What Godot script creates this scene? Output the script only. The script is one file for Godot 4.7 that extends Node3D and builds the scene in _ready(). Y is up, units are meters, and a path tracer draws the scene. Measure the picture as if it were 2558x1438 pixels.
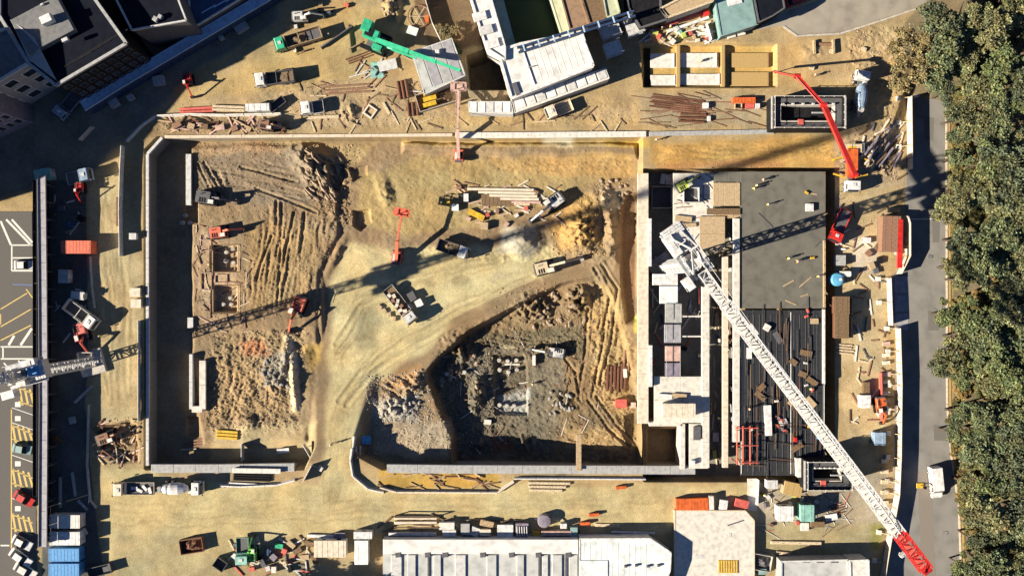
extends Node3D
# Construction site seen from straight above. Image pixels of the photograph are only a survey grid:
# 1 pixel = 0.08 m on the ground, the camera hangs 184 m above the middle.
const S := 0.08
const CH := 184.0
const CX := 1279.0
const CY := 719.0

class G:
	var v := PackedVector3Array()
	var n := PackedVector3Array()
	var c := PackedColorArray()
	var col := Color(1, 1, 1)
	var colored := false
	func tri(a: Vector3, b: Vector3, d: Vector3) -> void:
		var nn := (b - a).cross(d - a).normalized()
		v.append(a); v.append(d); v.append(b)
		n.append(nn); n.append(nn); n.append(nn)
		if colored:
			c.append(col); c.append(col); c.append(col)
	func quad(a: Vector3, b: Vector3, d: Vector3, e: Vector3) -> void:
		tri(a, b, d); tri(a, d, e)
	func hexa(p: Array) -> void:   # 0-3 bottom loop, 4-7 top loop
		quad(p[4], p[5], p[6], p[7]); quad(p[3], p[2], p[1], p[0])
		for i in 4:
			var j := (i + 1) % 4
			quad(p[i], p[j], p[4 + j], p[4 + i])
	func box(c0: Vector3, s: Vector3, b := Basis(), tx := 1.0, tz := 1.0) -> void:   # tx, tz shrink the top
		var h := s * 0.5
		var p := []
		for k in 2:
			var y := -h.y if k == 0 else h.y
			var fx := h.x * (1.0 if k == 0 else tx)
			var fz := h.z * (1.0 if k == 0 else tz)
			for q in [[-1, 1], [1, 1], [1, -1], [-1, -1]]:
				p.append(c0 + b * Vector3(q[0] * fx, y, q[1] * fz))
		hexa(p)
	func cbox(c0: Vector3, s: Vector3, ch := 0.06, b := Basis()) -> void:   # box with chamfered upper edges
		var low := s.y - ch
		box(c0 + b * Vector3(0, -ch * 0.5, 0), Vector3(s.x, low, s.z), b)
		box(c0 + b * Vector3(0, (s.y - ch) * 0.5, 0), Vector3(s.x, ch, s.z), b, 1.0 - 2.0 * ch / s.x, 1.0 - 2.0 * ch / s.z)
	func beam(a: Vector3, b: Vector3, w: float, h: float) -> void:
		var d := b - a
		var l := d.length()
		if l < 0.001: return
		var x := d / l
		var up := Vector3.UP if absf(x.y) < 0.95 else Vector3.RIGHT
		var z := x.cross(up).normalized()
		var y := z.cross(x)
		box((a + b) * 0.5, Vector3(l, h, w), Basis(x, y, z))
	func cyl(a: Vector3, b: Vector3, r0: float, r1: float, k := 10, cap := true) -> void:
		var x := (b - a).normalized()
		var up := Vector3.UP if absf(x.y) < 0.95 else Vector3.RIGHT
		var z := x.cross(up).normalized()
		var y := z.cross(x)
		for i in k:
			var t0 := TAU * i / k
			var t1 := TAU * (i + 1) / k
			var d0 := y * cos(t0) + z * sin(t0)
			var d1 := y * cos(t1) + z * sin(t1)
			quad(a + d0 * r0, a + d1 * r0, b + d1 * r1, b + d0 * r1)
			if cap:
				tri(b, b + d0 * r1, b + d1 * r1)
				tri(a, a + d1 * r0, a + d0 * r0)
	func tube(p: Array, r: float, k := 6) -> void:
		for i in p.size() - 1:
			cyl(p[i], p[i + 1], r, r, k)
	func prism(poly: PackedVector2Array, y0: float, y1: float) -> void:
		var q := poly
		var area := 0.0
		for i in q.size():
			var j := (i + 1) % q.size()
			area += q[i].x * q[j].y - q[j].x * q[i].y
		if area > 0.0:
			q = poly.duplicate(); q.reverse()
		var ix := Geometry2D.triangulate_polygon(q)
		for i in range(0, ix.size(), 3):
			var a := q[ix[i]]; var b := q[ix[i + 1]]; var d := q[ix[i + 2]]
			if (b - a).cross(d - a) > 0.0:
				var m := b; b = d; d = m
			tri(Vector3(a.x, y1, a.y), Vector3(b.x, y1, b.y), Vector3(d.x, y1, d.y))
			if y1 - y0 > 0.001:
				tri(Vector3(a.x, y0, a.y), Vector3(d.x, y0, d.y), Vector3(b.x, y0, b.y))
		if y1 - y0 > 0.001:
			for i in q.size():
				var j := (i + 1) % q.size()
				quad(Vector3(q[i].x, y0, q[i].y), Vector3(q[j].x, y0, q[j].y), Vector3(q[j].x, y1, q[j].y), Vector3(q[i].x, y1, q[i].y))
	func extr(prof: Array, z0: float, z1: float) -> void:   # profile in x-y, swept along z, wider in the middle is not needed
		var q := PackedVector2Array()
		for p in prof: q.append(Vector2(p[0], p[1]))
		var area := 0.0
		for i in q.size():
			var j := (i + 1) % q.size()
			area += q[i].x * q[j].y - q[j].x * q[i].y
		if area < 0.0: q.reverse()
		var ix := Geometry2D.triangulate_polygon(q)
		for i in range(0, ix.size(), 3):
			var a := q[ix[i]]; var b := q[ix[i + 1]]; var d := q[ix[i + 2]]
			if (b - a).cross(d - a) < 0.0:
				var m := b; b = d; d = m
			tri(Vector3(a.x, a.y, z1), Vector3(b.x, b.y, z1), Vector3(d.x, d.y, z1))
			tri(Vector3(a.x, a.y, z0), Vector3(d.x, d.y, z0), Vector3(b.x, b.y, z0))
		for i in q.size():
			var j := (i + 1) % q.size()
			quad(Vector3(q[j].x, q[j].y, z0), Vector3(q[j].x, q[j].y, z1), Vector3(q[i].x, q[i].y, z1), Vector3(q[i].x, q[i].y, z0))
	func lathe(prof: Array, k := 14, axis := 1) -> void:   # [along, radius] pairs; axis 0 = x, 1 = y
		for j in prof.size() - 1:
			for i in k:
				var q := []
				for e in [[j, i], [j, i + 1], [j + 1, i + 1], [j + 1, i]]:
					var t: float = TAU * e[1] / k
					var r: float = prof[e[0]][1]
					var l: float = prof[e[0]][0]
					q.append(Vector3(l, r * cos(t), r * sin(t)) if axis == 0 else Vector3(r * sin(t), l, r * cos(t)))
				quad(q[0], q[1], q[2], q[3])
	func mesh() -> ArrayMesh:
		var a := []
		a.resize(Mesh.ARRAY_MAX)
		a[Mesh.ARRAY_VERTEX] = v
		a[Mesh.ARRAY_NORMAL] = n
		if colored: a[Mesh.ARRAY_COLOR] = c
		var m := ArrayMesh.new()
		m.add_surface_from_arrays(Mesh.PRIMITIVE_TRIANGLES, a)
		return m

var M := {}
var T := {}
var used := {}
var rng := RandomNumberGenerator.new()

func W(px: float, py: float, h := 0.0) -> Vector3:   # world point at height h that stands over survey pixel px, py
	var k := (CH - h) / CH
	return Vector3((px - CX) * S * k, h, (py - CY) * S * k)
func numbered(called: String) -> String:
	var k: int = used.get(called, 0)
	used[called] = k + 1
	return called if k == 0 else "%s_%03d" % [called, k]
func put_meta(o: Node, label: String, category: String, group := "", kind := "") -> void:
	if label: o.set_meta("label", label)
	if category: o.set_meta("category", category)
	if group: o.set_meta("group", group)
	if kind: o.set_meta("kind", kind)
func thing(called: String, label: String, category: String, pos: Vector3, ang := 0.0, group := "") -> Node3D:
	var o := Node3D.new()
	o.name = numbered(called)
	add_child(o)
	o.position = pos
	o.rotation.y = -deg_to_rad(ang)
	put_meta(o, label, category, group)
	return o
func obj(called: String, g, m: Material, parent: Node) -> MeshInstance3D:
	var o := MeshInstance3D.new()
	o.name = called
	o.mesh = g if g is Mesh else g.mesh()
	o.material_override = m
	parent.add_child(o, true)
	return o
func single(called: String, label: String, category: String, g, m: Material, pos: Vector3, ang := 0.0, group := "") -> MeshInstance3D:
	var o := MeshInstance3D.new()
	o.name = numbered(called)
	o.mesh = g if g is Mesh else g.mesh()
	o.material_override = m
	add_child(o)
	o.position = pos
	o.rotation.y = -deg_to_rad(ang)
	put_meta(o, label, category, group)
	return o
func setting(called: String, g, m: Material, pos := Vector3.ZERO) -> MeshInstance3D:
	var o := MeshInstance3D.new()
	o.name = numbered(called)
	o.mesh = g if g is Mesh else g.mesh()
	o.material_override = m
	add_child(o)
	o.position = pos
	o.set_meta("kind", "structure")
	return o
func copy(o: Node3D, pos: Vector3, ang: float, label := "") -> Node3D:
	var d: Node3D = o.duplicate()
	var base := String(o.name).get_slice("_0", 0)
	d.name = numbered(base)
	add_child(d)
	d.position = pos
	d.rotation = Vector3(0, -deg_to_rad(ang), 0)
	if label: d.set_meta("label", label)
	return d
func noise_tex(freq: float, lo: float, hi: float, seed_: int, fractal := 4, kind := FastNoiseLite.TYPE_SIMPLEX_SMOOTH, mid := -1.0) -> NoiseTexture2D:
	var f := FastNoiseLite.new()
	f.seed = seed_; f.frequency = freq; f.noise_type = kind; f.fractal_octaves = fractal
	f.fractal_type = FastNoiseLite.FRACTAL_FBM
	var t := NoiseTexture2D.new()
	t.width = 512; t.height = 512; t.seamless = true; t.noise = f; t.normalize = true
	var r := Gradient.new()
	r.set_color(0, Color(lo, lo, lo)); r.set_color(1, Color(hi, hi, hi))
	if mid >= 0.0: r.add_point(0.45, Color(mid, mid, mid))
	t.color_ramp = r
	return t
func mk(r: float, g: float, b: float, rough := 0.8, metal := 0.0, tex := "dust", scale := 0.12) -> StandardMaterial3D:   # linear base colour
	var m := StandardMaterial3D.new()
	m.albedo_color = Color(r, g, b).linear_to_srgb()
	m.roughness = rough
	m.metallic = metal
	if tex:
		m.albedo_texture = T[tex]
		m.uv1_triplanar = true; m.uv1_world_triplanar = true
		m.uv1_scale = Vector3.ONE * scale
	return m
func materials() -> void:
	T.dust = noise_tex(0.012, 0.72, 1.0, 3, 5)
	T.stain = noise_tex(0.014, 0.8, 1.0, 11, 6, FastNoiseLite.TYPE_SIMPLEX_SMOOTH, 0.93)
	T.soil = noise_tex(0.03, 0.7, 1.0, 21, 5)
	T.grit = noise_tex(0.09, 0.7, 1.0, 33, 4)
	T.rust = noise_tex(0.02, 0.45, 1.0, 41, 5, FastNoiseLite.TYPE_SIMPLEX_SMOOTH, 0.9)
	M.white = mk(.76, .75, .72, .55); M.offwhite = mk(.62, .59, .53, .7, 0, "stain"); M.cream = mk(.62, .54, .42, .8, 0, "stain")
	M.roofwhite = mk(.66, .65, .615, .5, 0, "stain", .05); M.grey = mk(.34, .34, .33, .8, 0, "stain"); M.lgrey = mk(.5, .5, .48, .75, 0, "stain")
	M.dgrey = mk(.09, .09, .095, .8, 0, "stain"); M.black = mk(.018, .018, .02, .7); M.navy = mk(.009, .011, .018, .85, 0, "stain", .06)
	M.concrete = mk(.44, .41, .36, .9, 0, "stain", .1); M.slab = mk(.125, .119, .095, .9, 0, "stain", .05); M.cap = mk(.60, .50, .38, .9, 0, "stain", .15)
	M.conc_lt = mk(.58, .55, .48, .9, 0, "stain", .1); M.shot = mk(.3, .27, .22, .95, 0, "soil", .2)
	M.steel = mk(.35, .36, .37, .45, .6); M.dsteel = mk(.06, .06, .065, .5, .4, "rust"); M.galv = mk(.5, .52, .54, .4, .5)
	M.rust = mk(.17, .07, .035, .85, .1, "rust", .4); M.rustlt = mk(.28, .15, .09, .85, 0, "rust", .4)
	M.timber = mk(.46, .33, .19, .85, 0, "rust", .3); M.timberlt = mk(.62, .5, .33, .85, 0, "rust", .3); M.ply = mk(.19, .12, .06, .85, 0, "rust", .3)
	M.plylt = mk(.42, .31, .18, .8, 0, "stain", .2)
	M.red = mk(.62, .028, .02, .4); M.redlt = mk(.62, .12, .09, .6); M.orange = mk(.68, .14, .03, .45); M.orangered = mk(.62, .13, .065, .55, 0, "stain")
	M.yellow = mk(.68, .43, .03, .5); M.lime = mk(.52, .62, .12, .6); M.green = mk(.035, .45, .24, .45); M.bgreen = mk(.16, .6, .08, .5)
	M.teal = mk(.2, .32, .31, .6, 0, "stain", .06); M.mint = mk(.26, .52, .44, .6); M.blue = mk(.07, .27, .56, .45, 0, "stain", .2); M.bluelt = mk(.12, .42, .66, .5)
	M.pblue = mk(.28, .38, .5, .5); M.dblue = mk(.03, .06, .14, .5)
	M.gantry = mk(.36, .5, .66, .6, 0, "stain", .1); M.gantrygrey = mk(.3, .29, .31, .7, 0, "stain", .1)
	M.glass = mk(.02, .025, .03, .08, 0, ""); M.rubber = mk(.02, .02, .02, .9, 0, ""); M.asphalt = mk(.21, .2, .182, .92, 0, "stain", .03)
	M.asphalt2 = mk(.125, .115, .105, .92, 0, "grit", .1); M.paintw = mk(.66, .64, .58, .8, 0, "stain", .4); M.painty = mk(.58, .42, .12, .8, 0, "stain", .4); M.paintb = mk(.1, .14, .3, .8, 0, "stain", .4)
	M.soilload = mk(.24, .17, .1, .95, 0, "soil", .5); M.sand = mk(.5, .34, .13, .95, 0, "soil", .3); M.rock = mk(.4, .3, .2, .95, 0, "soil", .5); M.rockgrey = mk(.36, .34, .3, .95, 0, "soil", .5)
	M.deckmetal = mk(.028, .029, .031, .6, .2, "stain", .1); M.deckrib = mk(.055, .057, .06, .55, .3, "stain", .1); M.lattice = mk(.62, .62, .61, .6, 0, "rust", .25); M.skin = mk(.4, .25, .17, .6, 0, ""); M.vest = mk(.62, .66, .06, .7, 0, ""); M.vesto = mk(.7, .2, .04, .7, 0, "")
	M.trouser = mk(.03, .035, .06, .9, 0, ""); M.helmet = mk(.75, .75, .72, .4, 0, ""); M.brownroof = mk(.27, .17, .1, .85, 0, "stain", .1); M.lawn = mk(.05, .075, .03, .95, 0, "grit", .2); M.palegreen = mk(.46, .48, .32, .7, 0, "stain", .06)
	M.bark = mk(.09, .065, .045, .95, 0, "rust", .6); M.purple = mk(.24, .21, .26, .7); M.roofgrey = mk(.45, .46, .44, .6, 0, "stain", .05); M.roofcool = mk(.66, .7, .68, .6, 0, "stain", .05)
	M.tgrey = mk(.15, .15, .15, .85, 0, "stain", .1)
	M.asphalt3 = mk(.175, .166, .15, .92, 0, "grit", .2)
	M.toproad = mk(.28, .25, .2, .92, 0, "stain", .03); M.tramway = mk(.25, .215, .18, .9, 0, "grit", .2); M.navy.metallic_specular = .15; M.black.metallic_specular = .2
	M.pink = mk(.6, .4, .33, .7)
	var lf := StandardMaterial3D.new()
	lf.vertex_color_use_as_albedo = true; lf.roughness = .65
	lf.backlight_enabled = true; lf.backlight = Color(.05, .075, .02).linear_to_srgb()
	M.leaf = lf
	var gd := StandardMaterial3D.new()
	gd.vertex_color_use_as_albedo = true; gd.roughness = .97; gd.metallic_specular = .25
	gd.albedo_texture = T.soil; gd.uv1_triplanar = true; gd.uv1_world_triplanar = true; gd.uv1_scale = Vector3.ONE * .22
	gd.heightmap_enabled = true; gd.heightmap_texture = T.grit; gd.heightmap_scale = 3.0
	M.ground = gd
	var rk := StandardMaterial3D.new()
	rk.vertex_color_use_as_albedo = true; rk.roughness = .95; rk.metallic_specular = .25
	M.clod = rk
# ---------------------------------------------------------------- terrain
const STEP := 3.0
const GX0 := -90.0
const GY0 := -90.0
const NX := 912
const NY := 540
var Hh := PackedFloat32Array()
var HC := PackedColorArray()
var N1 := PackedFloat32Array()
var N2 := PackedFloat32Array()
var fine := FastNoiseLite.new()
var aniso := FastNoiseLite.new()
var cell := FastNoiseLite.new()

func pv(a: Array) -> PackedVector2Array:
	var p := PackedVector2Array()
	for i in range(0, a.size(), 2): p.append(Vector2(a[i], a[i + 1]))
	return p
func true_poly(a: Array, h: float) -> PackedVector2Array:   # survey pixels seen at level h -> pixels at level 0
	var p := pv(a)
	var k := (CH - h) / CH
	for i in p.size(): p[i] = Vector2(CX, CY) + (p[i] - Vector2(CX, CY)) * k
	return p
func edge_dist(p: Vector2, q: PackedVector2Array, closed := true) -> float:
	var best := 1e9
	for i in (q.size() if closed else q.size() - 1):
		var a := q[i]
		var d := q[(i + 1) % q.size()] - a
		var t := clampf((p - a).dot(d) / maxf(d.length_squared(), 0.0001), 0.0, 1.0)
		best = minf(best, (p - a - d * t).length_squared())
	return sqrt(best)
func irange(q: PackedVector2Array, pad: float) -> Array:
	var r := Rect2(q[0], Vector2.ZERO)
	for p in q: r = r.expand(p)
	r = r.grow(pad)
	return [maxi(0, int((r.position.x - GX0) / STEP)), mini(NX - 1, int((r.end.x - GX0) / STEP) + 1), maxi(0, int((r.position.y - GY0) / STEP)), mini(NY - 1, int((r.end.y - GY0) / STEP) + 1)]
func level(a: Array, h: float, soft := 4.0, warp := 0.0, rise := 0.0) -> void:   # sink or raise a polygon to level h
	var q := true_poly(a, h)
	var b := irange(q, 4.0 + warp)
	for j in range(b[2], b[3] + 1):
		for i in range(b[0], b[1] + 1):
			var k := j * NX + i
			var p := Vector2(GX0 + i * STEP + N1[k] * warp, GY0 + j * STEP + N2[k] * warp)
			if Geometry2D.is_point_in_polygon(p, q):
				var t := 1.0
				if soft > 0.1: t = smoothstep(0.0, soft, edge_dist(p, q))
				Hh[k] = lerpf(Hh[k], h + rise * smoothstep(1250.0, 1540.0, p.x), t)
func mound(cx: float, cy: float, rx: float, ry: float, amp: float, ang := 0.0, rough := 0.35, base := -4.0) -> void:
	var c0 := true_poly([cx, cy], base)[0]
	var rr := maxf(rx, ry) * 1.15
	var b := irange(PackedVector2Array([c0 - Vector2(rr, rr), c0 + Vector2(rr, rr)]), 2.0)
	for j in range(b[2], b[3] + 1):
		for i in range(b[0], b[1] + 1):
			var k := j * NX + i
			var d := (Vector2(GX0 + i * STEP, GY0 + j * STEP) - c0).rotated(-deg_to_rad(ang))
			var r := Vector2(d.x / rx, d.y / ry).length() + N1[k] * 0.18
			if r < 1.0:
				var w := 1.0 - r
				w = w * w * (3.0 - 2.0 * w) * 0.6 + w * 0.4
				Hh[k] += amp * w * (1.0 + rough * fine.get_noise_2d(i * 2.2, j * 2.2) * 1.6)
func ridges(a: Array, ang: float, wave: float, stretch: float, amp: float, base := -4.0, soft := 25.0) -> void:   # combed earth: ridges that run along ang
	var q := true_poly(a, base)
	var b := irange(q, 2.0)
	var ca := cos(deg_to_rad(ang)); var sa := sin(deg_to_rad(ang))
	for j in range(b[2], b[3] + 1):
		for i in range(b[0], b[1] + 1):
			var p := Vector2(GX0 + i * STEP, GY0 + j * STEP)
			if Geometry2D.is_point_in_polygon(p, q):
				var k := j * NX + i
				var t := smoothstep(0.0, soft, edge_dist(p, q))
				var u := p.x * ca + p.y * sa + N2[k] * 14.0
				var w := -p.x * sa + p.y * ca + N1[k] * 10.0
				var nz := aniso.get_noise_2d(u / (wave * stretch) * 10.0, w / wave * 10.0)
				Hh[k] += amp * t * (1.0 - 2.6 * absf(nz) + .5 * (hash01(k) - .5))
func rut(a: Array, width: float, depth: float, base := -4.0) -> void:   # a ploughed groove with a thrown-up lip
	var q := true_poly(a, base)
	var b := irange(q, width * 2.2)
	for j in range(b[2], b[3] + 1):
		for i in range(b[0], b[1] + 1):
			var k := j * NX + i
			var d := edge_dist(Vector2(GX0 + i * STEP + N1[k] * 3.0, GY0 + j * STEP + N2[k] * 3.0), q, false) / width
			if d < 2.0:
				Hh[k] += -depth * maxf(0.0, 1.0 - d) + depth * 0.55 * maxf(0.0, 1.0 - absf(d - 1.3) / 0.6)
func rough(a: Array, amp: float, freq: float, base := -4.0, soft := 12.0) -> void:
	var q := true_poly(a, base)
	var b := irange(q, 2.0)
	for j in range(b[2], b[3] + 1):
		for i in range(b[0], b[1] + 1):
			var p := Vector2(GX0 + i * STEP, GY0 + j * STEP)
			if Geometry2D.is_point_in_polygon(p, q):
				var k := j * NX + i
				var t := smoothstep(0.0, soft, edge_dist(p, q))
				var nz := .7 * fine.get_noise_2d(i * freq, j * freq) + .4 * fine.get_noise_2d(i * freq * 2.3 + 300.0, j * freq * 2.3) + .55 * (cell.get_noise_2d(i * freq + 4.0 * N1[k], j * freq + 4.0 * N2[k]) + .55) + .42 * (hash01(k) - .5)
				Hh[k] += amp * t * nz
func hash01(k: int) -> float:
	return fposmod(sin(k * 12.9898) * 43758.5453, 1.0)
func paint(a: Array, col: Color, soft := 18.0, strength := 1.0, warp := 14.0) -> void:   # soil colour, in survey pixels
	var q := pv(a)
	var b := irange(q, 40.0)
	for j in range(b[2], b[3] + 1):
		for i in range(b[0], b[1] + 1):
			var k := j * NX + i
			var s := CH / (CH - Hh[k])
			var p := Vector2(CX + (GX0 + i * STEP - CX) * s + N1[k] * warp, CY + (GY0 + j * STEP - CY) * s + N2[k] * warp)
			if Geometry2D.is_point_in_polygon(p, q):
				var t := strength * smoothstep(0.0, soft, edge_dist(p, q) + 0.01)
				HC[k] = HC[k].lerp(col, t)
func ground_y(x: float, z: float) -> float:
	var fx := clampf((x / S + CX - GX0) / STEP, 0.0, NX - 1.001)
	var fz := clampf((z / S + CY - GY0) / STEP, 0.0, NY - 1.001)
	var i := int(fx); var j := int(fz)
	fx -= i; fz -= j
	var k := j * NX + i
	return lerpf(lerpf(Hh[k], Hh[k + 1], fx), lerpf(Hh[k + NX], Hh[k + NX + 1], fx), fz)
func at(px: float, py: float, ht := 0.0) -> Vector3:   # spot on the ground under something ht tall surveyed at px, py
	var g := 0.0
	var p := Vector3.ZERO
	for i in 5:
		p = W(px, py, g + ht)
		g = lerpf(g, ground_y(p.x, p.z), 0.8)
	p.y = ground_y(p.x, p.z)
	return p

func terrain() -> void:
	var a := FastNoiseLite.new(); a.seed = 5; a.frequency = 0.02; a.fractal_octaves = 3
	fine.seed = 9; fine.frequency = 0.06; fine.fractal_octaves = 3
	cell.seed = 31; cell.noise_type = FastNoiseLite.TYPE_CELLULAR; cell.frequency = .16; cell.cellular_return_type = FastNoiseLite.RETURN_DISTANCE2_SUB; cell.cellular_jitter = 1.0
	aniso.seed = 17; aniso.frequency = 0.05; aniso.fractal_octaves = 2
	Hh.resize(NX * NY); HC.resize(NX * NY); N1.resize(NX * NY); N2.resize(NX * NY)
	for j in NY:
		for i in NX:
			var k := j * NX + i
			N1[k] = a.get_noise_2d(i, j)
			N2[k] = a.get_noise_2d(i + 700.0, j + 400.0)
			Hh[k] = 0.12 * N2[k]
			HC[k] = Color(.37, .275, .155)
	# --- levels
	level([380,380, 412,349, 1598,349, 1598,1163, 962,1163, 900,1130, 878,1100, 800,1100, 770,1163, 380,1163], -4.0, 3.0)
	level([470,360, 800,352, 850,420, 850,590, 800,690, 800,880, 770,1110, 620,1120, 500,1120, 470,900], -3.3, 14.0, 6.0)
	var ramp := true_poly([786,880, 930,880, 905,1010, 880,1100, 872,1240, 790,1240, 795,1100, 790,1000], -2.0)   # the way in
	var b := irange(ramp, 40.0)
	for j in range(b[2], b[3] + 1):
		for i in range(b[0], b[1] + 1):
			var p := Vector2(GX0 + i * STEP, GY0 + j * STEP)
			var d := edge_dist(p, ramp)
			var ins := Geometry2D.is_point_in_polygon(p, ramp)
			var t := 1.0 if ins else smoothstep(34.0, 0.0, d)
			if t > 0.0 and p.y < 1215.0:
				var hh := lerpf(-4.0, 0.0, smoothstep(880.0, 1190.0, p.y))
				var k := j * NX + i
				Hh[k] = lerpf(Hh[k], hh, t)
	level([1484,684, 1400,705, 1330,735, 1230,790, 1150,838, 1095,885, 1062,930, 1085,985, 1108,1040, 1128,1100, 1135,1163, 1598,1163, 1598,1010, 1565,850, 1530,740], -7.6, 15.0, 5.0, 2.6)
	level([1232,884, 1310,884, 1318,930, 1318,1035, 1236,1035], -8.6, 3.0)
	level([1546,560, 1552,500, 1570,478, 1594,500, 1594,800, 1560,812, 1548,700], -5.2, 8.0, 3.0)
	level([1000,352, 1598,352, 1598,398, 1300,392, 1000,385], -2.9, 12.0, 8.0)
	level([1600,430, 2064,430, 2064,1188, 1600,1188], -4.8, 0.0)
	level([1612,1066, 1700,1066, 1712,1158, 1612,1158], -8.0, 3.0)
	level([1598,112, 1936,112, 1936,222, 1606,222], -1.3, 5.0, 2.0)
	level([1170,168, 1238,142, 1252,124, 1276,246, 1178,248], -9.0, 3.0)
	level([232,1072, 330,1040, 352,1060, 352,1150, 300,1160, 250,1120], -1.3, 16.0, 8.0)
	level([532,612, 596,612, 596,678, 532,678], -4.9, 3.0); level([534,712, 596,712, 596,780, 534,780], -4.9, 3.0)
	level([462,500, 500,505, 500,560, 462,560], -4.8, 4.0); level([470,1040, 500,1040, 500,1090, 470,1090], -4.9, 2.0)
	level([872,60, 930,60, 925,125, 880,135], -0.5, 6.0)
	level([822,410, 862,408, 866,440, 850,482, 826,476], -5.4, 4.0, 2.0); level([872,418, 918,414, 920,440, 884,458], -4.9, 4.0, 3.0); level([882,526, 926,520, 930,556, 904,580, 884,566], -5.2, 4.0, 3.0)
	level([2260,236, 2380,245, 2384,1010, 2412,1260, 2420,1530, 2180,1530, 2230,1240, 2240,840, 2222,700, 2258,640], -.06, 6.0)
	level([1880,82, 1950,70, 1990,94, 2100,86, 2200,54, 2300,22, 2440,-60, 2440,-90, 1780,-90, 1920,44], -.06, 6.0)
	level([-90,520, 84,520, 96,1530, -90,1530], -.06, 6.0)
	# --- banks, heaps, ruts
	mound(838, 640, 16, 66, 1.0, 27, 0.3); mound(803, 770, 9, 95, 0.9, 0, 0.2); mound(737, 950, 14, 100, 1.5, -4, 0.2); mound(716, 880, 14, 60, 1.1, 8)
	mound(1308, 598, 62, 52, 2.2, 0, .15); mound(1452, 570, 62, 84, 2.7, 12, .5); mound(1505, 500, 48, 36, 1.6, 30); mound(1525, 580, 22, 100, 1.8, -6, .5); mound(1500, 640, 40, 30, .8)
	mound(985, 1015, 70, 50, 1.3, 0, .8); mound(1030, 960, 60, 30, 1.3, -40, .7); mound(1400, 1005, 40, 36, 1.2, 0, .9, -6.0); mound(1330, 770, 70, 46, 2.2, -20, .8, -6.0); mound(1440, 750, 46, 52, 2.4, 10, .9, -6.0)
	mound(1150, 880, 46, 34, 1.8, 30, .9, -7.0); mound(1130, 920, 30, 22, 1.4, 0, .9, -7.0); mound(1190, 985, 26, 66, 1.9, 12, .9, -7.0); mound(1310, 1110, 40, 26, 1.2, 0, 1.0, -6.0); mound(1200, 1110, 30, 22, 1.1, 0, .8, -7.0)
	mound(800, 425, 66, 60, 1.3, 20, .9); mound(760, 395, 44, 60, 1.0, -20, .8); mound(690, 955, 46, 60, .9, 0, .9); mound(960, 480, 26, 60, .7, -18, .5); mound(620, 1050, 40, 30, .9, 0, .7)
	mound(645, 318, 40, 16, .7, 0, .8, 0.0); mound(480, 315, 120, 16, .6, 0, .9, 0.0); mound(875, 280, 30, 36, .8, 0, .8, 0.0); mound(980, 14, 26, 46, 1.4, -10, .8, 0.0); mound(295, 1095, 44, 30, .8, 20, .9, 0.0); mound(2190, 400, 60, 60, .9, 40, .9, 0.0); mound(2020, 130, 70, 26, .5, -10, .5, 0.0); mound(2110, 250, 30, 20, .3, 0, .5, 0.0)
	ridges([492,398, 700,388, 748,440, 800,500, 760,530, 600,500, 490,470], 9.0, 9.0, 14.0, .14, -3.3)
	ridges([490,420, 560,420, 590,500, 500,505], 62.0, 9.0, 12.0, .2, -3.3, 12.0)
	ridges([660,480, 760,520, 850,560, 835,640, 800,700, 800,760, 620,800, 600,700, 620,560], 97.0, 9.0, 12.0, .17, -3.5)
	ridges([530,850, 740,820, 720,1060, 520,1070], 95.0, 11.0, 5.0, .13, -3.5)
	ridges([1470,650, 1530,680, 1560,840, 1560,1000, 1500,1010, 1460,900, 1470,760], 93.0, 10.0, 10.0, .2, -5.0)
	ridges([1180,830, 1450,810, 1470,880, 1330,900, 1200,890], 4.0, 9.0, 9.0, .22, -6.0)
	ridges([940,940, 1060,920, 1070,990, 960,1010], 40.0, 15.0, 5.0, .6, -4.0)
	ridges([1230,400, 1560,380, 1590,420, 1500,450, 1240,440], -7.0, 16.0, 9.0, .14, -4.0)
	ridges([820,640, 1450,600, 1450,640, 1000,880, 940,1000, 830,1000], -25.0, 34.0, 12.0, .09, -4.0)
	ridges([1640,350, 2090,335, 2090,405, 1640,415], -5.0, 13.0, 10.0, .18, 0.0)
	ridges([270,1230, 1680,1230, 1680,1320, 1000,1330, 700,1300, 300,1340], 1.0, 26.0, 14.0, .05, 0.0)
	ridges([230,430, 305,430, 345,620, 345,1000, 240,1030, 225,700], 88.0, 14.0, 12.0, .06, 0.0)
	for r in [[492,408,540,500],[508,404,566,500],[600,418,690,440,740,452],[640,470,720,500,790,530],[690,500,690,560],[703,505,702,590,690,640],[735,530,715,620,700,700],[760,530,748,640],[640,700,660,640,680,590],[705,600,690,760]]:
		rut(r, 4.5, .34, -3.3)
	for r in [[1500,660,1540,720,1530,830,1500,960],[1482,670,1522,740,1505,860,1480,990],[1470,770,1462,880,1450,980],[1400,880,1440,930,1450,1000],[1490,990,1540,1060,1590,1110],[1470,1000,1520,1070,1570,1115]]:
		rut(r, 5.0, .34, -5.5)
	for r in [[850,1000,900,930,1010,850,1180,760,1330,690],[870,1010,930,930,1040,860,1200,770,1350,700],[840,860,900,760,1040,700,1250,650]]:
		rut(r, 7.0, .12, -4.0)
	rough([480,352, 1590,352, 1590,680, 860,640, 800,700, 800,1090, 500,1120, 480,900], .16, 1.0, -4.0)
	rough([520,830, 770,810, 750,1070, 510,1080], .42, 1.4, -3.5)
	rough([740,380, 870,390, 880,560, 830,580, 780,500], .5, 1.6, -3.3)
	rough([1100,830, 1490,690, 1590,850, 1590,1160, 1135,1160, 1070,930], .4, 1.5, -6.5)
	rough([920,940, 1060,930, 1130,1150, 920,1150], .2, 1.6, -4.0)
	rough([640,180, 1600,250, 1600,320, 380,335, 380,285, 640,260], .12, 1.5, 0.0)
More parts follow.
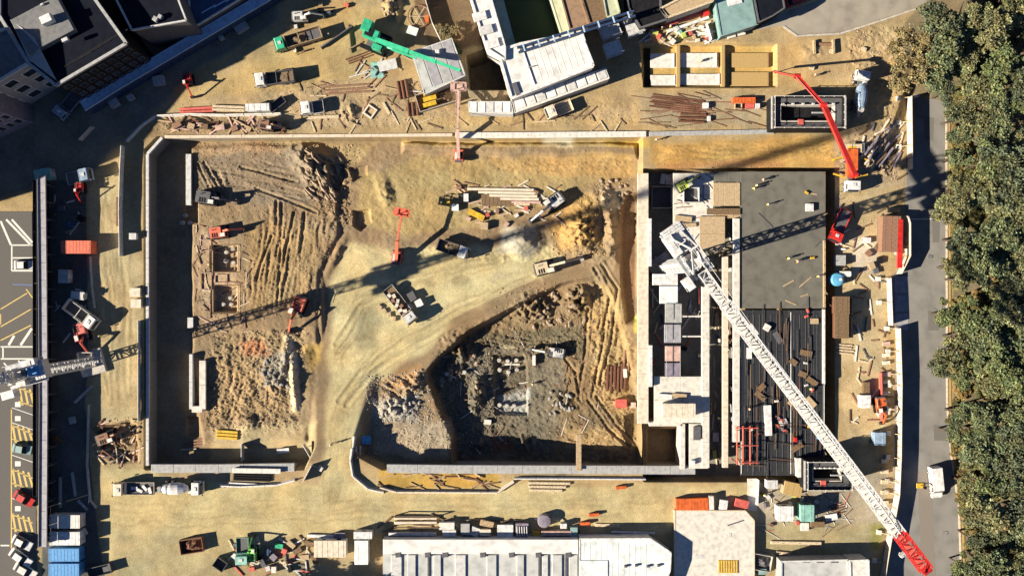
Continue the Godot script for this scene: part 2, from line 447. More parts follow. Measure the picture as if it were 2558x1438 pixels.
	rough([2100,60, 2260,60, 2260,450, 2080,440, 2100,330, 2130,240], .22, 1.4, 0.0)
	# --- soils
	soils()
	# fade to flat at the rim, mottle the soil
	for j in NY:
		for i in NX:
			var k := j * NX + i
			var rim := minf(minf(i, NX - 1 - i), minf(j, NY - 1 - j))
			if rim < 6.0: Hh[k] *= rim / 6.0
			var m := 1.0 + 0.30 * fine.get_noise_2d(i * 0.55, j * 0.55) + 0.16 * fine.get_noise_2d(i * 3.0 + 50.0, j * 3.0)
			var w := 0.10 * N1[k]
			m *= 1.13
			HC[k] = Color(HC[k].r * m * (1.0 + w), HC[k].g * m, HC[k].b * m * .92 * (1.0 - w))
	var vs := PackedVector3Array(); vs.resize(NX * NY)
	var ns := PackedVector3Array(); ns.resize(NX * NY)
	var ix := PackedInt32Array(); ix.resize((NX - 1) * (NY - 1) * 6)
	var d2 := 2.0 * STEP * S
	var t := 0
	for j in NY:
		for i in NX:
			var k := j * NX + i
			vs[k] = Vector3((GX0 + i * STEP - CX) * S, Hh[k], (GY0 + j * STEP - CY) * S)
			var l := Hh[k - 1] if i > 0 else Hh[k]
			var r := Hh[k + 1] if i < NX - 1 else Hh[k]
			var u := Hh[k - NX] if j > 0 else Hh[k]
			var d := Hh[k + NX] if j < NY - 1 else Hh[k]
			ns[k] = Vector3(l - r, d2, u - d).normalized()
			if i < NX - 1 and j < NY - 1:
				ix[t] = k; ix[t + 1] = k + 1; ix[t + 2] = k + NX
				ix[t + 3] = k + 1; ix[t + 4] = k + NX + 1; ix[t + 5] = k + NX
				t += 6
	# the same sheet goes on to the horizon
	var e := [vs[0].x, vs[NX * NY - 1].x, vs[0].z, vs[NX * NY - 1].z]
	var far := 2500.0
	for q in [[-far, e[0], -far, far], [e[1], far, -far, far], [e[0], e[1], -far, e[2]], [e[0], e[1], e[3], far]]:
		var k := vs.size()
		for c in [[q[0], q[2]], [q[1], q[2]], [q[0], q[3]], [q[1], q[3]]]:
			vs.append(Vector3(c[0], 0, c[1])); ns.append(Vector3.UP); HC.append(Color(.16, .14, .1))
		for o in [0, 1, 2, 1, 3, 2]: ix.append(k + o)
	var arr := []
	arr.resize(Mesh.ARRAY_MAX)
	arr[Mesh.ARRAY_VERTEX] = vs; arr[Mesh.ARRAY_NORMAL] = ns; arr[Mesh.ARRAY_COLOR] = HC; arr[Mesh.ARRAY_INDEX] = ix
	var m := ArrayMesh.new()
	m.add_surface_from_arrays(Mesh.PRIMITIVE_TRIANGLES, arr)
	setting("ground", m, M.ground)

func soils() -> void:
	var tan := Color(.40, .29, .16)
	paint([380,345, 1600,345, 1600,1165, 380,1165], Color(.275, .2, .127), 20.0)                    # pit earth
	paint([480,360, 800,352, 830,420, 780,520, 640,520, 490,510], Color(.235, .188, .14), 20.0)      # grey clay
	paint([470,355, 720,352, 700,388, 500,395], Color(.36, .25, .16), 12.0)
	paint([720,352, 960,352, 900,420, 800,400], Color(.42, .31, .17), 20.0)
	paint([480,560, 600,600, 610,800, 500,850, 478,700], Color(.40, .29, .195), 18.0)
	paint([600,540, 810,560, 800,720, 620,800], Color(.315, .225, .125), 24.0)
	paint([530,840, 780,800, 800,900, 760,1040, 520,1060], Color(.32, .235, .14), 20.0)
	paint([590,850, 660,840, 680,890, 600,900], Color(.42, .2, .11), 16.0)
	paint([650,880, 730,870, 740,960, 650,980], Color(.34, .31, .26), 18.0, .8)
	paint([520,1060, 800,1040, 790,1150, 520,1160], Color(.42, .33, .2), 20.0)
	paint([700,830, 728,830, 750,900, 755,1030, 722,1030, 715,900], Color(.66, .52, .35), 8.0, 1.0, 5.0)
	paint([750,850, 812,850, 815,900, 770,940], Color(.48, .34, .13), 14.0)
	paint([860,600, 1000,610, 1250,600, 1380,600, 1440,660, 1300,720, 1160,800, 1060,890, 920,980, 900,1080, 870,1240, 790,1240, 800,1100, 812,860, 812,700], Color(.51, .435, .255), 24.0)   # haul road
	paint([850,760, 960,740, 960,880, 880,900], Color(.26, .225, .14), 30.0, .7)
	paint([890,430, 1060,380, 1500,400, 1590,420, 1500,470, 1330,540, 1180,580, 1000,600, 880,560], Color(.36, .275, .14), 24.0)
	paint([1200,385, 1590,375, 1600,450, 1450,455, 1230,430], Color(.41, .275, .125), 20.0)
	paint([1380,470, 1490,480, 1510,620, 1390,640, 1370,560], Color(.42, .27, .11), 24.0)            # orange sandstone spoil
	paint([1490,460, 1560,460, 1560,520, 1500,530], Color(.42, .37, .27), 16.0)
	paint([1250,560, 1350,560, 1360,620, 1320,650, 1230,640], Color(.38, .355, .30), 20.0)            # grey sand heap
	paint([1545,480, 1592,480, 1592,815, 1548,815], Color(.21, .13, .082), 5.0, 1.0, 4.0)            # damp brown slot
	paint([1580,790, 1600,770, 1600,840, 1580,830], Color(.5, .42, .1), 6.0, 1.0, 4.0)
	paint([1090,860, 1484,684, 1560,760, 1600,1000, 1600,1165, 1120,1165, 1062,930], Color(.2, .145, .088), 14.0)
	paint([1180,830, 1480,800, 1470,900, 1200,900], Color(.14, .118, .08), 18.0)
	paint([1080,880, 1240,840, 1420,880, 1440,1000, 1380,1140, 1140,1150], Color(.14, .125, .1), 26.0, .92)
	paint([1235,980, 1330,960, 1320,1040, 1240,1040], Color(.36, .36, .35), 10.0, .8)
	paint([1220,1090, 1290,1090, 1290,1130, 1220,1130], Color(.22, .1, .06), 10.0)
	paint([1440,700, 1560,690, 1590,900, 1590,1110, 1480,1000, 1460,850], Color(.35, .25, .13), 24.0)
	paint([1400,1060, 1600,1060, 1600,1130, 1400,1130], Color(.31, .22, .12), 18.0)
	paint([910,990, 1060,980, 1050,1060, 930,1060], Color(.36, .33, .29), 20.0)
	paint([930,1050, 1130,1040, 1135,1150, 930,1150], Color(.39, .32, .24), 20.0)
	paint([960,930, 1060,900, 1060,960, 970,990], Color(.4, .25, .13), 18.0)
	paint([1000,345, 1600,345, 1600,372, 1000,368], Color(.46, .335, .16), 8.0, 1.0, 6.0)
	paint([1505,342, 1630,342, 1630,372, 1505,370], Color(.5, .355, .12), 8.0, 1.0, 4.0)
	paint([1340,330, 1440,330, 1430,372, 1350,372], Color(.62, .57, .48), 20.0, .9)
	paint([1625,345, 2100,325, 2110,440, 1960,425, 1640,425, 1610,400], Color(.46, .29, .105), 20.0)  # orange sand north of the slab
	paint([1640,400, 1960,395, 1960,428, 1640,428], Color(.42, .23, .1), 8.0, .8)
	paint([1590,100, 2250,90, 2240,240, 1900,235, 1590,230], Color(.43, .305, .155), 24.0)
	paint([1598,112, 1936,112, 1936,222, 1600,222], Color(.52, .35, .13), 6.0, 1.0, 3.0)
	paint([1606,118, 1626,118, 1626,220, 1606,220], Color(.05, .032, .02), 3.0, 1.0, 3.0)  # near-black strip paints the shade along the trench's west edge
	paint([1590,230, 1930,225, 1930,320, 1600,320], Color(.34, .28, .19), 20.0)
	paint([640,180, 1050,190, 1180,290, 1600,250, 1600,322, 400,330, 420,280], Color(.38, .29, .18), 18.0)
	paint([1000,280, 1600,290, 1600,318, 1000,318], Color(.44, .32, .16), 10.0, .7)
	paint([700,110, 860,0, 1060,0, 1020,100, 940,190, 700,240, 440,250, 420,230], Color(.42, .315, .16), 24.0)
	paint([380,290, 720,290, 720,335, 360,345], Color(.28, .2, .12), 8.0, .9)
	paint([2080,330, 2260,300, 2265,480, 2080,470], Color(.38, .29, .19), 20.0)
	paint([2060,430, 2110,430, 2110,560, 2070,560], Color(.44, .34, .2), 12.0)
	paint([2000,100, 2250,60, 2250,240, 2000,200], Color(.42, .31, .18), 24.0)
	paint([2066,480, 2250,480, 2240,700, 2210,720, 2230,840, 2230,1100, 2110,1120, 2090,900], Color(.44, .345, .21), 16.0)
	paint([2120,590, 2220,600, 2210,690, 2130,690], Color(.58, .54, .48), 24.0, .8)
	paint([2110,1180, 2240,1160, 2220,1320, 2180,1400, 1880,1400, 1880,1200], Color(.34, .295, .23), 16.0)
	paint([1880,1300, 2220,1290, 2190,1400, 1880,1400], Color(.34, .29, .18), 20.0)
	paint([2165,1300, 2215,1300, 2205,1385, 2165,1385], Color(.27, .25, .09), 14.0)
	paint([215,430, 310,410, 350,600, 350,1060, 240,1060, 215,900], Color(.41, .335, .205), 14.0)       # west haul way
	paint([215,1050, 360,1050, 360,1160, 230,1160], Color(.33, .235, .14), 16.0)
	paint([230,1160, 1000,1200, 1720,1200, 1900,1190, 1900,1300, 1690,1340, 1000,1330, 700,1350, 560,1438, 260,1438, 240,1290], Color(.465, .385, .22), 20.0)   # south haul way
	paint([270,1320, 600,1320, 600,1450, 270,1450], Color(.37, .315, .19), 24.0)
	paint([940,1170, 1250,1170, 1250,1222, 940,1222], Color(.44, .28, .08), 8.0, 1.0, 6.0)
	paint([380,1160, 800,1150, 800,1215, 560,1215, 380,1190], Color(.35, .27, .17), 10.0)
	paint([112,430, 216,470, 222,900, 212,1000, 240,1290, 262,1450, 100,1450, 100,500], Color(.12, .116, .11), 4.0, 1.0, 4.0)   # bitumen yard
	paint([1622,430, 1850,430, 1850,1190, 1622,1190], Color(.25, .235, .21), 3.0, 1.0, 2.0)
	paint([1606,1060, 1712,1060, 1712,1165, 1606,1165], Color(.28, .205, .135), 3.0, 1.0, 2.0)
	paint([1160,150, 1270,120, 1285,255, 1165,255], Color(.28, .22, .15), 3.0, 1.0, 2.0)
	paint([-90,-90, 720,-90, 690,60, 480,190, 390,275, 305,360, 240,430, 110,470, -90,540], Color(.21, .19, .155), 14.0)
	paint([2380,-90, 2650,-90, 2650,1530, 2400,1530, 2370,1250, 2350,1000, 2362,700, 2366,260, 2250,230, 2250,60], Color(.21, .17, .11), 12.0)
	paint([2360,250, 2380,250, 2384,1000, 2364,1000], Color(.30, .25, .13), 6.0, .9)
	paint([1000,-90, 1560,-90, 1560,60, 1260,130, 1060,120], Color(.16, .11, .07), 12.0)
	paint([560,1390, 960,1390, 960,1530, 560,1530], Color(.33, .27, .17), 20.0)
	# wheel tracks and damp patches worn into the haul ways
	var r := RandomNumberGenerator.new(); r.seed = 3
	for k in 26:
		var o := r.randf_range(-40, 40); var q := r.randf_range(-26, 26)
		match k % 4:
			0: track([280, 1275 + q, 600, 1280 + q * .8, 900, 1262 + q, 1250, 1264 + q, 1660, 1255 + q * .7], k)
			1: track([835 + q, 1240, 842 + q, 1080, 870 + q, 980, 960 + o, 880, 1120 + o, 790, 1300, 705 + q], k)
			2: track([262 + q * .6, 450, 275 + q * .6, 640, 290 + q * .7, 820, 280 + q, 1000], k)
			3: track([850, 900 + q, 900, 760 + q, 1050, 690 + o * .5, 1250, 640 + o * .5, 1380, 590 + q], k)
	for k in 8: track([640 + k * 12, 240 - k * 4, 820 + k * 8, 150 + k * 3, 900, 60 + k * 4, 930 - k * 9, -20], k)
	for k in 5: track([1640, 360 + k * 11, 1840, 352 + k * 10, 2080, 345 + k * 9], k)
	for k in 22:
		var c := Vector2(r.randf_range(240, 1650), r.randf_range(1215, 1320)) if k % 2 else Vector2(r.randf_range(830, 1300), r.randf_range(620, 900))
		var a := []
		var rr := r.randf_range(10, 30)
		for i in 9: a.append_array([c.x + cos(i * .698) * rr * r.randf_range(.6, 1.5), c.y + sin(i * .698) * rr * r.randf_range(.3, .8)])
		paint(a, Color(.25, .2, .12) if k % 3 else Color(.46, .4, .27), 9.0, .55, 10.0)
func track(a: Array, sd: int) -> void:   # two dark wheel lines
	var q := pv(a)
	var b := irange(q, 24.0)
	var half := 9.0
	var s := .2 + .07 * (sd % 4)
	for j in range(b[2], b[3] + 1):
		for i in range(b[0], b[1] + 1):
			var k := j * NX + i
			var sc := CH / (CH - Hh[k])
			var p := Vector2(CX + (GX0 + i * STEP - CX) * sc + N1[k] * 16.0, CY + (GY0 + j * STEP - CY) * sc + N2[k] * 16.0)
			var d := absf(edge_dist(p, q, false) - half)
			if d < 4.0:
				var t := s * (1.0 - d / 4.0) * (.6 + fine.get_noise_2d(i * .4 + sd * 40, j * .4))
				if t > 0.0: HC[k] = HC[k].lerp(Color(.23, .18, .105), t)
# ---------------------------------------------------------------- builders
var mc := {}
func bm(s: Vector3) -> ArrayMesh:   # shared chamfered box mesh, base at 0
	var key := "b%.3f_%.3f_%.3f" % [s.x, s.y, s.z]
	if not mc.has(key):
		var g := G.new()
		g.cbox(Vector3(0, s.y * .5, 0), s, minf(.05, s[s.min_axis_index()] * .2))
		mc[key] = g.mesh()
	return mc[key]
func bx(called: String, c0: Vector3, s: Vector3, m: Material, parent: Node, yaw := 0.0) -> MeshInstance3D:   # centred box part
	var o := obj(called, bm(s), m, parent)
	o.position = c0 - Vector3(0, s.y * .5, 0)
	o.rotation.y = -deg_to_rad(yaw)
	return o
func wheel(t: Node, p: Vector3, r := .5, w := .35) -> void:
	var key := "w%.2f%.2f" % [r, w]
	if not mc.has(key):
		var g := G.new(); g.cyl(Vector3(0, 0, -w * .5), Vector3(0, 0, w * .5), r, r, 14)
		mc[key] = g.mesh()
		var h := G.new(); h.cyl(Vector3(0, 0, -w * .54), Vector3(0, 0, w * .54), r * .5, r * .5, 8)
		mc[key + "h"] = h.mesh()
	var o := obj("wheel", mc[key], M.rubber, t)
	o.position = p
	obj("hub", mc[key + "h"], M.lgrey, o)
func cab(t: Node, x0: float, l: float, w: float, y0: float, h: float, m: Material) -> void:   # lorry cab, nose towards +x
	var g := G.new()
	g.extr([[x0, y0], [x0 + l, y0], [x0 + l + .05, y0 + h * .5], [x0 + l - .3, y0 + h * .95], [x0 + l - .5, y0 + h], [x0 + .1, y0 + h], [x0, y0 + h * .94]], -w * .5, w * .5)
	var c := obj("cab", g, m, t)
	g = G.new()
	g.beam(Vector3(x0 + l + .045, y0 + h * .54, 0), Vector3(x0 + l - .27, y0 + h * .93, 0), w * .88, .04)
	obj("windscreen", g, M.glass, c)
	for s in [-1, 1]:
		g = G.new(); g.box(Vector3(x0 + l * .55, y0 + h * .7, s * w * .5), Vector3(l * .5, h * .32, .04))
		obj("side_window", g, M.glass, c)
		g = G.new(); g.box(Vector3(x0 + l + .1, y0 + h * .68, s * (w * .5 + .16)), Vector3(.12, .4, .22))
		obj("mirror", g, M.black, c)
	bx("roof_unit", Vector3(x0 + l * .38, y0 + h + .06, 0), Vector3(l * .3, .14, w * .3), M.lgrey, c)
func heap(lx: float, lz: float, h: float, sd: int) -> G:   # a lumpy load of earth, base at y 0
	var g := G.new()
	var f := FastNoiseLite.new(); f.seed = sd; f.frequency = .6
	var n := 10
	var p := []
	for j in n + 1:
		for i in n + 1:
			var x := (float(i) / n - .5) * lx; var z := (float(j) / n - .5) * lz
			var e := minf(minf(i, n - i), minf(j, n - j)) / 4.0
			p.append(Vector3(x, h * clampf(e, .15, 1.0) * (1.0 + .6 * f.get_noise_2d(x * 2.0, z * 2.0)), z))
	for j in n:
		for i in n:
			var k := j * (n + 1) + i
			g.quad(p[k + n + 1], p[k + n + 2], p[k + 1], p[k])
	return g
func open_tub(t: Node, called: String, c0: Vector3, s: Vector3, th: float, m: Material, floor_m: Material) -> Node:   # box without a lid
	var o := Node3D.new(); o.name = called; t.add_child(o, true)
	o.position = c0
	bx("floor", Vector3(0, th * .5, 0), Vector3(s.x - .01, th, s.z - .01), floor_m, o)
	for k in [-1, 1]:
		bx("side_wall", Vector3(0, s.y * .5, k * (s.z - th) * .5), Vector3(s.x, s.y, th), m, o)
		bx("end_wall", Vector3(k * (s.x - th) * .5, s.y * .5 - .02, 0), Vector3(th, s.y - .04, s.z - 2.0 * th), m, o)
	return o
func dump_truck(label: String, px: float, py: float, ang: float, cm: Material, bed_m: Material, heap_h: float, heap_from: float, l := 7.9) -> Node3D:
	var t := thing("dump_truck", label, "dump truck", at(px, py, 2.2), ang, "")
	var bl := l - 2.4
	bx("chassis", Vector3(0, .85, 0), Vector3(l - .4, .3, .95), M.black, t)
	cab(t, l * .5 - 2.1, 2.0, 2.35, .75, 2.2, cm)
	var tub := open_tub(t, "tipper_body", Vector3(-l * .5 + bl * .5, 1.05, 0), Vector3(bl, 1.35, 2.45), .1, bed_m, M.dgrey)
	bx("tailboard", Vector3(-bl * .5 - .05, .7, 0), Vector3(.09, 1.2, 2.4), bed_m, tub)
	bx("cross_rail", Vector3(bl * .12, 1.36, 0), Vector3(.12, .08, 2.5), bed_m, tub)
	if heap_h > 0.0:
		var e := obj("soil_load", heap(bl * (1.0 - heap_from) - .3, 2.2, heap_h, int(px)), M.soilload, tub)
		e.position = Vector3(bl * heap_from * .5, .12, 0)
	for x in [l * .5 - 1.0, -l * .5 + 1.0, -l * .5 + 2.2]:
		for s in [-1, 1]: wheel(t, Vector3(x, .5, s * 1.05))
	for s in [-1, 1]: bx("headlight", Vector3(l * .5 - .06, 1.0, s * .85), Vector3(.1, .2, .35), M.lgrey, t)
	return t
func mixer_truck(label: String, px: float, py: float, ang: float, cm: Material, dm: Material, ht := 2.8) -> Node3D:
	var t := thing("concrete_mixer_truck", label, "mixer truck", at(px, py, ht), ang)
	bx("chassis", Vector3(0, .85, 0), Vector3(8.2, .3, 1.0), M.dgrey, t)
	cab(t, 2.3, 1.9, 2.4, .75, 2.2, cm)
	var g := G.new()
	g.lathe([[-3.4, .55], [-3.0, .85], [-1.6, 1.18], [-.2, 1.22], [.9, .95], [1.6, .5], [1.65, .05]], 16, 0)
	var d := obj("drum", g, dm, t)
	d.position = Vector3(-.2, 2.35, 0); d.rotation.z = -.14
	g = G.new()
	for k in 3: g.lathe([[-2.5 + k * 1.1, 1.03 + .12 * k - .05 * k * k], [-2.3 + k * 1.1, 1.08 + .12 * k - .05 * k * k]], 16, 0)
	obj("drum_stripe", g, M.pblue, d)
	g = G.new(); g.extr([[-4.3, 2.6], [-3.4, 2.6], [-3.5, 3.5], [-4.1, 3.6]], -.55, .55)
	obj("hopper", g, M.lgrey, t)
	g = G.new(); g.beam(Vector3(-4.0, 2.4, 0), Vector3(-4.9, 1.5, .3), .55, .12)
	obj("chute", g, M.steel, t)
	bx("water_tank", Vector3(1.75, 1.6, .75), Vector3(.7, .8, .7), M.lgrey, t)
	for x in [3.2, 2.0, -2.0, -3.2]:
		for s in [-1, 1]: wheel(t, Vector3(x, .5, s * 1.05))
	return t
func flat_truck(label: String, px: float, py: float, ang: float, cm: Material, l := 8.0, tray := true, deck_m: Material = null) -> Node3D:
	var t := thing("tray_truck", label, "truck", at(px, py, 1.8), ang)
	bx("chassis", Vector3(0, .8, 0), Vector3(l - .3, .3, .9), M.black, t)
	cab(t, l * .5 - 2.1, 2.0, 2.3, .7, 2.1, cm)
	if tray:
		var d := Node3D.new(); d.name = "tray"; t.add_child(d)
		var bl := l - 2.4
		bx("tray_floor", Vector3(-l * .5 + bl * .5, 1.1, 0), Vector3(bl, .14, 2.4), deck_m if deck_m else M.dgrey, d)
		for s in [-1, 1]: bx("side_rail", Vector3(-l * .5 + bl * .5, 1.35, s * 1.2), Vector3(bl, .45, .06), cm, d)
		bx("headboard", Vector3(-l * .5 + bl - .04, 1.7, 0), Vector3(.1, 1.1, 2.4), cm, d)
		bx("tailgate", Vector3(-l * .5 + .03, 1.35, 0), Vector3(.06, .45, 2.34), cm, d)
	for x in [l * .5 - 1.0, -l * .5 + 1.3]:
		for s in [-1, 1]: wheel(t, Vector3(x, .48, s * 1.0), .48)
	return t
func car(label: String, px: float, py: float, ang: float, m: Material, l := 4.4, h := 1.45, called := "parked_car", cat := "car") -> Node3D:
	var t := thing(called, label, cat, at(px, py, 1.0), ang)
	var w := 1.78
	var g := G.new()
	g.extr([[-l * .5, .35], [l * .5 - .1, .3], [l * .5, .5], [l * .5 - .08, .72], [l * .24, .86], [-l * .44, .9], [-l * .5, .7]], -w * .5, w * .5)
	obj("body", g, m, t)
	g = G.new()
	g.box(Vector3(-l * .08, (h + .86) * .5, 0), Vector3(l * .64, h - .84, w * .95), Basis(), .56, .8)
	obj("window_band", g, M.glass, t)
	g = G.new(); g.cbox(Vector3(-l * .08, h + .02, 0), Vector3(l * .34, .05, w * .72), .02)
	obj("roof", g, m, t)
	for x in [l * .31, -l * .3]:
		for s in [-1, 1]: wheel(t, Vector3(x, .32, s * (w * .5 - .1)), .32, .22)
	for s in [-1, 1]:
		bx("headlight", Vector3(l * .5 - .04, .62, s * w * .36), Vector3(.09, .13, .3), M.lgrey, t)
		bx("tail_light", Vector3(-l * .5 + .02, .72, s * w * .38), Vector3(.07, .14, .25), M.red, t)
	return t
func van(label: String, px: float, py: float, ang: float, m: Material) -> Node3D:
	var t := thing("delivery_van", label, "van", at(px, py, 2.2), ang)
	var g := G.new()
	g.extr([[-3.1, .4], [3.0, .4], [3.15, .8], [2.9, 1.15], [2.1, 1.35], [1.5, 2.35], [1.2, 2.45], [-3.0, 2.5], [-3.1, 2.3]], -1.0, 1.0)
	var b := obj("body", g, m, t)
	g = G.new(); g.beam(Vector3(2.06, 1.42, 0), Vector3(1.54, 2.28, 0), 1.75, .05)
	obj("windscreen", g, M.glass, b)
	for s in [-1, 1]:
		bx("side_window", Vector3(1.2, 1.8, s * 1.0), Vector3(.8, .6, .04), M.glass, b)
		bx("mirror", Vector3(1.7, 1.5, s * 1.15), Vector3(.15, .3, .2), M.black, b)
		bx("headlight", Vector3(3.02, .95, s * .75), Vector3(.2, .18, .3), M.lgrey, t)
	for x in [2.1, -1.9]:
		for s in [-1, 1]: wheel(t, Vector3(x, .36, s * .9), .36, .24)
	return t
func excavator(label: String, px: float, py: float, ang: float, m: Material, sc := 1.0, reach := 6.0, swing := 0.0, called := "excavator") -> Node3D:
	var t := thing(called, label, "excavator", at(px, py, 1.2), ang)
	for s in [-1, 1]:
		var g := G.new()
		g.extr([[-1.9 * sc, .12], [1.7 * sc, .0], [2.0 * sc, .3], [2.0 * sc, .6], [1.7 * sc, .85], [-1.7 * sc, .85], [-2.0 * sc, .55]], s * 1.15 * sc - .3 * sc, s * 1.15 * sc + .3 * sc)
		obj("track", g, M.black, t)
	bx("undercarriage", Vector3(0, .6, 0), Vector3(2.2 * sc, .5, 1.7 * sc), M.dgrey, t)
	var up := Node3D.new(); up.name = "upper_body"; t.add_child(up); up.rotation.y = -deg_to_rad(swing)
	bx("engine_house", Vector3(-.7 * sc, 1.55, 0), Vector3(2.6 * sc, 1.1, 2.4 * sc), m, up)
	bx("counterweight", Vector3(-2.05 * sc, 1.5, 0), Vector3(.6 * sc, 1.0, 2.3 * sc), M.dgrey, up)
	bx("cab", Vector3(1.05 * sc, 1.95, .75 * sc), Vector3(1.4 * sc, 1.7, .95 * sc), m, up)
	bx("cab_window", Vector3(1.2 * sc, 2.1, .75 * sc), Vector3(1.2 * sc, 1.1, 1.0 * sc), M.glass, up)
	for i in 3: bx("hood_vent", Vector3(-1.4 * sc + i * .5 * sc, 2.12, .55 * sc), Vector3(.3 * sc, .05, .9 * sc), M.black, up)
	bx("tool_box", Vector3(.9 * sc, 1.35, -.85 * sc), Vector3(1.2 * sc, .5, .6 * sc), M.dgrey, up); bx("cab_roof", Vector3(1.05 * sc, 2.85, .75 * sc), Vector3(1.1 * sc, .1, .8 * sc), M.offwhite, up)
	for s in [-1, 1]: bx("hand_rail", Vector3(-.7 * sc, 2.35, s * 1.15 * sc), Vector3(2.4 * sc, .07, .07), M.dgrey, up)
	bx("exhaust", Vector3(-1.2 * sc, 2.3, -.6 * sc), Vector3(.15, .5, .15), M.black, up)
	var e := Vector3(reach * .52, 3.2, -.1)
	var g2 := G.new(); g2.beam(Vector3(.9 * sc, 1.6, -.1), e, .42 * sc, .55 * sc)
	obj("boom", g2, m, up)
	g2 = G.new(); g2.beam(e + Vector3(-.4, .25, 0), Vector3(reach * .95, 1.2, -.1), .34 * sc, .4 * sc)
	obj("stick", g2, m, up)
	g2 = G.new(); g2.extr([[reach * .9, .1], [reach * 1.02, .05], [reach * 1.05, .6], [reach * .98, 1.25], [reach * .9, .9]], -.6 * sc, .5 * sc)
	obj("bucket", g2, M.dsteel, up)
	g2 = G.new(); g2.cyl(Vector3(1.2 * sc, 1.3, -.1), Vector3(reach * .32, 2.35, -.1), .09, .09, 8)
	obj("hydraulic_ram", g2, M.steel, up)
	return t
func boom_lift(label: String, px: float, py: float, bx_px: float, by_px: float, bh: float, m: Material, elbow := Vector3.ZERO, arm_m: Material = null) -> Node3D:   # bh: basket height over the ground
	var p := at(px, py, 1.0)
	var q := W(bx_px, by_px, p.y + bh)
	var d := q - p
	var t := thing("boom_lift", label, "boom lift", p, rad_to_deg(atan2(d.z, d.x)))
	var r := Vector2(d.x, d.z).length()
	bx("chassis", Vector3(0, .65, 0), Vector3(2.4, .45, 1.7), m, t)
	for x in [-.8, .8]:
		for s in [-1, 1]: wheel(t, Vector3(x, .42, s * .95), .42, .32)
	bx("turntable", Vector3(-.3, 1.2, 0), Vector3(2.5, .75, 1.9), m, t)
	bx("counterweight", Vector3(-1.35, 1.25, 0), Vector3(.5, .7, 1.5), M.dgrey, t)
	bx("engine_cover", Vector3(-.3, 1.6, .5), Vector3(1.5, .3, .45), M.black, t); bx("tank_cover", Vector3(-.3, 1.58, -.5), Vector3(1.5, .25, .45), M.lgrey, t)
	for s in [-1, 1]: bx("axle_guard", Vector3(s * .8, .5, 0), Vector3(.3, .3, 2.0), M.black, t)
	var mid := Vector3(r * .35, bh * .7 + 1.0, 0) if elbow == Vector3.ZERO else elbow
	var g := G.new(); g.beam(Vector3(-.6, 1.6, 0), mid, .62, .6)
	obj("lower_boom", g, arm_m if arm_m else m, t)
	g = G.new(); g.beam(mid, Vector3(r - .5, bh - .2, 0), .38, .4)
	obj("upper_boom", g, arm_m if arm_m else m, t)
	if arm_m: m = arm_m
	var k := Node3D.new(); k.name = "basket"; t.add_child(k); k.position = Vector3(r, bh - .5, 0)
	k.scale = Vector3.ONE * 1.35
	bx("basket_floor", Vector3(0, -.5, 0), Vector3(1.1, .08, 2.2), m, k)
	g = G.new()
	for y in [-.1, .5]:
		for s in [-1, 1]:
			g.beam(Vector3(-.55, y, s * 1.1), Vector3(.55, y, s * 1.1), .1, .1)
			g.beam(Vector3(s * .55, y, -1.1), Vector3(s * .55, y, 1.1), .1, .1)
	for s in [-1, 1]:
		for u in [-1, 1]: g.beam(Vector3(s * .55, -.5, u * 1.1), Vector3(s * .55, .5, u * 1.1), .09, .09)
	obj("guard_rail", g, m, k)
	return t
func container(label: String, px: float, py: float, lx: float, ly: float, ang: float, m: Material, h := 2.6, group := "", called := "shipping_container", lift := 0.0) -> Node3D:   # lx, ly: roof size in survey pixels
	var p := at(px, py, h + lift)
	var k := S * (CH - p.y - h - lift) / CH
	p.y += lift
	var t := thing(called, label, "container" if called == "shipping_container" else called.get_slice("_", called.get_slice_count("_") - 1), p, ang, group)
	var sx := lx * k; var sz := ly * k
	var g := G.new()
	g.box(Vector3(0, h * .5, 0), Vector3(sx - .12, h - .12, sz - .12))
	var nn := int(sx / .6)
	for i in nn:   # corrugation
		for s in [-1, 1]: g.box(Vector3((i + .5) * sx / nn - sx * .5, h * .5, s * (sz * .5 - .06)), Vector3(.3, h - .35, .07))
	obj("wall", g, m, t)
	g = G.new()
	g.box(Vector3(0, h - .05, 0), Vector3(sx - .1, .06, sz - .1))
	for i in nn: g.box(Vector3((i + .5) * sx / nn - sx * .5, h - .01, 0), Vector3(.22, .03, sz - .3))
	obj("roof", g, m, t)
	g = G.new()
	for s in [-1, 1]:
		g.beam(Vector3(-sx * .5, h - .06, s * (sz * .5 - .06)), Vector3(sx * .5, h - .06, s * (sz * .5 - .06)), .13, .13)
		g.beam(Vector3(s * (sx * .5 - .06), h - .06, -sz * .5 + .14), Vector3(s * (sx * .5 - .06), h - .06, sz * .5 - .14), .13, .13)
		for u in [-1, 1]: g.box(Vector3(s * (sx * .5 - .07), h * .5 - .07, u * (sz * .5 - .07)), Vector3(.15, h - .14, .15))
	obj("frame", g, m, t)
	g = G.new()
	for s in [-1, 1]: g.box(Vector3(sx * .5 - .02, h * .48, s * sz * .23), Vector3(.06, h - .4, sz * .4))
	obj("door", g, m, t)
	return t
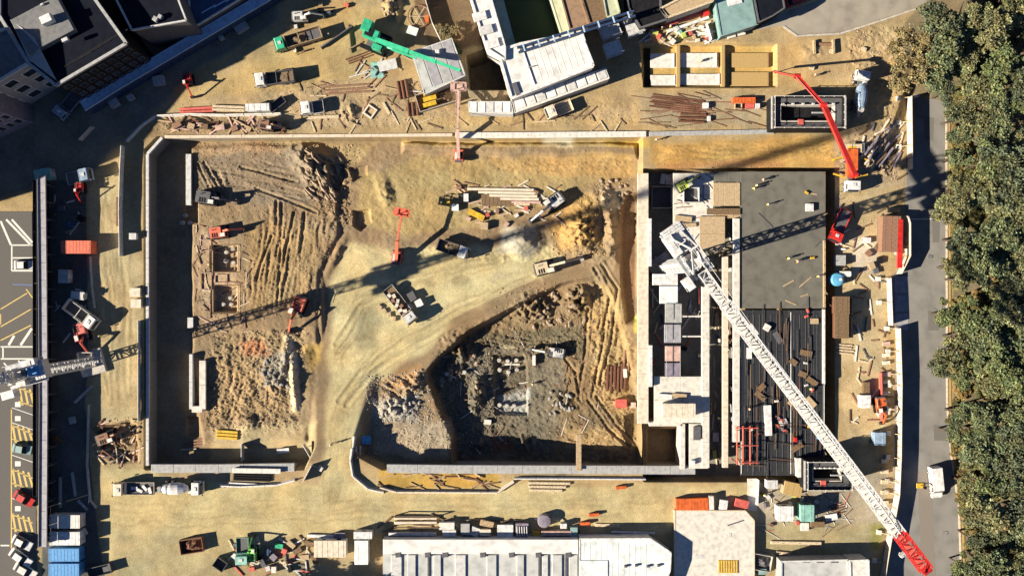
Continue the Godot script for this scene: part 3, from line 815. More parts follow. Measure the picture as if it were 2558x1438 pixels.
func shed(label: String, px: float, py: float, lx: float, ly: float, ang: float, m: Material, roof_m: Material, h := 2.7, called := "site_shed", cat := "shed", group := "") -> Node3D:   # demountable site office
	var p := at(px, py, h)
	var k := S * (CH - p.y - h) / CH
	var t := thing(called, label, cat, p, ang, group)
	var sx := lx * k; var sz := ly * k
	bx("skid", Vector3(0, .12, 0), Vector3(sx * .96, .24, sz * .8), M.dgrey, t)
	var w := bx("wall", Vector3(0, .24 + (h - .36) * .5, 0), Vector3(sx - .16, h - .36, sz - .16), m, t)
	for s in [-1, 1]:
		var n := maxi(1, int(sx / 2.6))
		for i in n: bx("window", Vector3((i + .5) * sx / n - sx * .5, (h - .36) * .58, s * (sz * .5 - .07)), Vector3(.9, .8, .05), M.glass, w)
	bx("door", Vector3(sx * .5 - .07, 1.0, 0), Vector3(.06, 1.95, .85), M.lgrey, w)
	var r := bx("roof", Vector3(0, h - .06, 0), Vector3(sx, .12, sz), roof_m, t)
	var n2 := int(sx / 1.0)
	for i in n2: bx("roof_rib", Vector3((i + .5) * sx / n2 - sx * .5, .135, 0), Vector3(.06, .04, sz - .1), roof_m, r)
	return t
func skip_bin(label: String, px: float, py: float, lx: float, ly: float, ang: float, m: Material, fill: Material, h := 1.4, group := "", called := "skip_bin") -> Node3D:
	var p := at(px, py, h)
	var k := S * (CH - p.y - h) / CH
	var t := thing(called, label, "skip" if called == "skip_bin" else "bin", p, ang, group)
	open_tub(t, "tub", Vector3.ZERO, Vector3(lx * k, h, ly * k), .1, m, M.dgrey)
	for s in [-1, 1]: bx("rim", Vector3(0, h + .03, s * (ly * k * .5 - .03)), Vector3(lx * k, .08, .12), m, t)
	if fill:
		var e := obj("rubble_load", heap(lx * k - .3, ly * k - .3, h * .8, int(px + py)), fill, t)
		e.position.y = .11
	return t
func stack(called: String, label: String, cat: String, group: String, m: Material, px: float, py: float, len_px: float, ang: float, count: int, pitch: float, w := .25, h := .25, layers := 1, round_ := false, jit := 0.0, lift := 0.0) -> void:   # every length is a thing
	var p := at(px, py, h)
	var l := len_px * S
	var key := "s%s%.2f%.2f%.2f" % [round_, l, w, h]
	if not mc.has(key):
		var g := G.new()
		if round_: g.cyl(Vector3(-l * .5, h * .5, 0), Vector3(l * .5, h * .5, 0), h * .5, h * .5, 8)
		else: g.cbox(Vector3(0, h * .5, 0), Vector3(l, h, w), minf(w, h) * .12)
		mc[key] = g.mesh()
	var a := deg_to_rad(ang)
	for ly in layers:
		for i in count - ly:
			var off := (i - (count - 1) * .5 + ly * .5) * pitch * S
			var o := single(called, label, cat, mc[key], m, p + Vector3(-sin(a) * off, lift + ly * h * (.9 if round_ else 1.0), cos(a) * off) + Vector3(cos(a), 0, sin(a)) * rng.randf_range(-jit, jit), ang + rng.randf_range(-jit, jit) * 2.0, group)
			o.position.y += maxf(0.0, ground_y(o.position.x, o.position.z) - p.y) * .5
func barrier_line(a: Array, label: String, group: String, m: Material, piece := 3.4, h := .85, w := .62, called := "concrete_barrier", cat := "barrier") -> void:   # separate precast lengths, end to end
	for s in range(0, a.size() - 2, 2):
		var p := at(a[s], a[s + 1], h)
		var q := at(a[s + 2], a[s + 3], h)
		var n := maxi(1, roundi(Vector2(q.x - p.x, q.z - p.z).length() / piece))
		for i in n:
			var u := p.lerp(q, (i + .5) / n)
			var l := Vector2(q.x - p.x, q.z - p.z).length() / n - .06
			u.y = ground_y(u.x, u.z)
			var key := "j%.2f%.2f%.2f" % [l, h, w]
			if not mc.has(key):
				var g := G.new()
				var prof := [[-w * .5, 0], [w * .5, 0], [w * .5, h * .12], [w * .26, h * .4], [w * .2, h], [-w * .2, h], [-w * .26, h * .4], [-w * .5, h * .12]]
				g.extr(prof, -l * .5, l * .5)
				mc[key] = g.mesh()
			single(called, label, cat, mc[key], m, u, rad_to_deg(atan2(q.z - p.z, q.x - p.x)) - 90.0, group)
func hoarding(label: String, a: Array, h: float, m: Material, brace_side := 0, called := "site_hoarding", panel := 2.4, top := false, base_y := -99.0) -> Node3D:   # a: foot line (or top line) in survey pixels
	var p0 := at(a[0], a[1], h if top else 0.0)
	var t := thing(called, label, "hoarding" if called == "site_hoarding" else "wall", p0)
	var key := "hp%.2f%.2f" % [panel, h]
	for s in range(0, a.size() - 2, 2):
		var p := at(a[s], a[s + 1], h if top else 0.0)
		var q := at(a[s + 2], a[s + 3], h if top else 0.0)
		if base_y > -50.0: p.y = base_y; q.y = base_y
		var n := maxi(1, roundi(Vector2(q.x - p.x, q.z - p.z).length() / panel))
		var d := (q - p) / n
		var yaw := rad_to_deg(atan2(d.z, d.x))
		var side := Vector3(-d.z, 0, d.x).normalized() * brace_side
		for i in n:
			var u := p + d * (i + .5)
			bx("panel", u - p0 + Vector3(0, h * .5, 0), Vector3(d.length() - .02, h, .07), m, t, yaw)
			if brace_side != 0:
				var e := p + d * (i + .05) - p0
				bx("post", e + side * .1 + Vector3(0, h * .5, 0), Vector3(.1, h - .05, .1), M.timber, t, yaw)
				if i % 2 == 0:
					var g := G.new(); g.beam(e + side * .15 + Vector3(0, h * .75, 0), e + side * 1.7 + Vector3(0, .3, 0), .1, .1)
					obj("brace", g, M.timberlt, t)
					bx("ballast_block", e + side * 1.8 + Vector3(0, .3, 0), Vector3(.9, .6, .9), M.conc_lt, t, yaw)
		bx("top_rail", (p + q) * .5 - p0 + Vector3(0, h + .03, 0), Vector3((q - p).length(), .07, .14), m, t, yaw)
	return t
func cap_beam(label: String, a: Array, w: float, y_top: float, depth: float, m: Material, face_m: Material, called := "retaining_wall", piece := 5.0, wall_w := .5) -> Node3D:   # capping beam over a piled wall; a: centre line of the top
	var p0 := W(a[0], a[1], y_top); p0.y = y_top - depth
	var t := thing(called, label, "retaining wall", p0)
	for s in range(0, a.size() - 2, 2):
		var p := W(a[s], a[s + 1], y_top); var q := W(a[s + 2], a[s + 3], y_top)
		var n := maxi(1, roundi((q - p).length() / piece))
		var d := (q - p) / n
		var yaw := rad_to_deg(atan2(d.z, d.x))
		for i in n:
			bx("cap_segment", p + d * (i + .5) - p0 - Vector3(0, .3 + .012 * (i % 2), 0), Vector3(d.length() - .03, .6, w), m, t, yaw)
			bx("wall_panel", p + d * (i + .5) - p0 - Vector3(0, .6 + (depth - .6) * .5, 0), Vector3(d.length() - .05, depth - .58, wall_w), face_m, t, yaw)
	return t
func building(called: String, label: String, a: Array, h: float, wall_m: Material, roof_m: Material, par_m: Material, par := .5, par_w := .35, cat := "building", base := 0.0) -> Node3D:   # a: roof outline in survey pixels
	var q := PackedVector2Array()
	var c0 := Vector2.ZERO
	for i in range(0, a.size(), 2):
		var p := W(a[i], a[i + 1], h)
		q.append(Vector2(p.x, p.z)); c0 += Vector2(p.x, p.z)
	c0 /= q.size()
	for i in q.size(): q[i] -= c0
	var t := thing(called, label, cat, Vector3(c0.x, base, c0.y))
	var g := G.new(); g.prism(q, 0.0, h - base - .05)
	obj("wall", g, wall_m, t)
	var ins := Geometry2D.offset_polygon(q, -.02)
	g = G.new(); g.prism(ins[0] if ins.size() > 0 else q, h - base - .04, h - base + .02)
	obj("roof", g, roof_m, t)
	if par > 0.0:
		for i in q.size():
			var u := q[i]; var v := q[(i + 1) % q.size()]
			g = G.new(); g.beam(Vector3(u.x, h - base + par * .5, u.y), Vector3(v.x, h - base + par * .5, v.y), par_w, par)
			obj("parapet", g, par_m, t)
	t.set_meta("outline", q)
	return t
func roof_box(t: Node3D, called: String, px: float, py: float, lx: float, ly: float, ang: float, h0: float, hh: float, m: Material) -> MeshInstance3D:   # a part on a roof at level h0
	var p := W(px, py, h0 + hh)
	var k := S * (CH - h0 - hh) / CH
	return bx(called, Vector3(p.x, h0 + hh * .5 + .02, p.z) - t.position, Vector3(lx * k, hh, ly * k), m, t, ang)
func windows(t: Node3D, edge: int, y0: float, y1: float, rows: int, cols: int, fm: Material) -> void:   # window bays on one face
	var q: PackedVector2Array = t.get_meta("outline")
	var u := q[edge]; var v := q[(edge + 1) % q.size()]
	var d := (v - u)
	var yaw := rad_to_deg(atan2(d.y, d.x))
	for r in rows:
		for c in cols:
			var p := u + d * ((c + .5) / cols)
			var ww := d.length() / cols * .62
			var hh := (y1 - y0) / rows * .62
			var w := bx("window", Vector3(p.x, lerpf(y0, y1, (r + .5) / rows), p.y), Vector3(ww, hh, .24), fm, t, yaw)
			bx("pane", Vector3(0, hh * .5, 0), Vector3(ww * .84, hh * .84, .3), M.glass, w)
func lattice(a: Vector3, b: Vector3, w: float, bays: int, r: float, tri := false) -> G:   # square (or triangular) truss between two points
	var g := G.new()
	var x := (b - a).normalized()
	var up := Vector3.UP if absf(x.y) < .95 else Vector3.RIGHT
	var z := x.cross(up).normalized(); var y := z.cross(x)
	var cs := [-y + z, -y - z, y - z, y + z] if not tri else [-y + z, -y - z, y * 1.1]
	var n := cs.size()
	for i in n: g.beam(a + cs[i] * w * .5, b + cs[i] * w * .5, r * 1.5, r * 1.5)
	for k in bays:
		var p := a.lerp(b, float(k) / bays); var q := a.lerp(b, float(k + 1) / bays)
		for i in n:
			var j := (i + 1) % n
			if k % 2 == 0: g.beam(p + cs[i] * w * .5, q + cs[j] * w * .5, r, r)
			else: g.beam(p + cs[j] * w * .5, q + cs[i] * w * .5, r, r)
			g.beam(p + cs[i] * w * .5, p + cs[j] * w * .5, r, r)
	return g
func scaffold(label: String, px: float, py: float, lx: float, ly: float, ang: float, h: float, plank_m: Material, lifts := 1, group := "") -> Node3D:
	var p := at(px, py, h)
	var k := S * (CH - p.y - h) / CH
	var sx := lx * k; var sz := ly * k
	var t := thing("scaffold", label, "scaffold", p, ang, group)
	var nx := maxi(1, roundi(sx / 2.4))
	for i in nx + 1:
		for s in [-1, 1]:
			var g := G.new(); g.cyl(Vector3(i * sx / nx - sx * .5, 0, s * sz * .5), Vector3(i * sx / nx - sx * .5, h + 1.0, s * sz * .5), .04, .04, 6)
			obj("standard", g, M.galv, t)
	for l in lifts:
		var y := h * (l + 1) / lifts
		for i in nx:
			bx("platform_board", Vector3((i + .5) * sx / nx - sx * .5, y, 0), Vector3(sx / nx - .08, .06, sz - .1), plank_m, t)
		for s in [-1, 1]:
			var g := G.new(); g.cyl(Vector3(-sx * .5, y + .95, s * sz * .5), Vector3(sx * .5, y + .95, s * sz * .5), .035, .035, 6)
			obj("guard_rail", g, M.galv, t)
			g = G.new(); g.cyl(Vector3(-sx * .5, y - .06, s * sz * .5), Vector3(sx * .5, y - .06, s * sz * .5), .035, .035, 6)
			obj("ledger", g, M.galv, t)
	return t
var rock_meshes := []
func make_rocks() -> void:
	for k in 5:
		var f := FastNoiseLite.new(); f.seed = 100 + k; f.frequency = .9
		var g := G.new()
		var n := 8; var m := 5
		var p := []
		for j in m + 1:
			for i in n:
				var th := PI * j / m; var ph := TAU * i / n
				var d := Vector3(sin(th) * cos(ph), cos(th), sin(th) * sin(ph))
				p.append(d * (.5 + .28 * f.get_noise_3dv(d * 1.4)) * Vector3(1.0, .75, .85))
		for j in m:
			for i in n:
				var a: int = j * n + i; var b: int = j * n + (i + 1) % n
				g.quad(p[a], p[b], p[b + n], p[a + n]) if j > 0 else g.tri(p[a], p[b + n], p[a + n])
		rock_meshes.append(g.mesh())
func boulder(called: String, label: String, group: String, px: float, py: float, lx: float, ly: float, ang: float, h: float, m: Material) -> void:
	var p := at(px, py, h * .5)
	var o := single(called, label, "rock", rock_meshes[int(px) % 5], m, p + Vector3(0, h * .3, 0), ang, group)
	o.scale = Vector3(lx * S, h, ly * S)
func stuff(called: String, label: String, cat: String, mesh: Mesh, m: Material, xf: Array, cols: Array) -> void:
	var mm := MultiMesh.new()
	mm.transform_format = MultiMesh.TRANSFORM_3D
	mm.use_colors = true
	mm.mesh = mesh
	mm.instance_count = xf.size()
	for i in xf.size():
		mm.set_instance_transform(i, xf[i]); mm.set_instance_color(i, cols[i])
	var o := MultiMeshInstance3D.new()
	o.name = numbered(called); o.multimesh = mm; o.material_override = m
	add_child(o)
	put_meta(o, label, cat, "", "stuff")
func clods(called: String, label: String, zones: Array) -> void:   # zones: [polygon, count, size lo, size hi, colour]
	var xf := []; var cs := []
	for z in zones:
		var q := pv(z[0])
		var r := Rect2(q[0], Vector2.ZERO)
		for p in q: r = r.expand(p)
		var n := 0; var tries := 0
		while n < z[1] and tries < z[1] * 6:
			tries += 1
			var p := r.position + Vector2(rng.randf(), rng.randf()) * r.size
			if not Geometry2D.is_point_in_polygon(p, q): continue
			n += 1
			var s: float = lerpf(z[2], z[3], pow(rng.randf(), 2.5))
			var w := at(p.x, p.y)
			var b := Basis(Vector3(rng.randf() - .5, rng.randf() + .2, rng.randf() - .5).normalized(), rng.randf() * TAU).scaled(Vector3(s, s * rng.randf_range(.6, 1.0), s * rng.randf_range(.6, 1.4)))
			xf.append(Transform3D(b, w + Vector3(0, s * .15, 0)))
			var v := rng.randf_range(.75, 1.2)
			cs.append(Color(z[4].r * v, z[4].g * v, z[4].b * v))
	stuff(called, label, "rubble", rock_meshes[1], M.clod, xf, cs)
# ---------------------------------------------------------------- cranes, rigs, people, trees
func tower_crane(label: String, px: float, py: float, h: float, tip: Vector3, tail: float, deck_w: float, cab_side: float, red_tip: bool, winch_m: Material) -> Node3D:   # px, py: slewing ring as surveyed; tip: jib head in the world
	var top := W(px, py, h)
	var g0 := ground_y(top.x, top.z)
	var base := Vector3(top.x, g0, top.z)
	var d := tip - top
	var ang := rad_to_deg(atan2(d.z, d.x))
	var t := thing("tower_crane", label, "tower crane", base, ang)
	var hh := h - g0
	var r := Vector2(d.x, d.z).length()
	var g := G.new(); g.cbox(Vector3(0, .4, 0), Vector3(5.0, .8, 5.0), .1)
	obj("foundation", g, M.concrete, t)
	var n := int(hh / 3.9)
	for i in n:
		var a := Vector3(0, .8 + (hh - 2.0) * i / n, 0); var b := Vector3(0, .8 + (hh - 2.0) * (i + 1) / n, 0)
		var ms := obj("mast_section", lattice(a, b, 1.9, 3, .15), M.lattice, t)
		g = G.new(); g.beam(a + Vector3(.3, 0, .4), b + Vector3(.3, 0, .4), .4, .08)
		obj("ladder", g, M.lgrey, ms)
	g = G.new(); g.cyl(Vector3(0, hh - 1.3, 0), Vector3(0, hh, 0), 1.4, 1.4, 16)
	obj("slewing_ring", g, M.lgrey, t)
	# machinery deck with walkways
	var dk := Node3D.new(); dk.name = "machinery_deck"; t.add_child(dk); dk.position = Vector3(0, hh, 0)
	var x1 := 2.6
	for s in [-1, 1]:
		bx("deck_beam", Vector3((x1 - tail) * .5, .25, s * deck_w * .27), Vector3(x1 + tail, .5, .3), M.lattice, dk)
		bx("walkway", Vector3((x1 - tail) * .5, .3, s * deck_w * .43), Vector3(x1 + tail - .5, .08, deck_w * .16), M.galv, dk)
		g = G.new(); g.cyl(Vector3(x1 - .3, 1.3, s * deck_w * .51), Vector3(-tail + .3, 1.3, s * deck_w * .51), .06, .06, 6)
		for i in 5: g.cyl(Vector3(lerpf(x1 - .3, -tail + .3, i / 4.0), .3, s * deck_w * .51), Vector3(lerpf(x1 - .3, -tail + .3, i / 4.0), 1.3, s * deck_w * .51), .05, .05, 6)
		obj("guard_rail", g, M.lattice, dk)
	for k in 3: bx("cross_beam", Vector3(x1 - .3 - k * (tail + x1 - .8) / 2.0, .26, 0), Vector3(.3, .4, deck_w * .54), M.lattice, dk)
	g = G.new(); g.cyl(Vector3(-tail * .45, 1.0, -.9), Vector3(-tail * .45, 1.0, .9), .62, .62, 14)
	obj("hoist_winch", g, winch_m, dk)
	g = G.new(); g.cyl(Vector3(-tail * .2, .9, -.8), Vector3(-tail * .2, .9, .8), .5, .5, 14)
	obj("luffing_winch", g, M.dgrey, dk)
	bx("engine_box", Vector3(-tail * .68, 1.15, 0), Vector3(1.7, 1.5, deck_w * .5), winch_m, dk)
	var mh := bx("machinery_house", Vector3(-tail * .62, 1.5, deck_w * .36), Vector3(tail * .5, 2.3, deck_w * .34), M.white, dk)
	bx("roof_hatch", Vector3(0, 2.34, 0), Vector3(tail * .2, .1, deck_w * .18), M.lgrey, mh)
	bx("switch_cabinet", Vector3(-tail * .1, 1.2, -deck_w * .38), Vector3(1.6, 1.7, deck_w * .22), M.offwhite, dk)
	for k in 4: bx("counterweight", Vector3(-tail + .1 + k * .46, .55, 0), Vector3(.42, 2.2, deck_w * .8), M.lattice, dk)
	var cb := bx("operator_cab", Vector3(x1 - .4, 1.1, cab_side * (deck_w * .5 + .75)), Vector3(2.2, 2.0, 1.4), M.white, t)
	cb.position += Vector3(0, hh, 0)
	bx("cab_window", Vector3(.75, 1.2, 0), Vector3(.8, 1.3, 1.44), M.glass, cb)
	# A-frame
	var at_ := Vector3(-tail * .38, hh + 8.5, 0)
	for s in [-1, 1]:
		g = G.new(); g.beam(Vector3(1.6, hh + .4, s * deck_w * .27), at_ + Vector3(0, 0, s * .5), .28, .28)
		g.beam(Vector3(-tail * .85, hh + .4, s * deck_w * .27), at_ + Vector3(0, 0, s * .5), .22, .22)
		obj("a_frame_leg", g, M.lattice, t)
	g = G.new(); g.beam(at_ + Vector3(0, 0, -.9), at_ + Vector3(0, 0, .9), .35, .35)
	g.beam(Vector3(.5, hh + 3.4, -deck_w * .22), Vector3(.5, hh + 3.4, deck_w * .22), .2, .2)
	obj("a_frame_head", g, M.lattice, t)
	# jib in lengths
	var ja := Vector3(2.0, hh + .9, 0); var jb := Vector3(r, hh + d.y, 0)
	var k := maxi(3, int((jb - ja).length() / 6.0))
	for i in k:
		var a := ja.lerp(jb, float(i) / k); var b := ja.lerp(jb, float(i + 1) / k)
		var w := 1.75 if i > 0 else 1.5
		var js := obj("jib_section", lattice(a, b, w, 5, .13), M.red if red_tip and i >= k - 1 else M.lattice, t)
		g = G.new(); g.beam(a - Vector3(0, w * .45, 0), b - Vector3(0, w * .45, 0), .9, .06)
		obj("jib_walkway", g, M.redlt if red_tip and i >= k - 1 else M.offwhite, js)
	g = G.new(); g.cyl(jb + Vector3(0, 0, -.7), jb + Vector3(0, 0, .7), .55, .55, 12)
	obj("head_sheave", g, M.red if red_tip else M.lgrey, t)
	var yk := ja.lerp(jb, .2) + Vector3(0, 6.0, 0)
	for s in [-1, 1]:
		g = G.new(); g.tube([at_ + Vector3(0, 0, s * .4), yk + Vector3(0, 0, s * .25)], .05, 5)
		obj("luffing_rope", g, M.lgrey, t)
	g = G.new(); g.beam(yk + Vector3(-1.0, -.1, 0), yk + Vector3(1.0, .1, 0), .8, .25)
	obj("pendant_yoke", g, M.lattice, t)
	g = G.new(); g.tube([yk + Vector3(1, .1, 0), ja.lerp(jb, .88) + Vector3(0, 1.2, 0)], .11, 6)
	obj("pendant_bar", g, M.lattice, t)
	g = G.new(); g.tube([jb + Vector3(.4, -.3, 0), jb + Vector3(.4, -9.0, 0)], .05, 5)
	obj("hoist_rope", g, M.dgrey, t)
	g = G.new(); g.box(jb + Vector3(.4, -9.4, 0), Vector3(.5, .9, .9)); g.cyl(jb + Vector3(.4, -10.3, 0), jb + Vector3(.4, -9.8, 0), .2, .1, 8)
	obj("hook_block", g, M.lgrey if red_tip else M.yellow, t)
	return t
func crawler_crane() -> void:   # the green rig by the shaft
	var p := at(936, 100, 2.0)
	var q := W(1150, 176, 8.0)
	var d := q - p
	var t := thing("crawler_crane", "green crawler crane with its boom reaching over the grey tin shed", "crane", p, rad_to_deg(atan2(d.z, d.x)))
	var r := Vector2(d.x, d.z).length()
	for s in [-1, 1]:
		var g := G.new(); g.extr([[-2.6, .1], [2.4, .0], [2.8, .4], [2.5, 1.0], [-2.5, 1.0], [-2.8, .5]], s * 1.7 - .4, s * 1.7 + .4)
		obj("track", g, M.black, t)
	bx("car_body", Vector3(0, .9, 0), Vector3(3.0, .7, 2.6), M.dgrey, t)
	bx("engine_house", Vector3(-1.0, 2.2, -.7), Vector3(3.0, 1.7, 2.0), M.green, t)
	bx("house_lid", Vector3(-1.4, 3.1, -.8), Vector3(1.6, .12, 1.5), M.black, t)
	bx("counterweight", Vector3(-2.4, 2.1, -1.9), Vector3(1.8, 2.4, 2.3), M.green, t)
	var c := bx("operator_cab", Vector3(1.2, 2.4, 1.3), Vector3(1.9, 1.9, 1.1), M.green, t)
	bx("cab_window", Vector3(.5, 1.2, 0), Vector3(1.0, 1.1, 1.14), M.glass, c)
	for k in 3:
		var a := Vector3(.4, 2.6, 0).lerp(Vector3(r, 8.0 - p.y, 0), [0.0, .36, .68][k]); var b := Vector3(.4, 2.6, 0).lerp(Vector3(r, 8.0 - p.y, 0), [.4, .72, 1.0][k])
		var g := G.new(); g.beam(a, b, [.95, .72, .5][k], [.95, .72, .5][k])
		obj("boom_section", g, M.green, t)
	var g2 := G.new(); g2.cyl(Vector3(1.0, 1.8, .5), Vector3(6.0, 3.8, .4), .2, .2, 8); g2.cyl(Vector3(1.0, 1.8, -.5), Vector3(6.0, 3.8, -.4), .2, .2, 8)
	obj("derricking_ram", g2, M.green, t)
	g2 = G.new(); g2.beam(Vector3(4.2, 3.9, .75), Vector3(9.6, 5.2, .7), .35, .3)
	obj("fly_jib", g2, M.green, t)
	g2 = G.new(); g2.tube([Vector3(r + .1, 8.0 - p.y, 0), Vector3(r + .1, .8, 0)], .05, 5)
	obj("hoist_rope", g2, M.black, t)
func pump_truck() -> void:   # red boom pump
	var p := at(2132, 425, 2.2)
	var t := thing("concrete_pump_truck", "red concrete boom pump with white cab, boom arched over the black formwork", "pump truck", p, 91.0)
	bx("chassis", Vector3(0, .9, 0), Vector3(8.6, .35, 1.1), M.dgrey, t)
	cab(t, 2.1, 2.1, 2.45, .75, 2.3, M.white)
	bx("pump_body", Vector3(-1.6, 1.45, 0), Vector3(5.4, .9, 2.2), M.orange, t)
	bx("hopper", Vector3(-4.4, 1.1, 0), Vector3(.9, 1.0, 1.6), M.yellow, t)
	for k in [[-3.0, -1], [-3.0, 1], [1.4, -1], [1.4, 1]]:
		var g := G.new(); g.beam(Vector3(k[0], .9, k[1] * .9), Vector3(k[0] - .8 * signf(k[0] + .1), .9, k[1] * 3.4), .28, .28)
		g.beam(Vector3(k[0] - .8 * signf(k[0] + .1), .9, k[1] * 3.3), Vector3(k[0] - .8 * signf(k[0] + .1), .02, k[1] * 3.3), .3, .3)
		obj("outrigger", g, M.yellow, t)
	for x in [3.1, -2.2, -3.4]:
		for s in [-1, 1]: wheel(t, Vector3(x, .5, s * 1.05))
	var inv := t.transform.affine_inverse()
	var pts := [W(2136, 436, 3.6), W(2058, 262, 11.5), W(1992, 190, 10.0), W(1934, 178, 2.6)]
	for i in 3:
		var g := G.new(); g.beam(inv * pts[i], inv * pts[i + 1], [.85, .6, .34][i], [.85, .6, .34][i])
		var b := obj("boom_section", g, M.red, t)
		g = G.new(); g.tube([inv * pts[i] + Vector3(.0, .35, .6), inv * pts[i + 1] + Vector3(0, .35, .45)], .09, 6)
		obj("delivery_pipe", g, M.redlt, b)
		g = G.new(); g.cyl(inv * pts[i] - Vector3(0, 0, .6), inv * pts[i] + Vector3(0, 0, .6), .5, .5, 10)
		obj("knuckle", g, M.red, b)
	var g3 := G.new(); g3.tube([inv * pts[3], inv * (pts[3] + Vector3(-.3, -2.4, .1))], .09, 6)
	obj("end_hose", g3, M.black, t)
	var g4 := G.new(); g4.cyl(Vector3(.9, 1.6, 0), Vector3(.9, 3.2, 0), .7, .6, 12)
	obj("turret", g4, M.red, t)
# ---- people: one continuous body each, from a field of tapered bones
func bone_field(p: Vector3, bones: Array) -> float:
	var d := 9.0
	for b in bones:
		var ab: Vector3 = b[1] - b[0]
		var tt := clampf((p - b[0]).dot(ab) / ab.length_squared(), 0.0, 1.0)
		var e: float = (p - b[0] - ab * tt).length() - lerpf(b[2], b[3], tt)
		var k := .05
		var hh := maxf(k - absf(d - e), 0.0) / k
		d = minf(d, e) - hh * hh * k * .25
	return d
func surface_net(bones: Array, lo: Vector3, hi: Vector3, cell: float) -> ArrayMesh:
	var n := Vector3i(((hi - lo) / cell).ceil())
	var f := PackedFloat32Array(); f.resize((n.x + 1) * (n.y + 1) * (n.z + 1))
	var sx := n.x + 1; var sxy := sx * (n.y + 1)
	for k in n.z + 1:
		for j in n.y + 1:
			for i in sx: f[k * sxy + j * sx + i] = bone_field(lo + Vector3(i, j, k) * cell, bones)
	var id := {}
	var vs := PackedVector3Array()
	for k in n.z:
		for j in n.y:
			for i in n.x:
				var s := 0; var acc := Vector3.ZERO; var c := 0
				var val := []
				for q in 8:
					var o := f[(k + (q >> 2)) * sxy + (j + ((q >> 1) & 1)) * sx + i + (q & 1)]
					val.append(o)
					if o < 0.0: s += 1
				if s == 0 or s == 8: continue
				for e in [[0,1],[2,3],[4,5],[6,7],[0,2],[1,3],[4,6],[5,7],[0,4],[1,5],[2,6],[3,7]]:
					var a: float = val[e[0]]; var b: float = val[e[1]]
					if (a < 0.0) != (b < 0.0):
						var tt := a / (a - b)
						var pa := Vector3(e[0] & 1, (e[0] >> 1) & 1, e[0] >> 2); var pb := Vector3(e[1] & 1, (e[1] >> 1) & 1, e[1] >> 2)
						acc += pa.lerp(pb, tt); c += 1
				id[k * sxy + j * sx + i] = vs.size()
				vs.append(lo + (Vector3(i, j, k) + acc / c) * cell)
	var ix := PackedInt32Array()
	for k in range(1, n.z):
		for j in range(1, n.y):
			for i in range(1, n.x):
				var o := k * sxy + j * sx + i
				var a := f[o] < 0.0
				for ax in 3:
					var st: int = [1, sx, sxy][ax]; var u: int = [sx, sxy, 1][ax]; var w: int = [sxy, 1, sx][ax]
					var b := f[o + st] < 0.0
					if a == b: continue
					var q := [o - u - w, o - w, o, o - u]
					if not (id.has(q[0]) and id.has(q[1]) and id.has(q[2]) and id.has(q[3])): continue
					var v := [id[q[0]], id[q[1]], id[q[2]], id[q[3]]]
					if a: v.reverse()
					for z in [0, 1, 2, 0, 2, 3]: ix.append(v[z])
	var ns := PackedVector3Array()
	for p in vs:
		var e := .01
		ns.append(Vector3(bone_field(p + Vector3(e, 0, 0), bones) - bone_field(p - Vector3(e, 0, 0), bones), bone_field(p + Vector3(0, e, 0), bones) - bone_field(p - Vector3(0, e, 0), bones), bone_field(p + Vector3(0, 0, e), bones) - bone_field(p - Vector3(0, 0, e), bones)).normalized())
	var cs := PackedColorArray()
	for p in vs:   # trousers, shirt, skin
		cs.append(Color(.03, .035, .06) if p.y < .98 else (Color(.4, .25, .17) if p.y > 1.5 or absf(p.z) > .29 and p.y < 1.05 else Color(.5, .3, .05)))
	var arr := []; arr.resize(Mesh.ARRAY_MAX)
	arr[Mesh.ARRAY_VERTEX] = vs; arr[Mesh.ARRAY_NORMAL] = ns; arr[Mesh.ARRAY_COLOR] = cs; arr[Mesh.ARRAY_INDEX] = ix
	var m := ArrayMesh.new(); m.add_surface_from_arrays(Mesh.PRIMITIVE_TRIANGLES, arr)
	return m
var bodies := []
func make_bodies() -> void:
	for pose in 2:
		var st := .28 if pose == 0 else .06
		var b := []
		for s in [-1, 1]:
			var z: float = s * .1
			var f: float = s * st * .6
			b.append([Vector3(0, .95, z), Vector3(f * .6, .5, z * 1.1), .1, .07]); b.append([Vector3(f * .6, .5, z * 1.1), Vector3(f - .04, .09, z * 1.15), .065, .045])
			b.append([Vector3(f - .05, .05, z * 1.2), Vector3(f + .14, .04, z * 1.3), .05, .045])
			var e := Vector3(-f * .6 + (.1 if pose else 0.0), 1.14, s * .29)
			b.append([Vector3(0, 1.42, s * .19), e, .062, .048])
			var hnd := e + Vector3(.18 if pose else -f * .3 + .08, -.2 if pose else -.25, -.03 * s)
			b.append([e, hnd, .046, .034])
			for q in 4: b.append([hnd, hnd + Vector3(.07 + .01 * q, -.07, (q - 1.5) * .024), .024, .013])
			b.append([hnd, hnd + Vector3(.06, -.02, -s * .05), .02, .014])
		b.append([Vector3(0, .97, 0), Vector3(.01, 1.15, 0), .135, .13]); b.append([Vector3(.01, 1.15, 0), Vector3(0, 1.36, 0), .14, .15]); b.append([Vector3(0, 1.4, -.14), Vector3(0, 1.4, .14), .075, .075])
		b.append([Vector3(0, 1.42, 0), Vector3(.02, 1.58, 0), .06, .055]); b.append([Vector3(.02, 1.66, 0), Vector3(.025, 1.72, 0), .092, .095]); b.append([Vector3(.05, 1.6, 0), Vector3(.06, 1.63, 0), .06, .06]); b.append([Vector3(.11, 1.66, 0), Vector3(.125, 1.64, 0), .018, .02])
		bodies.append(surface_net(b, Vector3(-.4, -.02, -.42), Vector3(.42, 1.86, .42), .035))
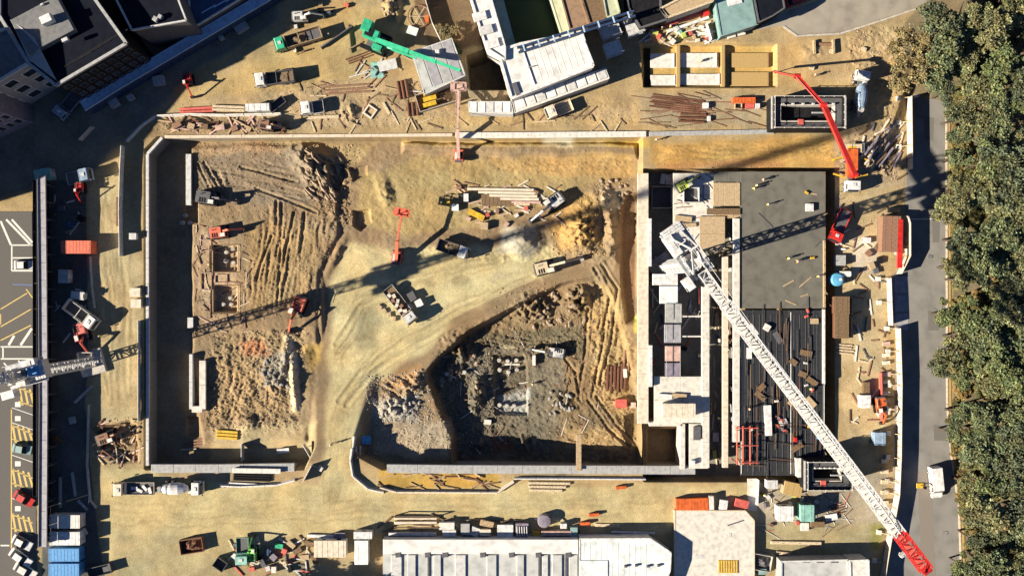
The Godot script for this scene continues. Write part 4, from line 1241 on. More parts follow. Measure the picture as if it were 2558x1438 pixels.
func person(label: String, px: float, py: float, ang: float, pose: int, vest: Material, helmet: Material, y := -99.0) -> void:
	var p := at(px, py, 1.6)
	if y > -50.0:
		p = W(px, py, y + 1.6); p.y = y
	var t := thing("person", label, "person", p, ang)
	obj("body", bodies[pose], M.clod, t)
	var g := G.new(); g.lathe([[.98, .17], [1.2, .175], [1.42, .2], [1.46, .12]], 12, 1)
	var o := obj("vest", g, vest, t); o.scale = Vector3(.95, 1, 1.12)
	g = G.new(); g.lathe([[1.70, .155], [1.715, .15], [1.72, .115], [1.78, .105], [1.83, .06], [1.845, .0]], 12, 1)
	obj("hard_hat", g, helmet, t)
# ---- trees
var crowns := []
func make_crowns() -> void:
	var r := RandomNumberGenerator.new(); r.seed = 4
	for k in 7:
		var g := G.new(); g.colored = true
		var tone: Color = [Color(.145, .145, .06), Color(.105, .118, .05), Color(.175, .165, .07), Color(.092, .102, .048), Color(.135, .155, .055), Color(.2, .15, .06), Color(.16, .22, .03)][k]
		var lobes := 9 + k % 4
		for lb in lobes:
			var an := TAU * lb / lobes * 1.6 + r.randf_range(-.5, .5)
			var ld := pow(r.randf(), .6) * .78 if lb > 0 else 0.0
			var lc := Vector3(cos(an) * ld, r.randf_range(.0, .42) * (1.15 - ld), sin(an) * ld)
			var lr := r.randf_range(.2, .42)
			var lv := r.randf_range(.7, 1.35)
			for c in (11 if k != 5 else 8):
				var d := Vector3(r.randfn(), r.randfn() * .6 + .25, r.randfn()).normalized() * lr * r.randf_range(.55, 1.0)
				var cc := lc + d
				var cr := lr * r.randf_range(.3, .5)
				var v := lv * r.randf_range(.7, 1.3)
				var hue := r.randf_range(-.16, .08)
				for l in (56 if k != 5 else 34):
					var o := Vector3(r.randfn(), r.randfn() * .7, r.randfn()) * cr * .55
					var s := r.randf_range(.022, .05)
					var ax := Vector3(r.randfn(), r.randfn() + .9, r.randfn()).normalized()
					var u := ax.cross(Vector3(r.randfn(), r.randfn(), r.randfn())).normalized() * s * 1.5
					var w := ax.cross(u).normalized() * s
					var q := v * r.randf_range(.75, 1.3)
					g.col = Color(tone.r * q * (1.0 + hue), tone.g * q, tone.b * q * (1.0 - hue))
					g.quad(cc + o - u, cc + o - w, cc + o + u, cc + o + w)
		crowns.append(g.mesh())
func tree(label: String, px: float, py: float, rad_px: float, h: float, kind: int, group: String, sp: String) -> void:
	var p := at(px, py, h * .8)
	var rad := rad_px * S * (CH - h * .8) / CH
	var t := thing(sp, label, "tree", p, rng.randf() * 360.0, group)
	var g := G.new()
	var bend := Vector3(rng.randf_range(-.4, .4), h * .42, rng.randf_range(-.4, .4))
	g.cyl(Vector3(0, -.1, 0), bend, .05 * h * .6, .035 * h * .6, 8)
	g.cyl(bend, Vector3(bend.x * 1.2, h * .8, bend.z * 1.2), .035 * h * .6, .012 * h * .6, 7)
	for i in 6:
		var a := TAU * i / 6.0 + rng.randf()
		var s := bend.lerp(Vector3(bend.x, h * .7, bend.z), rng.randf() * .7)
		g.cyl(s, s + Vector3(cos(a) * rad * .7, h * .18, sin(a) * rad * .7), .1, .03, 5)
	obj("trunk", g, M.bark, t)
	var o := obj("crown", crowns[kind], M.leaf, t)
	o.position = Vector3(bend.x, h * .78, bend.z)
	o.scale = Vector3(rad, minf(rad * .9, h * .38), rad) * 1.02
# ---------------------------------------------------------------- roads, walls, buildings
func sheet(called: String, a: Array, y: float, m: Material, thick := .25) -> void:
	var q := PackedVector2Array()
	for i in range(0, a.size(), 2):
		var p := W(a[i], a[i + 1], y); q.append(Vector2(p.x, p.z))
	var g := G.new(); g.prism(q, y - thick, y)
	setting(called, g, m)
func marking(a: Array, w: float, m: Material, y := .034) -> void:
	for s in range(0, a.size() - 2, 2):
		var p := W(a[s], a[s + 1], y); var q := W(a[s + 2], a[s + 3], y)
		var d := (q - p).normalized(); var n := Vector3(-d.z, 0, d.x) * w * .5
		var g := G.new(); g.quad(p + n, q + n, q - n, p - n)
		setting("road_marking", g, m)
func kerb(a: Array, m: Material) -> void:
	for s in range(0, a.size() - 2, 2):
		var p := W(a[s], a[s + 1]); var q := W(a[s + 2], a[s + 3])
		var n := maxi(1, roundi((q - p).length() / 9.0))
		for i in n:
			var g := G.new(); g.beam(p.lerp(q, float(i) / n) + Vector3(0, .0, 0), p.lerp(q, (i + .98) / n) + Vector3(0, .0, 0), .35, .28)
			setting("kerb", g, m)
func roads() -> void:
	sheet("road", [2268,240, 2364,250, 2366,1010, 2378,1150, 2395,1260, 2405,1510, 2185,1510, 2232,1240, 2240,840, 2225,700, 2262,640], .03, M.asphalt)
	sheet("road", [1890,76, 1950,64, 1990,86, 2100,80, 2200,48, 2290,18, 2420,-50, 2420,-88, 1800,-88, 1925,40], .03, M.toproad)
	sheet("car_park", [-88,528, 78,528, 92,1510, -88,1510], .03, M.asphalt2)
	sheet("footpath", [2364,250, 2374,252, 2378,1010, 2390,1150, 2408,1260, 2416,1510, 2405,1510, 2395,1260, 2378,1150, 2366,1010], .05, M.sand)
	kerb([2365,250, 2367,1010, 2379,1150, 2396,1260, 2405,1500], M.cap)
	kerb([1958,66, 1992,90, 2100,84, 2200,52, 2290,22], M.concrete)
	marking([2270,547, 2336,547], .2, M.paintw); marking([2300,1300, 2312,1500], .14, M.paintw)
	marking([1918,40, 2040,0], .3, M.painty)
	for x in [2297, 2321]: marking([x, 1190, x + 10, 1340, x + 16, 1500], .18, M.dsteel)
	sheet("road", [2292,1180, 2326,1178, 2342,1500, 2308,1500], .0345, M.tramway, .03)
	sheet("pavement", [1868,1195, 1892,1195, 1892,1275, 1868,1275], .05, M.conc_lt)
	# car park paint
	for s in [[0,552, 26,612], [14,548, 76,612], [28,548, 80,606]]: marking(s, .42, M.paintw)
	for s in [[28,612, 80,612], [28,612, 28,676], [28,644, 80,644], [28,676, 80,676], [0,866, 80,866], [0,896, 80,896], [6,866, 6,896], [8,906, 30,930], [44,900, 60,920]]: marking(s, .28, M.paintw)
	for s in [[20,862, 34,838], [50,862, 78,820]]: marking(s, .5, M.paintw)
	marking([30,710, 80,712], .25, M.paintb)
	for s in [[0,772, 66,732], [0,816, 76,772], [0,850, 76,812], [64,722, 80,744], [0,784, 0,810], [27,1022, 27,1370]]: marking(s, .22, M.painty)
	for b in [[45, 968], [28, 1062], [28, 1172], [28, 1284]]:
		for k in 4: marking([b[0] + 2 + k * 13, b[1] - 2 + k * 3, b[0] + 10 + k * 14, b[1] + 44], .42, M.painty)
		marking([b[0], b[1], b[0] + 52, b[1] + 22], .2, M.painty); marking([b[0], b[1] + 34, b[0] + 52, b[1] + 52], .2, M.painty)
	for y in [1010, 1045, 1158, 1270]:
		marking([36, y, 50, y], 1.0, M.paintw)
	for y in [1018, 1055, 1136, 1244]: marking([28, y, 80, y + 18], .14, M.paintw)
	marking([0,1362, 22,1362], .3, M.paintw)

func walls() -> void:
	cap_beam("long pale capping beam on the shaded west wall of the excavation", [367,1163, 367,384, 404,343], .62, .35, 4.9, M.lgrey, M.shot)
	cap_beam("thin pale capping beam along the north wall of the excavation", [410,341, 860,338, 1130,336], .6, .3, 4.8, M.cap, M.shot)
	cap_beam("broad white capping beam between the yellow clay strip and the upper yard", [1138,337, 1270,337, 1615,334], 1.15, .45, 4.9, M.offwhite, M.shot)
	cap_beam("narrow grey capping beam beside the black formwork box", [1622,334, 1935,328], .9, .3, 3.0, M.grey, M.shot)
	cap_beam("grey capping beam over the row of parked mixer trucks", [376,1170, 545,1170, 735,1167], 1.7, .35, 5.0, M.grey, M.shot)
	cap_beam("long grey capping beam on the south wall by the orange bridge beam", [966,1170, 1120,1172, 1738,1174], 1.7, .35, 8.0, M.grey, M.shot)
	cap_beam("wide cream wall top between the earthworks and the concrete frame", [1607,432, 1607,1058], 2.15, 1.5, 8.0, M.cream, M.cap)
	cap_beam("white upstand running along the cream wall beside the frame", [1624,545, 1624,665], .7, 1.9, 3.0, M.white, M.conc_lt)
	cap_beam("short white upstand at the south end of the cream wall", [1626,862, 1626,966], .7, 1.9, 3.0, M.white, M.conc_lt)
	cap_beam("L-shaped white wall around the dark corner pit", [1622,1058, 1706,1058, 1706,1172], 1.0, .9, 7.0, M.conc_lt, M.cap)
	cap_beam("white concrete wall with an open channel on the pit floor", [505,900, 505,1022, 478,1022], 1.3, -2.2, 2.0, M.conc_lt, M.concrete)
	cap_beam("thin grey wall beside the open channel on the pit floor", [476,884, 476,1022], .7, -2.2, 2.0, M.lgrey, M.concrete)
	cap_beam("grey edge beam along the gravel bench of the pit", [470,384, 470,512], 1.1, -2.6, 1.5, M.lgrey, M.concrete)
	# stopped hoardings round the gate
	hoarding("white edged hoarding west of the gate ramp", [770,1112, 782,1158, 760,1200], 1.7, M.offwhite, -1)
	hoarding("short dark hoarding panel standing alone in the pit", [608,1106, 610,1148], 2.0, M.lgrey, 0)
	hoarding("cream street hoarding north of the grey crossover", [2266,245, 2268,425], 2.4, M.cream, 1)
	hoarding("cream hoarding bent round the red edged cabin", [2256,540, 2262,560, 2262,640, 2240,684], 2.6, M.cream, 1)
	hoarding("white hoarding beside the grey footpath ramp", [2216,694, 2220,812], 2.2, M.offwhite, 1)
	hoarding("long cream hoarding with ballast blocks along the street", [2238,818, 2242,960, 2240,1140, 2236,1230, 2218,1330, 2206,1400, 2200,1440], 2.4, M.cream, 1)
	# precast barriers
	barrier_line([312,352, 350,312, 386,287], "slim grey precast barrier at the shaded bend of the haul way", "barriers at the north-west bend", M.lgrey)
	barrier_line([390,288, 470,284, 560,286, 700,282], "precast barrier edging the muddy strip above the north wall", "barriers above the north wall", M.offwhite)
	hoarding("thin white hoarding casting a dark strip beside the west wall", [311,366, 308,420, 305,520, 307,640], 1.9, M.offwhite, 0)
	hoarding("low grey hoarding on the lip of the west wall", [350,800, 350,1050], 1.3, M.lgrey, 0)
	barrier_line([884,1090, 874,1150, 880,1190, 918,1222, 958,1231], "white barrier curving round the gate ramp", "barriers curving round the gate ramp", M.offwhite, 2.6)
	barrier_line([948,1218, 990,1230, 1242,1231, 1284,1204], "cream barrier between the orange clay strip and the haul way", "barriers edging the orange clay strip", M.cream, 3.2)
	barrier_line([1284,1196, 1722,1196], "white rail barrier in front of the long grey capping beam", "rail barriers below the south wall", M.white, 4.2, .8, .5)
	barrier_line([545,1214, 600,1216, 690,1212, 735,1200], "pale barrier south of the black pipe stack", "barriers south of the pipe stack", M.offwhite, 2.8)
	barrier_line([222,640, 226,720, 233,770], "small pale kerb block edging the bitumen yard", "kerb blocks of the bitumen yard", M.concrete, 2.6, .5, .5)
	barrier_line([218,1010, 214,1160, 222,1250, 238,1270], "pale kerb block beside the southern bitumen yard", "kerb blocks of the southern bitumen yard", M.concrete, 2.6, .5, .5)
	barrier_line([800,118, 880,66], "dark rubber edged barrier by the green crane", "barriers by the green crane", M.dgrey, 3.0)
	barrier_line([2282,240, 2300,236], "pale block closing the street end", "blocks closing the street", M.offwhite, 1.0)

func gantry(label: String, a: Array, wd: float, h: float, m: Material, pm: Material, piece := 3.4) -> void:   # covered footway: roof panels on posts; a: roof centre line
	var p0 := W(a[0], a[1], h); p0.y = 0
	var t := thing("covered_walkway", label, "walkway", p0)
	for s in range(0, a.size() - 2, 2):
		var p := W(a[s], a[s + 1], h); var q := W(a[s + 2], a[s + 3], h)
		var n := maxi(1, roundi((q - p).length() / piece)); var d := (q - p) / n
		var yaw := rad_to_deg(atan2(d.z, d.x)); var nn := Vector3(-d.z, 0, d.x).normalized()
		for i in n:
			var c := p + d * (i + .5) - p0
			bx("roof_panel", c - Vector3(0, .06, 0), Vector3(d.length() - .04, .12, wd), m, t, yaw)
			for k in [-1, 1]:
				bx("post", c + nn * k * (wd * .5 - .15) - Vector3(0, h * .5 + .06, 0), Vector3(.16, h - .14, .16), M.dgrey, t, yaw)
			bx("side_panel", c + nn * (wd * .5 - .03) - Vector3(0, h * .5 + .1, 0), Vector3(d.length() - .05, h - .3, .06), pm, t, yaw)
		bx("fascia", (p + q) * .5 - p0 + nn * (wd * .5 + .03) + Vector3(0, .06, 0), Vector3((q - p).length(), .4, .08), m, t, yaw)
		bx("fascia", (p + q) * .5 - p0 - nn * (wd * .5 + .03) + Vector3(0, .06, 0), Vector3((q - p).length(), .4, .08), m, t, yaw)

func buildings() -> void:
	var b := building("office_building", "tall dark roofed office block with pale parapets and grey roof terrace", [236,-4, 317,110, 141,214, 74,160, 0,40, 0,-90, 190,-90], 15.0, M.black, M.navy, M.grey, .6, .55)
	roof_box(b, "roof_terrace", 104, 62, 96, 130, 62, 15.0, 1.6, M.tgrey)
	roof_box(b, "plant_unit", 112, 46, 20, 28, 65, 16.6, 1.6, M.white)
	roof_box(b, "plant_unit", 160, 98, 16, 9, -25, 16.6, .8, M.lgrey)
	roof_box(b, "plant_unit", 103, 10, 8, 5, -25, 16.6, .5, M.lgrey)
	for k in 5: roof_box(b, "roof_seam", 190 + k * 22, 150 - k * 14, 3, 90, 62, 15.0, .1, M.black)
	windows(b, 1, 2.0, 14.0, 4, 8, M.dgrey)
	var g := G.new()
	var o := b.position
	var w1 := W(24, 48, 16.5) - o; var w2 := W(84, 92, 17.0) - o; var w3 := W(141, 202, 15.6) - o; var w4 := W(72, 150, 15.6) - o
	g.quad(w1, w4, w3, w2); g.quad(w2, w3, w4 - Vector3(0, .5, 0), w1 - Vector3(0, .5, 0))
	obj("sloping_roof", g, M.grey, b)
	b = building("apartment_building", "grey apartment block with rows of white framed windows beside the office", [-300,380, 74,157, 20,70, -300,200], 15.0, M.grey, M.tgrey, M.lgrey, .5, .5)
	windows(b, 0, 1.5, 14.0, 3, 8, M.white)
	b = building("added_shade_block", "added dark block mostly out of view beyond the apartments, shaped for its shadow", [-387,505, -239,324, -80,250, -100,100, -640,100, -640,615], 22.0, M.purple, M.dgrey, M.grey)  # added block, its outline shaped to set the shadow edge on the yard
	windows(b, 1, 2.0, 20.0, 4, 7, M.lgrey)
	b = building("hotel_building", "black roofed block with one pale roof edge behind the blue walkway", [250,-80, 415,-80, 466,52, 330,76], 12.5, M.dgrey, M.navy, M.lgrey, .5, .3)
	roof_box(b, "vent_cowl", 386, 46, 12, 12, 30, 12.5, .9, M.grey); roof_box(b, "vent_cowl", 398, 40, 10, 10, 30, 12.5, .9, M.grey)
	b = building("annexe_building", "low blue grey roofed annexe with a white gutter by the walkway", [470,-60, 680,-60, 600,-2, 492,64, 474,52], 5.5, M.dgrey, M.dblue, M.offwhite, .3, .3)
	for k in 4: roof_box(b, "roof_seam", 520 + k * 30, 22 - k * 14, 3, 40, 60, 5.5, .12, M.gantry)
	gantry("blue grey covered walkway sloping past the dark office block", [205,266, 290,212, 640,6, 700,-30], 1.9, 3.6, M.gantry, M.dblue)
	gantry("long grey covered walkway between the car park and the bitumen yard", [103,438, 106,700, 108,1010, 106,1366], 1.5, 4.3, M.gantrygrey, M.black, 3.6)
	gantry("black channel roof running beside the long grey walkway", [88,450, 88,900, 88,1240], .85, 4.1, M.black, M.black, 5.0)
	# buildings inside the top of the site
	b = building("tin_shed", "grey tin roofed shed under the green crane boom", [1030,130, 1128,96, 1162,188, 1060,236], 4.0, M.grey, M.roofgrey, M.lgrey, .12, .2)
	for k in 4: roof_box(b, "roof_sheet", 1052 + k * 26, 172 - k * 8, 24, 100, -19, 4.0, .08, [M.roofgrey, M.gantrygrey, M.grey, M.gantrygrey][k])
	roof_box(b, "ventilator", 1092, 128, 10, 10, 0, 4.1, .7, M.white)
	b = building("acoustic_shed", "large white roofed acoustic shed beside the dark shaft", [1244,128, 1300,110, 1452,80, 1482,166, 1278,246], 7.0, M.offwhite, M.roofwhite, M.white, .35, .5)
	for k in 9: roof_box(b, "roof_seam", 1340 + k * 15, 156 - k * 5.6, 1.6, 92, -19, 7.0, .03, M.roofwhite)
	roof_box(b, "roof_hatch", 1290, 222, 12, 34, -20, 7.0, .35, M.dgrey); roof_box(b, "ridge_cap", 1320, 165, 3, 96, -19, 7.0, .25, M.white); roof_box(b, "edge_flashing", 1470, 130, 7, 60, -22, 7.0, .6, M.white); roof_box(b, "antenna", 1326, 166, 16, 2, -12, 7.0, .5, M.grey)
	b = building("glazed_canopy", "row of translucent white canopy panels along the acoustic shed", [1280,250, 1512,170, 1522,196, 1286,282], 3.6, M.lgrey, M.conc_lt, M.white, .1, .15, "canopy")
	for k in 9: roof_box(b, "canopy_panel", 1300 + k * 25.5, 257 - k * 9.0, 22, 25, -19.5, 3.6, .15, [M.roofcool, M.white, M.lgrey][k % 3])
	b = building("glazed_canopy", "straight run of white canopy panels south of the dark shaft", [1170,254, 1276,254, 1282,284, 1172,280], 3.6, M.lgrey, M.conc_lt, M.white, .1, .15, "canopy")
	for k in 5: roof_box(b, "canopy_panel", 1182 + k * 21, 267, 18, 25, 0, 3.6, .15, [M.white, M.roofcool, M.lgrey][k % 3])
	b = building("terrace_house", "white rendered terrace house with stepped roof north of the shaft", [1166,-40, 1216,-40, 1262,118, 1262,150, 1216,120], 7.5, M.offwhite, M.roofwhite, M.white, .3, .3, "house")
	for k in 3: roof_box(b, "roof_step", 1198 + k * 16, 40 + k * 34, 34, 22, -16, 7.5, .5, [M.white, M.lgrey, M.white][k])
	building("garden_wall", "pale green topped long wall beside the shaded lawn", [1217,-40, 1248,-40, 1290,118, 1264,122], 5.5, M.palegreen, M.palegreen, M.palegreen, .0, .3, "wall")
	sheet("lawn", [1248,-60, 1396,-60, 1424,72, 1292,124], .08, M.lawn)
	building("pergola_roof", "pale green metal roof strip beside the lawn", [1364,-40, 1392,-40, 1424,74, 1402,80], 4.5, M.palegreen, M.palegreen, M.palegreen, .1, .2, "roof")
	for k in [["brown gravel roof with a dark stair opening north of the railway beam", [1393,-40, 1440,-40, 1472,62, 1424,74], M.brownroof], ["dark brown flat roof next to the gravel roof", [1442,-40, 1500,-40, 1512,46, 1474,60], M.ply], ["narrow cream roof between dark yards", [1500,-40, 1530,-40, 1548,32, 1516,44], M.palegreen]]:
		building("terrace_house", k[0], k[1], 6.0, M.concrete, k[2], k[2], .3, .3, "house")
	building("terrace_house", "flat tan roof above the stacked red and white beams", [1650,22, 1770,-40, 1784,-20, 1780,4, 1668,44], 5.0, M.concrete, M.plylt, M.timberlt, .3, .4, "house")
	building("terrace_house", "black roofed workshop behind the scaffold stair", [1560,-50, 1650,-50, 1650,22, 1668,48, 1600,70, 1570,20], 5.0, M.black, M.black, M.dgrey, .3, .4, "workshop")
	b = building("site_office", "teal roofed site office at the top corner of the yard", [1782,-30, 1876,-30, 1894,60, 1802,90], 3.6, M.teal, M.teal, M.teal, .15, .25, "site office")
	roof_box(b, "skylight", 1836, 2, 36, 18, -14, 3.6, .25, M.white)
	building("site_office", "navy roofed block beside the teal office", [1878,-40, 1950,-40, 1960,20, 1930,40, 1896,56], 5.0, M.navy, M.navy, M.dgrey, .2, .3, "site office")
	# south row
	b = building("site_office", "long white roofed site office with grey ribbed bays", [956,1347, 1444,1345, 1446,1520, 956,1520], 2.7, M.offwhite, M.roofgrey, M.white, .0, .3, "site office")
	roof_box(b, "roof_fascia", 1201, 1365, 486, 36, 0, 2.7, .5, M.roofwhite)
	for k in [[990, 26], [1028, 20], [1092, 18], [1150, 26], [1228, 24], [1300, 18], [1362, 14], [1392, 24], [1432, 20]]: roof_box(b, "roof_bay", k[0], 1440, k[1], 108, 0, 2.7, .3, M.lgrey if int(k[0]) % 4 else M.roofgrey)
	for k in [994, 1068, 1112, 1206, 1278, 1345, 1420]: roof_box(b, "roof_bracket", k, 1386, 14, 12, -6, 2.7, .6, M.dgrey)
	for k in [1070, 1347, 1414]: roof_box(b, "gutter", k, 1430, 5, 96, 0, 2.7, .25, M.dgrey)
	b = building("site_office", "pale blue white roof with a cut corner next to the ribbed office", [1448,1346, 1624,1345, 1676,1380, 1674,1424, 1640,1520, 1448,1520], 3.7, M.roofcool, M.roofcool, M.white, .1, .3, "site office")
	for k in 12: roof_box(b, "roof_seam", 1460 + k * 14, 1430, 1.4, 150, 0, 3.7, .03, M.roofcool)
	roof_box(b, "roof_hatch", 1484, 1420, 70, 40, 0, 3.7, .15, M.roofcool)
	for k in [1564, 1590, 1620, 1646]: roof_box(b, "roof_vent", k, 1412 + (k % 7), 7, 5, 0, 3.7, .5, M.dgrey)
	b = building("loading_slab", "broad cream concrete loading slab with a yellow grate", [1686,1276, 1862,1276, 1884,1300, 1884,1520, 1686,1520], 1.3, M.cap, M.conc_lt, M.cap, .08, .3, "slab")
	var gr := roof_box(b, "yellow_grate", 1820, 1415, 50, 32, 0, 1.3, .12, M.yellow)
	for k in 8: bx("grate_bar", Vector3(-1.75 + k * .5, .15, 0), Vector3(.12, .08, 2.3), M.timber, gr)
	roof_box(b, "steel_bar", 1838, 1306, 42, 3, -18, 1.3, .1, M.dgrey); roof_box(b, "drain_cover", 1824, 1336, 8, 10, 0, 1.3, .06, M.lgrey)
	roof_box(b, "stain_patch", 1750, 1390, 26, 9, 10, 1.3, .02, M.lgrey)
	b = building("site_office", "grey flat roofed office with dark roof slots near the street", [1952,1402, 2118,1398, 2118,1424, 2140,1424, 2140,1520, 1952,1520], 3.8, M.grey, M.roofgrey, M.lgrey, .25, .35, "site office")
	for k in 4: roof_box(b, "roof_slot", 1978 + k * 36, 1404, 18, 3, 0, 3.8, .1, M.dgrey)
	building("site_office", "small white roofed office block beside the grey office", [2124,1400, 2170,1398, 2172,1520, 2126,1520], 4.4, M.lgrey, M.offwhite, M.white, .2, .3, "site office")
# ---------------------------------------------------------------- concrete frame and deck
func slab_thing(called: String, label: String, a: Array, top: float, th: float, m: Material, cat := "slab", nx := 1, ny := 1) -> Node3D:   # rectangular a: x0 y0 x1 y1 in survey pixels, cast in bays
	var p := W(a[0], a[1], top); var q := W(a[2], a[3], top)
	var c := (p + q) * .5
	var t := thing(called, label, cat, Vector3(c.x, top - th, c.z))
	var sx := (q.x - p.x) / nx; var sz := (q.z - p.z) / ny
	for j in ny:
		for i in nx:
			bx("slab_bay" if nx * ny > 1 else "slab", Vector3((i + .5 - nx * .5) * sx, th * .5 - .004 * ((i + j) % 2), (j + .5 - ny * .5) * sz), Vector3(sx - .02, th, sz - .02), m, t)
	return t
func legs(t: Node3D, xs: Array, zs: Array, down: float, m: Material, w := .6) -> void:
	for x in xs:
		for z in zs: bx("column", Vector3(x, -down * .5, z), Vector3(w, down, w), m, t)
func frame() -> void:
	var t := slab_thing("concrete_deck", "broad grey concrete deck with workers and a small white box", [1850,428, 2064,770], 1.8, .35, M.slab, "deck", 1, 1)
	legs(t, [-8, 0, 8], [-12, -4, 4, 12], 6.2, M.concrete)
	for k in 18: bx("starter_bar", Vector3(8.0 + .04 * (k % 3), .75, -13.0 + k * 1.5), Vector3(.09, .8, .09), M.rust, t)
	t = slab_thing("steel_deck", "black ribbed steel deck scattered with rebar and timber", [1850,774, 2062,1188], 1.7, .2, M.deckmetal, "deck", 7, 4)
	legs(t, [-7, 0, 7], [-15, -5, 5, 15], 6.3, M.concrete)
	for k in 15: bx("deck_rib", Vector3(-8.0 + k * 1.14, .23, 0), Vector3(.16, .07, 31.0), M.deckrib, t)
	for k in 3: bx("edge_angle", Vector3([-8.2, 8.2, 1.6][k], .26, 0), Vector3(.14, .12, 32.0), M.lgrey, t)
	t = slab_thing("edge_parapet", "thin orange yellow toe board on the east edge of the grey deck", [2058,600, 2064,768], 2.2, .4, M.timber, "toe board"); t.position.y = 1.8
	t = slab_thing("edge_parapet", "pale steel toe board on the east edge of the black deck", [2056,772, 2063,960], 2.1, .4, M.offwhite, "toe board"); t.position.y = 1.7
	for k in [["long white edge beam between the crane and the grey deck", [1833,545, 1849,1104], 2.1, M.conc_lt], ["pinkish concrete beam beside the long white edge beam", [1806,640, 1820,1168], 1.3, M.cap], ["long pale beam south of the tower crane", [1754,716, 1773,1168], 1.4, M.conc_lt]]:
		t = slab_thing("concrete_beam", k[0], k[1], k[2], .8, k[3], "beam", 1, 7)
		for z in [-12, -4, 4, 12]: bx("column", Vector3(0, -2.8, z), Vector3(.7, 5.6, .7), M.concrete, t)
	t = slab_thing("concrete_slab", "pale slab bay north of the tower crane", [1682,432, 1784,628], 1.2, .3, M.conc_lt, "slab", 2, 3)
	legs(t, [-3, 3], [-6, 0, 6], 5.8, M.concrete)
	t = slab_thing("concrete_slab", "pale slab bay carrying the white cabin", [1634,940, 1770,1056], 1.0, .3, M.conc_lt, "slab", 2, 2)
	legs(t, [-4, 4], [-3, 3], 5.6, M.concrete)
	t = slab_thing("concrete_slab", "narrow pale slab strip beside the L-shaped wall", [1722,1058, 1770,1170], 1.0, .3, M.conc_lt, "slab", 1, 3)
	legs(t, [0], [-3, 3], 5.6, M.concrete)
	t = slab_thing("formwork_deck", "brown plywood formwork bay at the corner of the grey deck", [1782,456, 1850,514], 1.95, .2, M.plylt, "formwork", 5, 1)
	legs(t, [-2, 2], [-1.5, 1.5], 6.5, M.steel, .15)
	slab_thing("formwork_deck", "red edged timber bay beneath the plywood formwork", [1786,516, 1850,545], 1.3, .2, M.timber, "formwork", 4, 1)
	slab_thing("concrete_slab", "smooth tan slab bay with a chalked rectangle", [1748,540, 1812,628], 1.6, .2, M.plylt, "slab", 1, 2)
	t = slab_thing("concrete_deck", "narrow grey deck strip north of the brown plywood bay", [1786,428, 1850,454], 1.75, .3, M.slab, "deck", 2, 1)
	t = slab_thing("concrete_slab", "white topped stair core roof west of the crane", [1632,684, 1694,712], 2.2, 1.2, M.white, "stair core"); t.position.y = 1.0
	legs(t, [-1.5, 1.5], [0], 5.8, M.concrete)
	t = slab_thing("concrete_slab", "pale grey stair landing below the white core roof", [1648,714, 1694,758], .6, .3, M.roofcool, "landing")
	legs(t, [-1, 1], [0], 5.2, M.concrete, .4)
	for k in [["grey mesh covered stair tower panel near the landing", [1662,758, 1704,806], M.grey], ["ribbed grey stair tower panel with a pale rim", [1660,810, 1702,856], M.gantrygrey], ["pink grey crate platform north of its twin", [1662,864, 1700,902], M.pink], ["plain purple grey crate platform by the white cabin", [1662,906, 1700,940], M.purple]]:
		t = slab_thing("stair_tower", k[0], k[1], .9, .3, k[2], "stair tower", 2, 1)
		legs(t, [-1.2, 1.2], [-1.2, 1.2], 5.5, M.galv, .14)
		for s in [-1, 1]: bx("guard_rail", Vector3(s * 1.35, 1.1, 0), Vector3(.08, .08, 3.2), M.galv, t)
	for k in [["flat dark walkway grating spanning to the long pale beam", [1706,788, 1752,792]], ["second grating rail spanning to the long pale beam", [1706,838, 1752,842]]]:
		slab_thing("walkway_rail", k[0], k[1], .9, .12, M.offwhite, "rail").position.y = .78
	# cabin and machines on the frame
	shed("white cabin on the pale slab bay beside the corner pit", 1684, 1016, 80, 34, 0, M.offwhite, M.cream, 2.4)
	var s := get_child(get_child_count() - 1) as Node3D
	s.position.y = 1.0
	for k in [["flat white panel stack behind the white cabin", 1662, 990, 34, 12, 4.0, M.white], ["tan timber lid beside the white cabin", 1698, 988, 36, 10, 4.0, M.plylt]]: crate(k[0], k[1], k[2], k[3], k[4], k[5], .5, k[6], 1.0)
	tower_crane("white luffing tower crane with red jib head rising from the frame", 1734, 658, 28.0, W(2316, 1424, 42.0), 7.4, 4.4, 1.0, true, M.lgrey)
	# lime machine with grey box
	var e := excavator("lime green mini excavator on the pale slab bay", 1708, 462, -30, M.lime, .75, 3.6); e.position = W(1708, 462, 2.0); e.position.y = 1.2
	skip_bin("grey open steel bin beside the lime excavator", 1714, 494, 38, 36, 0, M.lgrey, null, 1.3); (get_child(get_child_count() - 1) as Node3D).position.y = 1.2
	skip_bin("dark red brown lined pit box with cream rim", 1654, 492, 50, 54, 0, M.cream, null, 1.2)
	crate("pale cyan tarpaulin bundle at the frame corner", 1657, 446, 12, 26, 8, .8, M.roofcool, -99)
	crate("white membrane roll bundle at the frame corner", 1672, 448, 16, 26, 0, .8, M.white, -99)
	stack("steel_tube", "white steel tube leaning below the lime excavator", "tube", "white tubes below the lime excavator", M.white, 1706, 524, 16, 90, 4, 7, .3, .3, 1, false, 0, 3.8)
	for k in [["tan plywood sheet bundle near the crane", 1708, 546, 42, 14, 6], ["short tan plywood bundle near the crane", 1702, 562, 24, 12, 6], ["brown plywood bundle under the crane tail", 1726, 562, 28, 10, -4]]: crate(k[0], k[1], k[2], k[3], k[4], k[5], .5, M.plylt, 1.2)
	for k in 3: stack("timber_plank", "long pale timber plank lying in the slot between beams", "plank", "planks in the slot between beams", M.timberlt, 1785 + k * 5, 800 + k * 4, 62, 88, 1, 4, .3, .1)
	stack("timber_plank", "pale plank lying in the deep slot north of the lattice jib", "plank", "planks north of the jib", M.timberlt, 1790, 985, 20, 60, 1, 4, .3, .1)
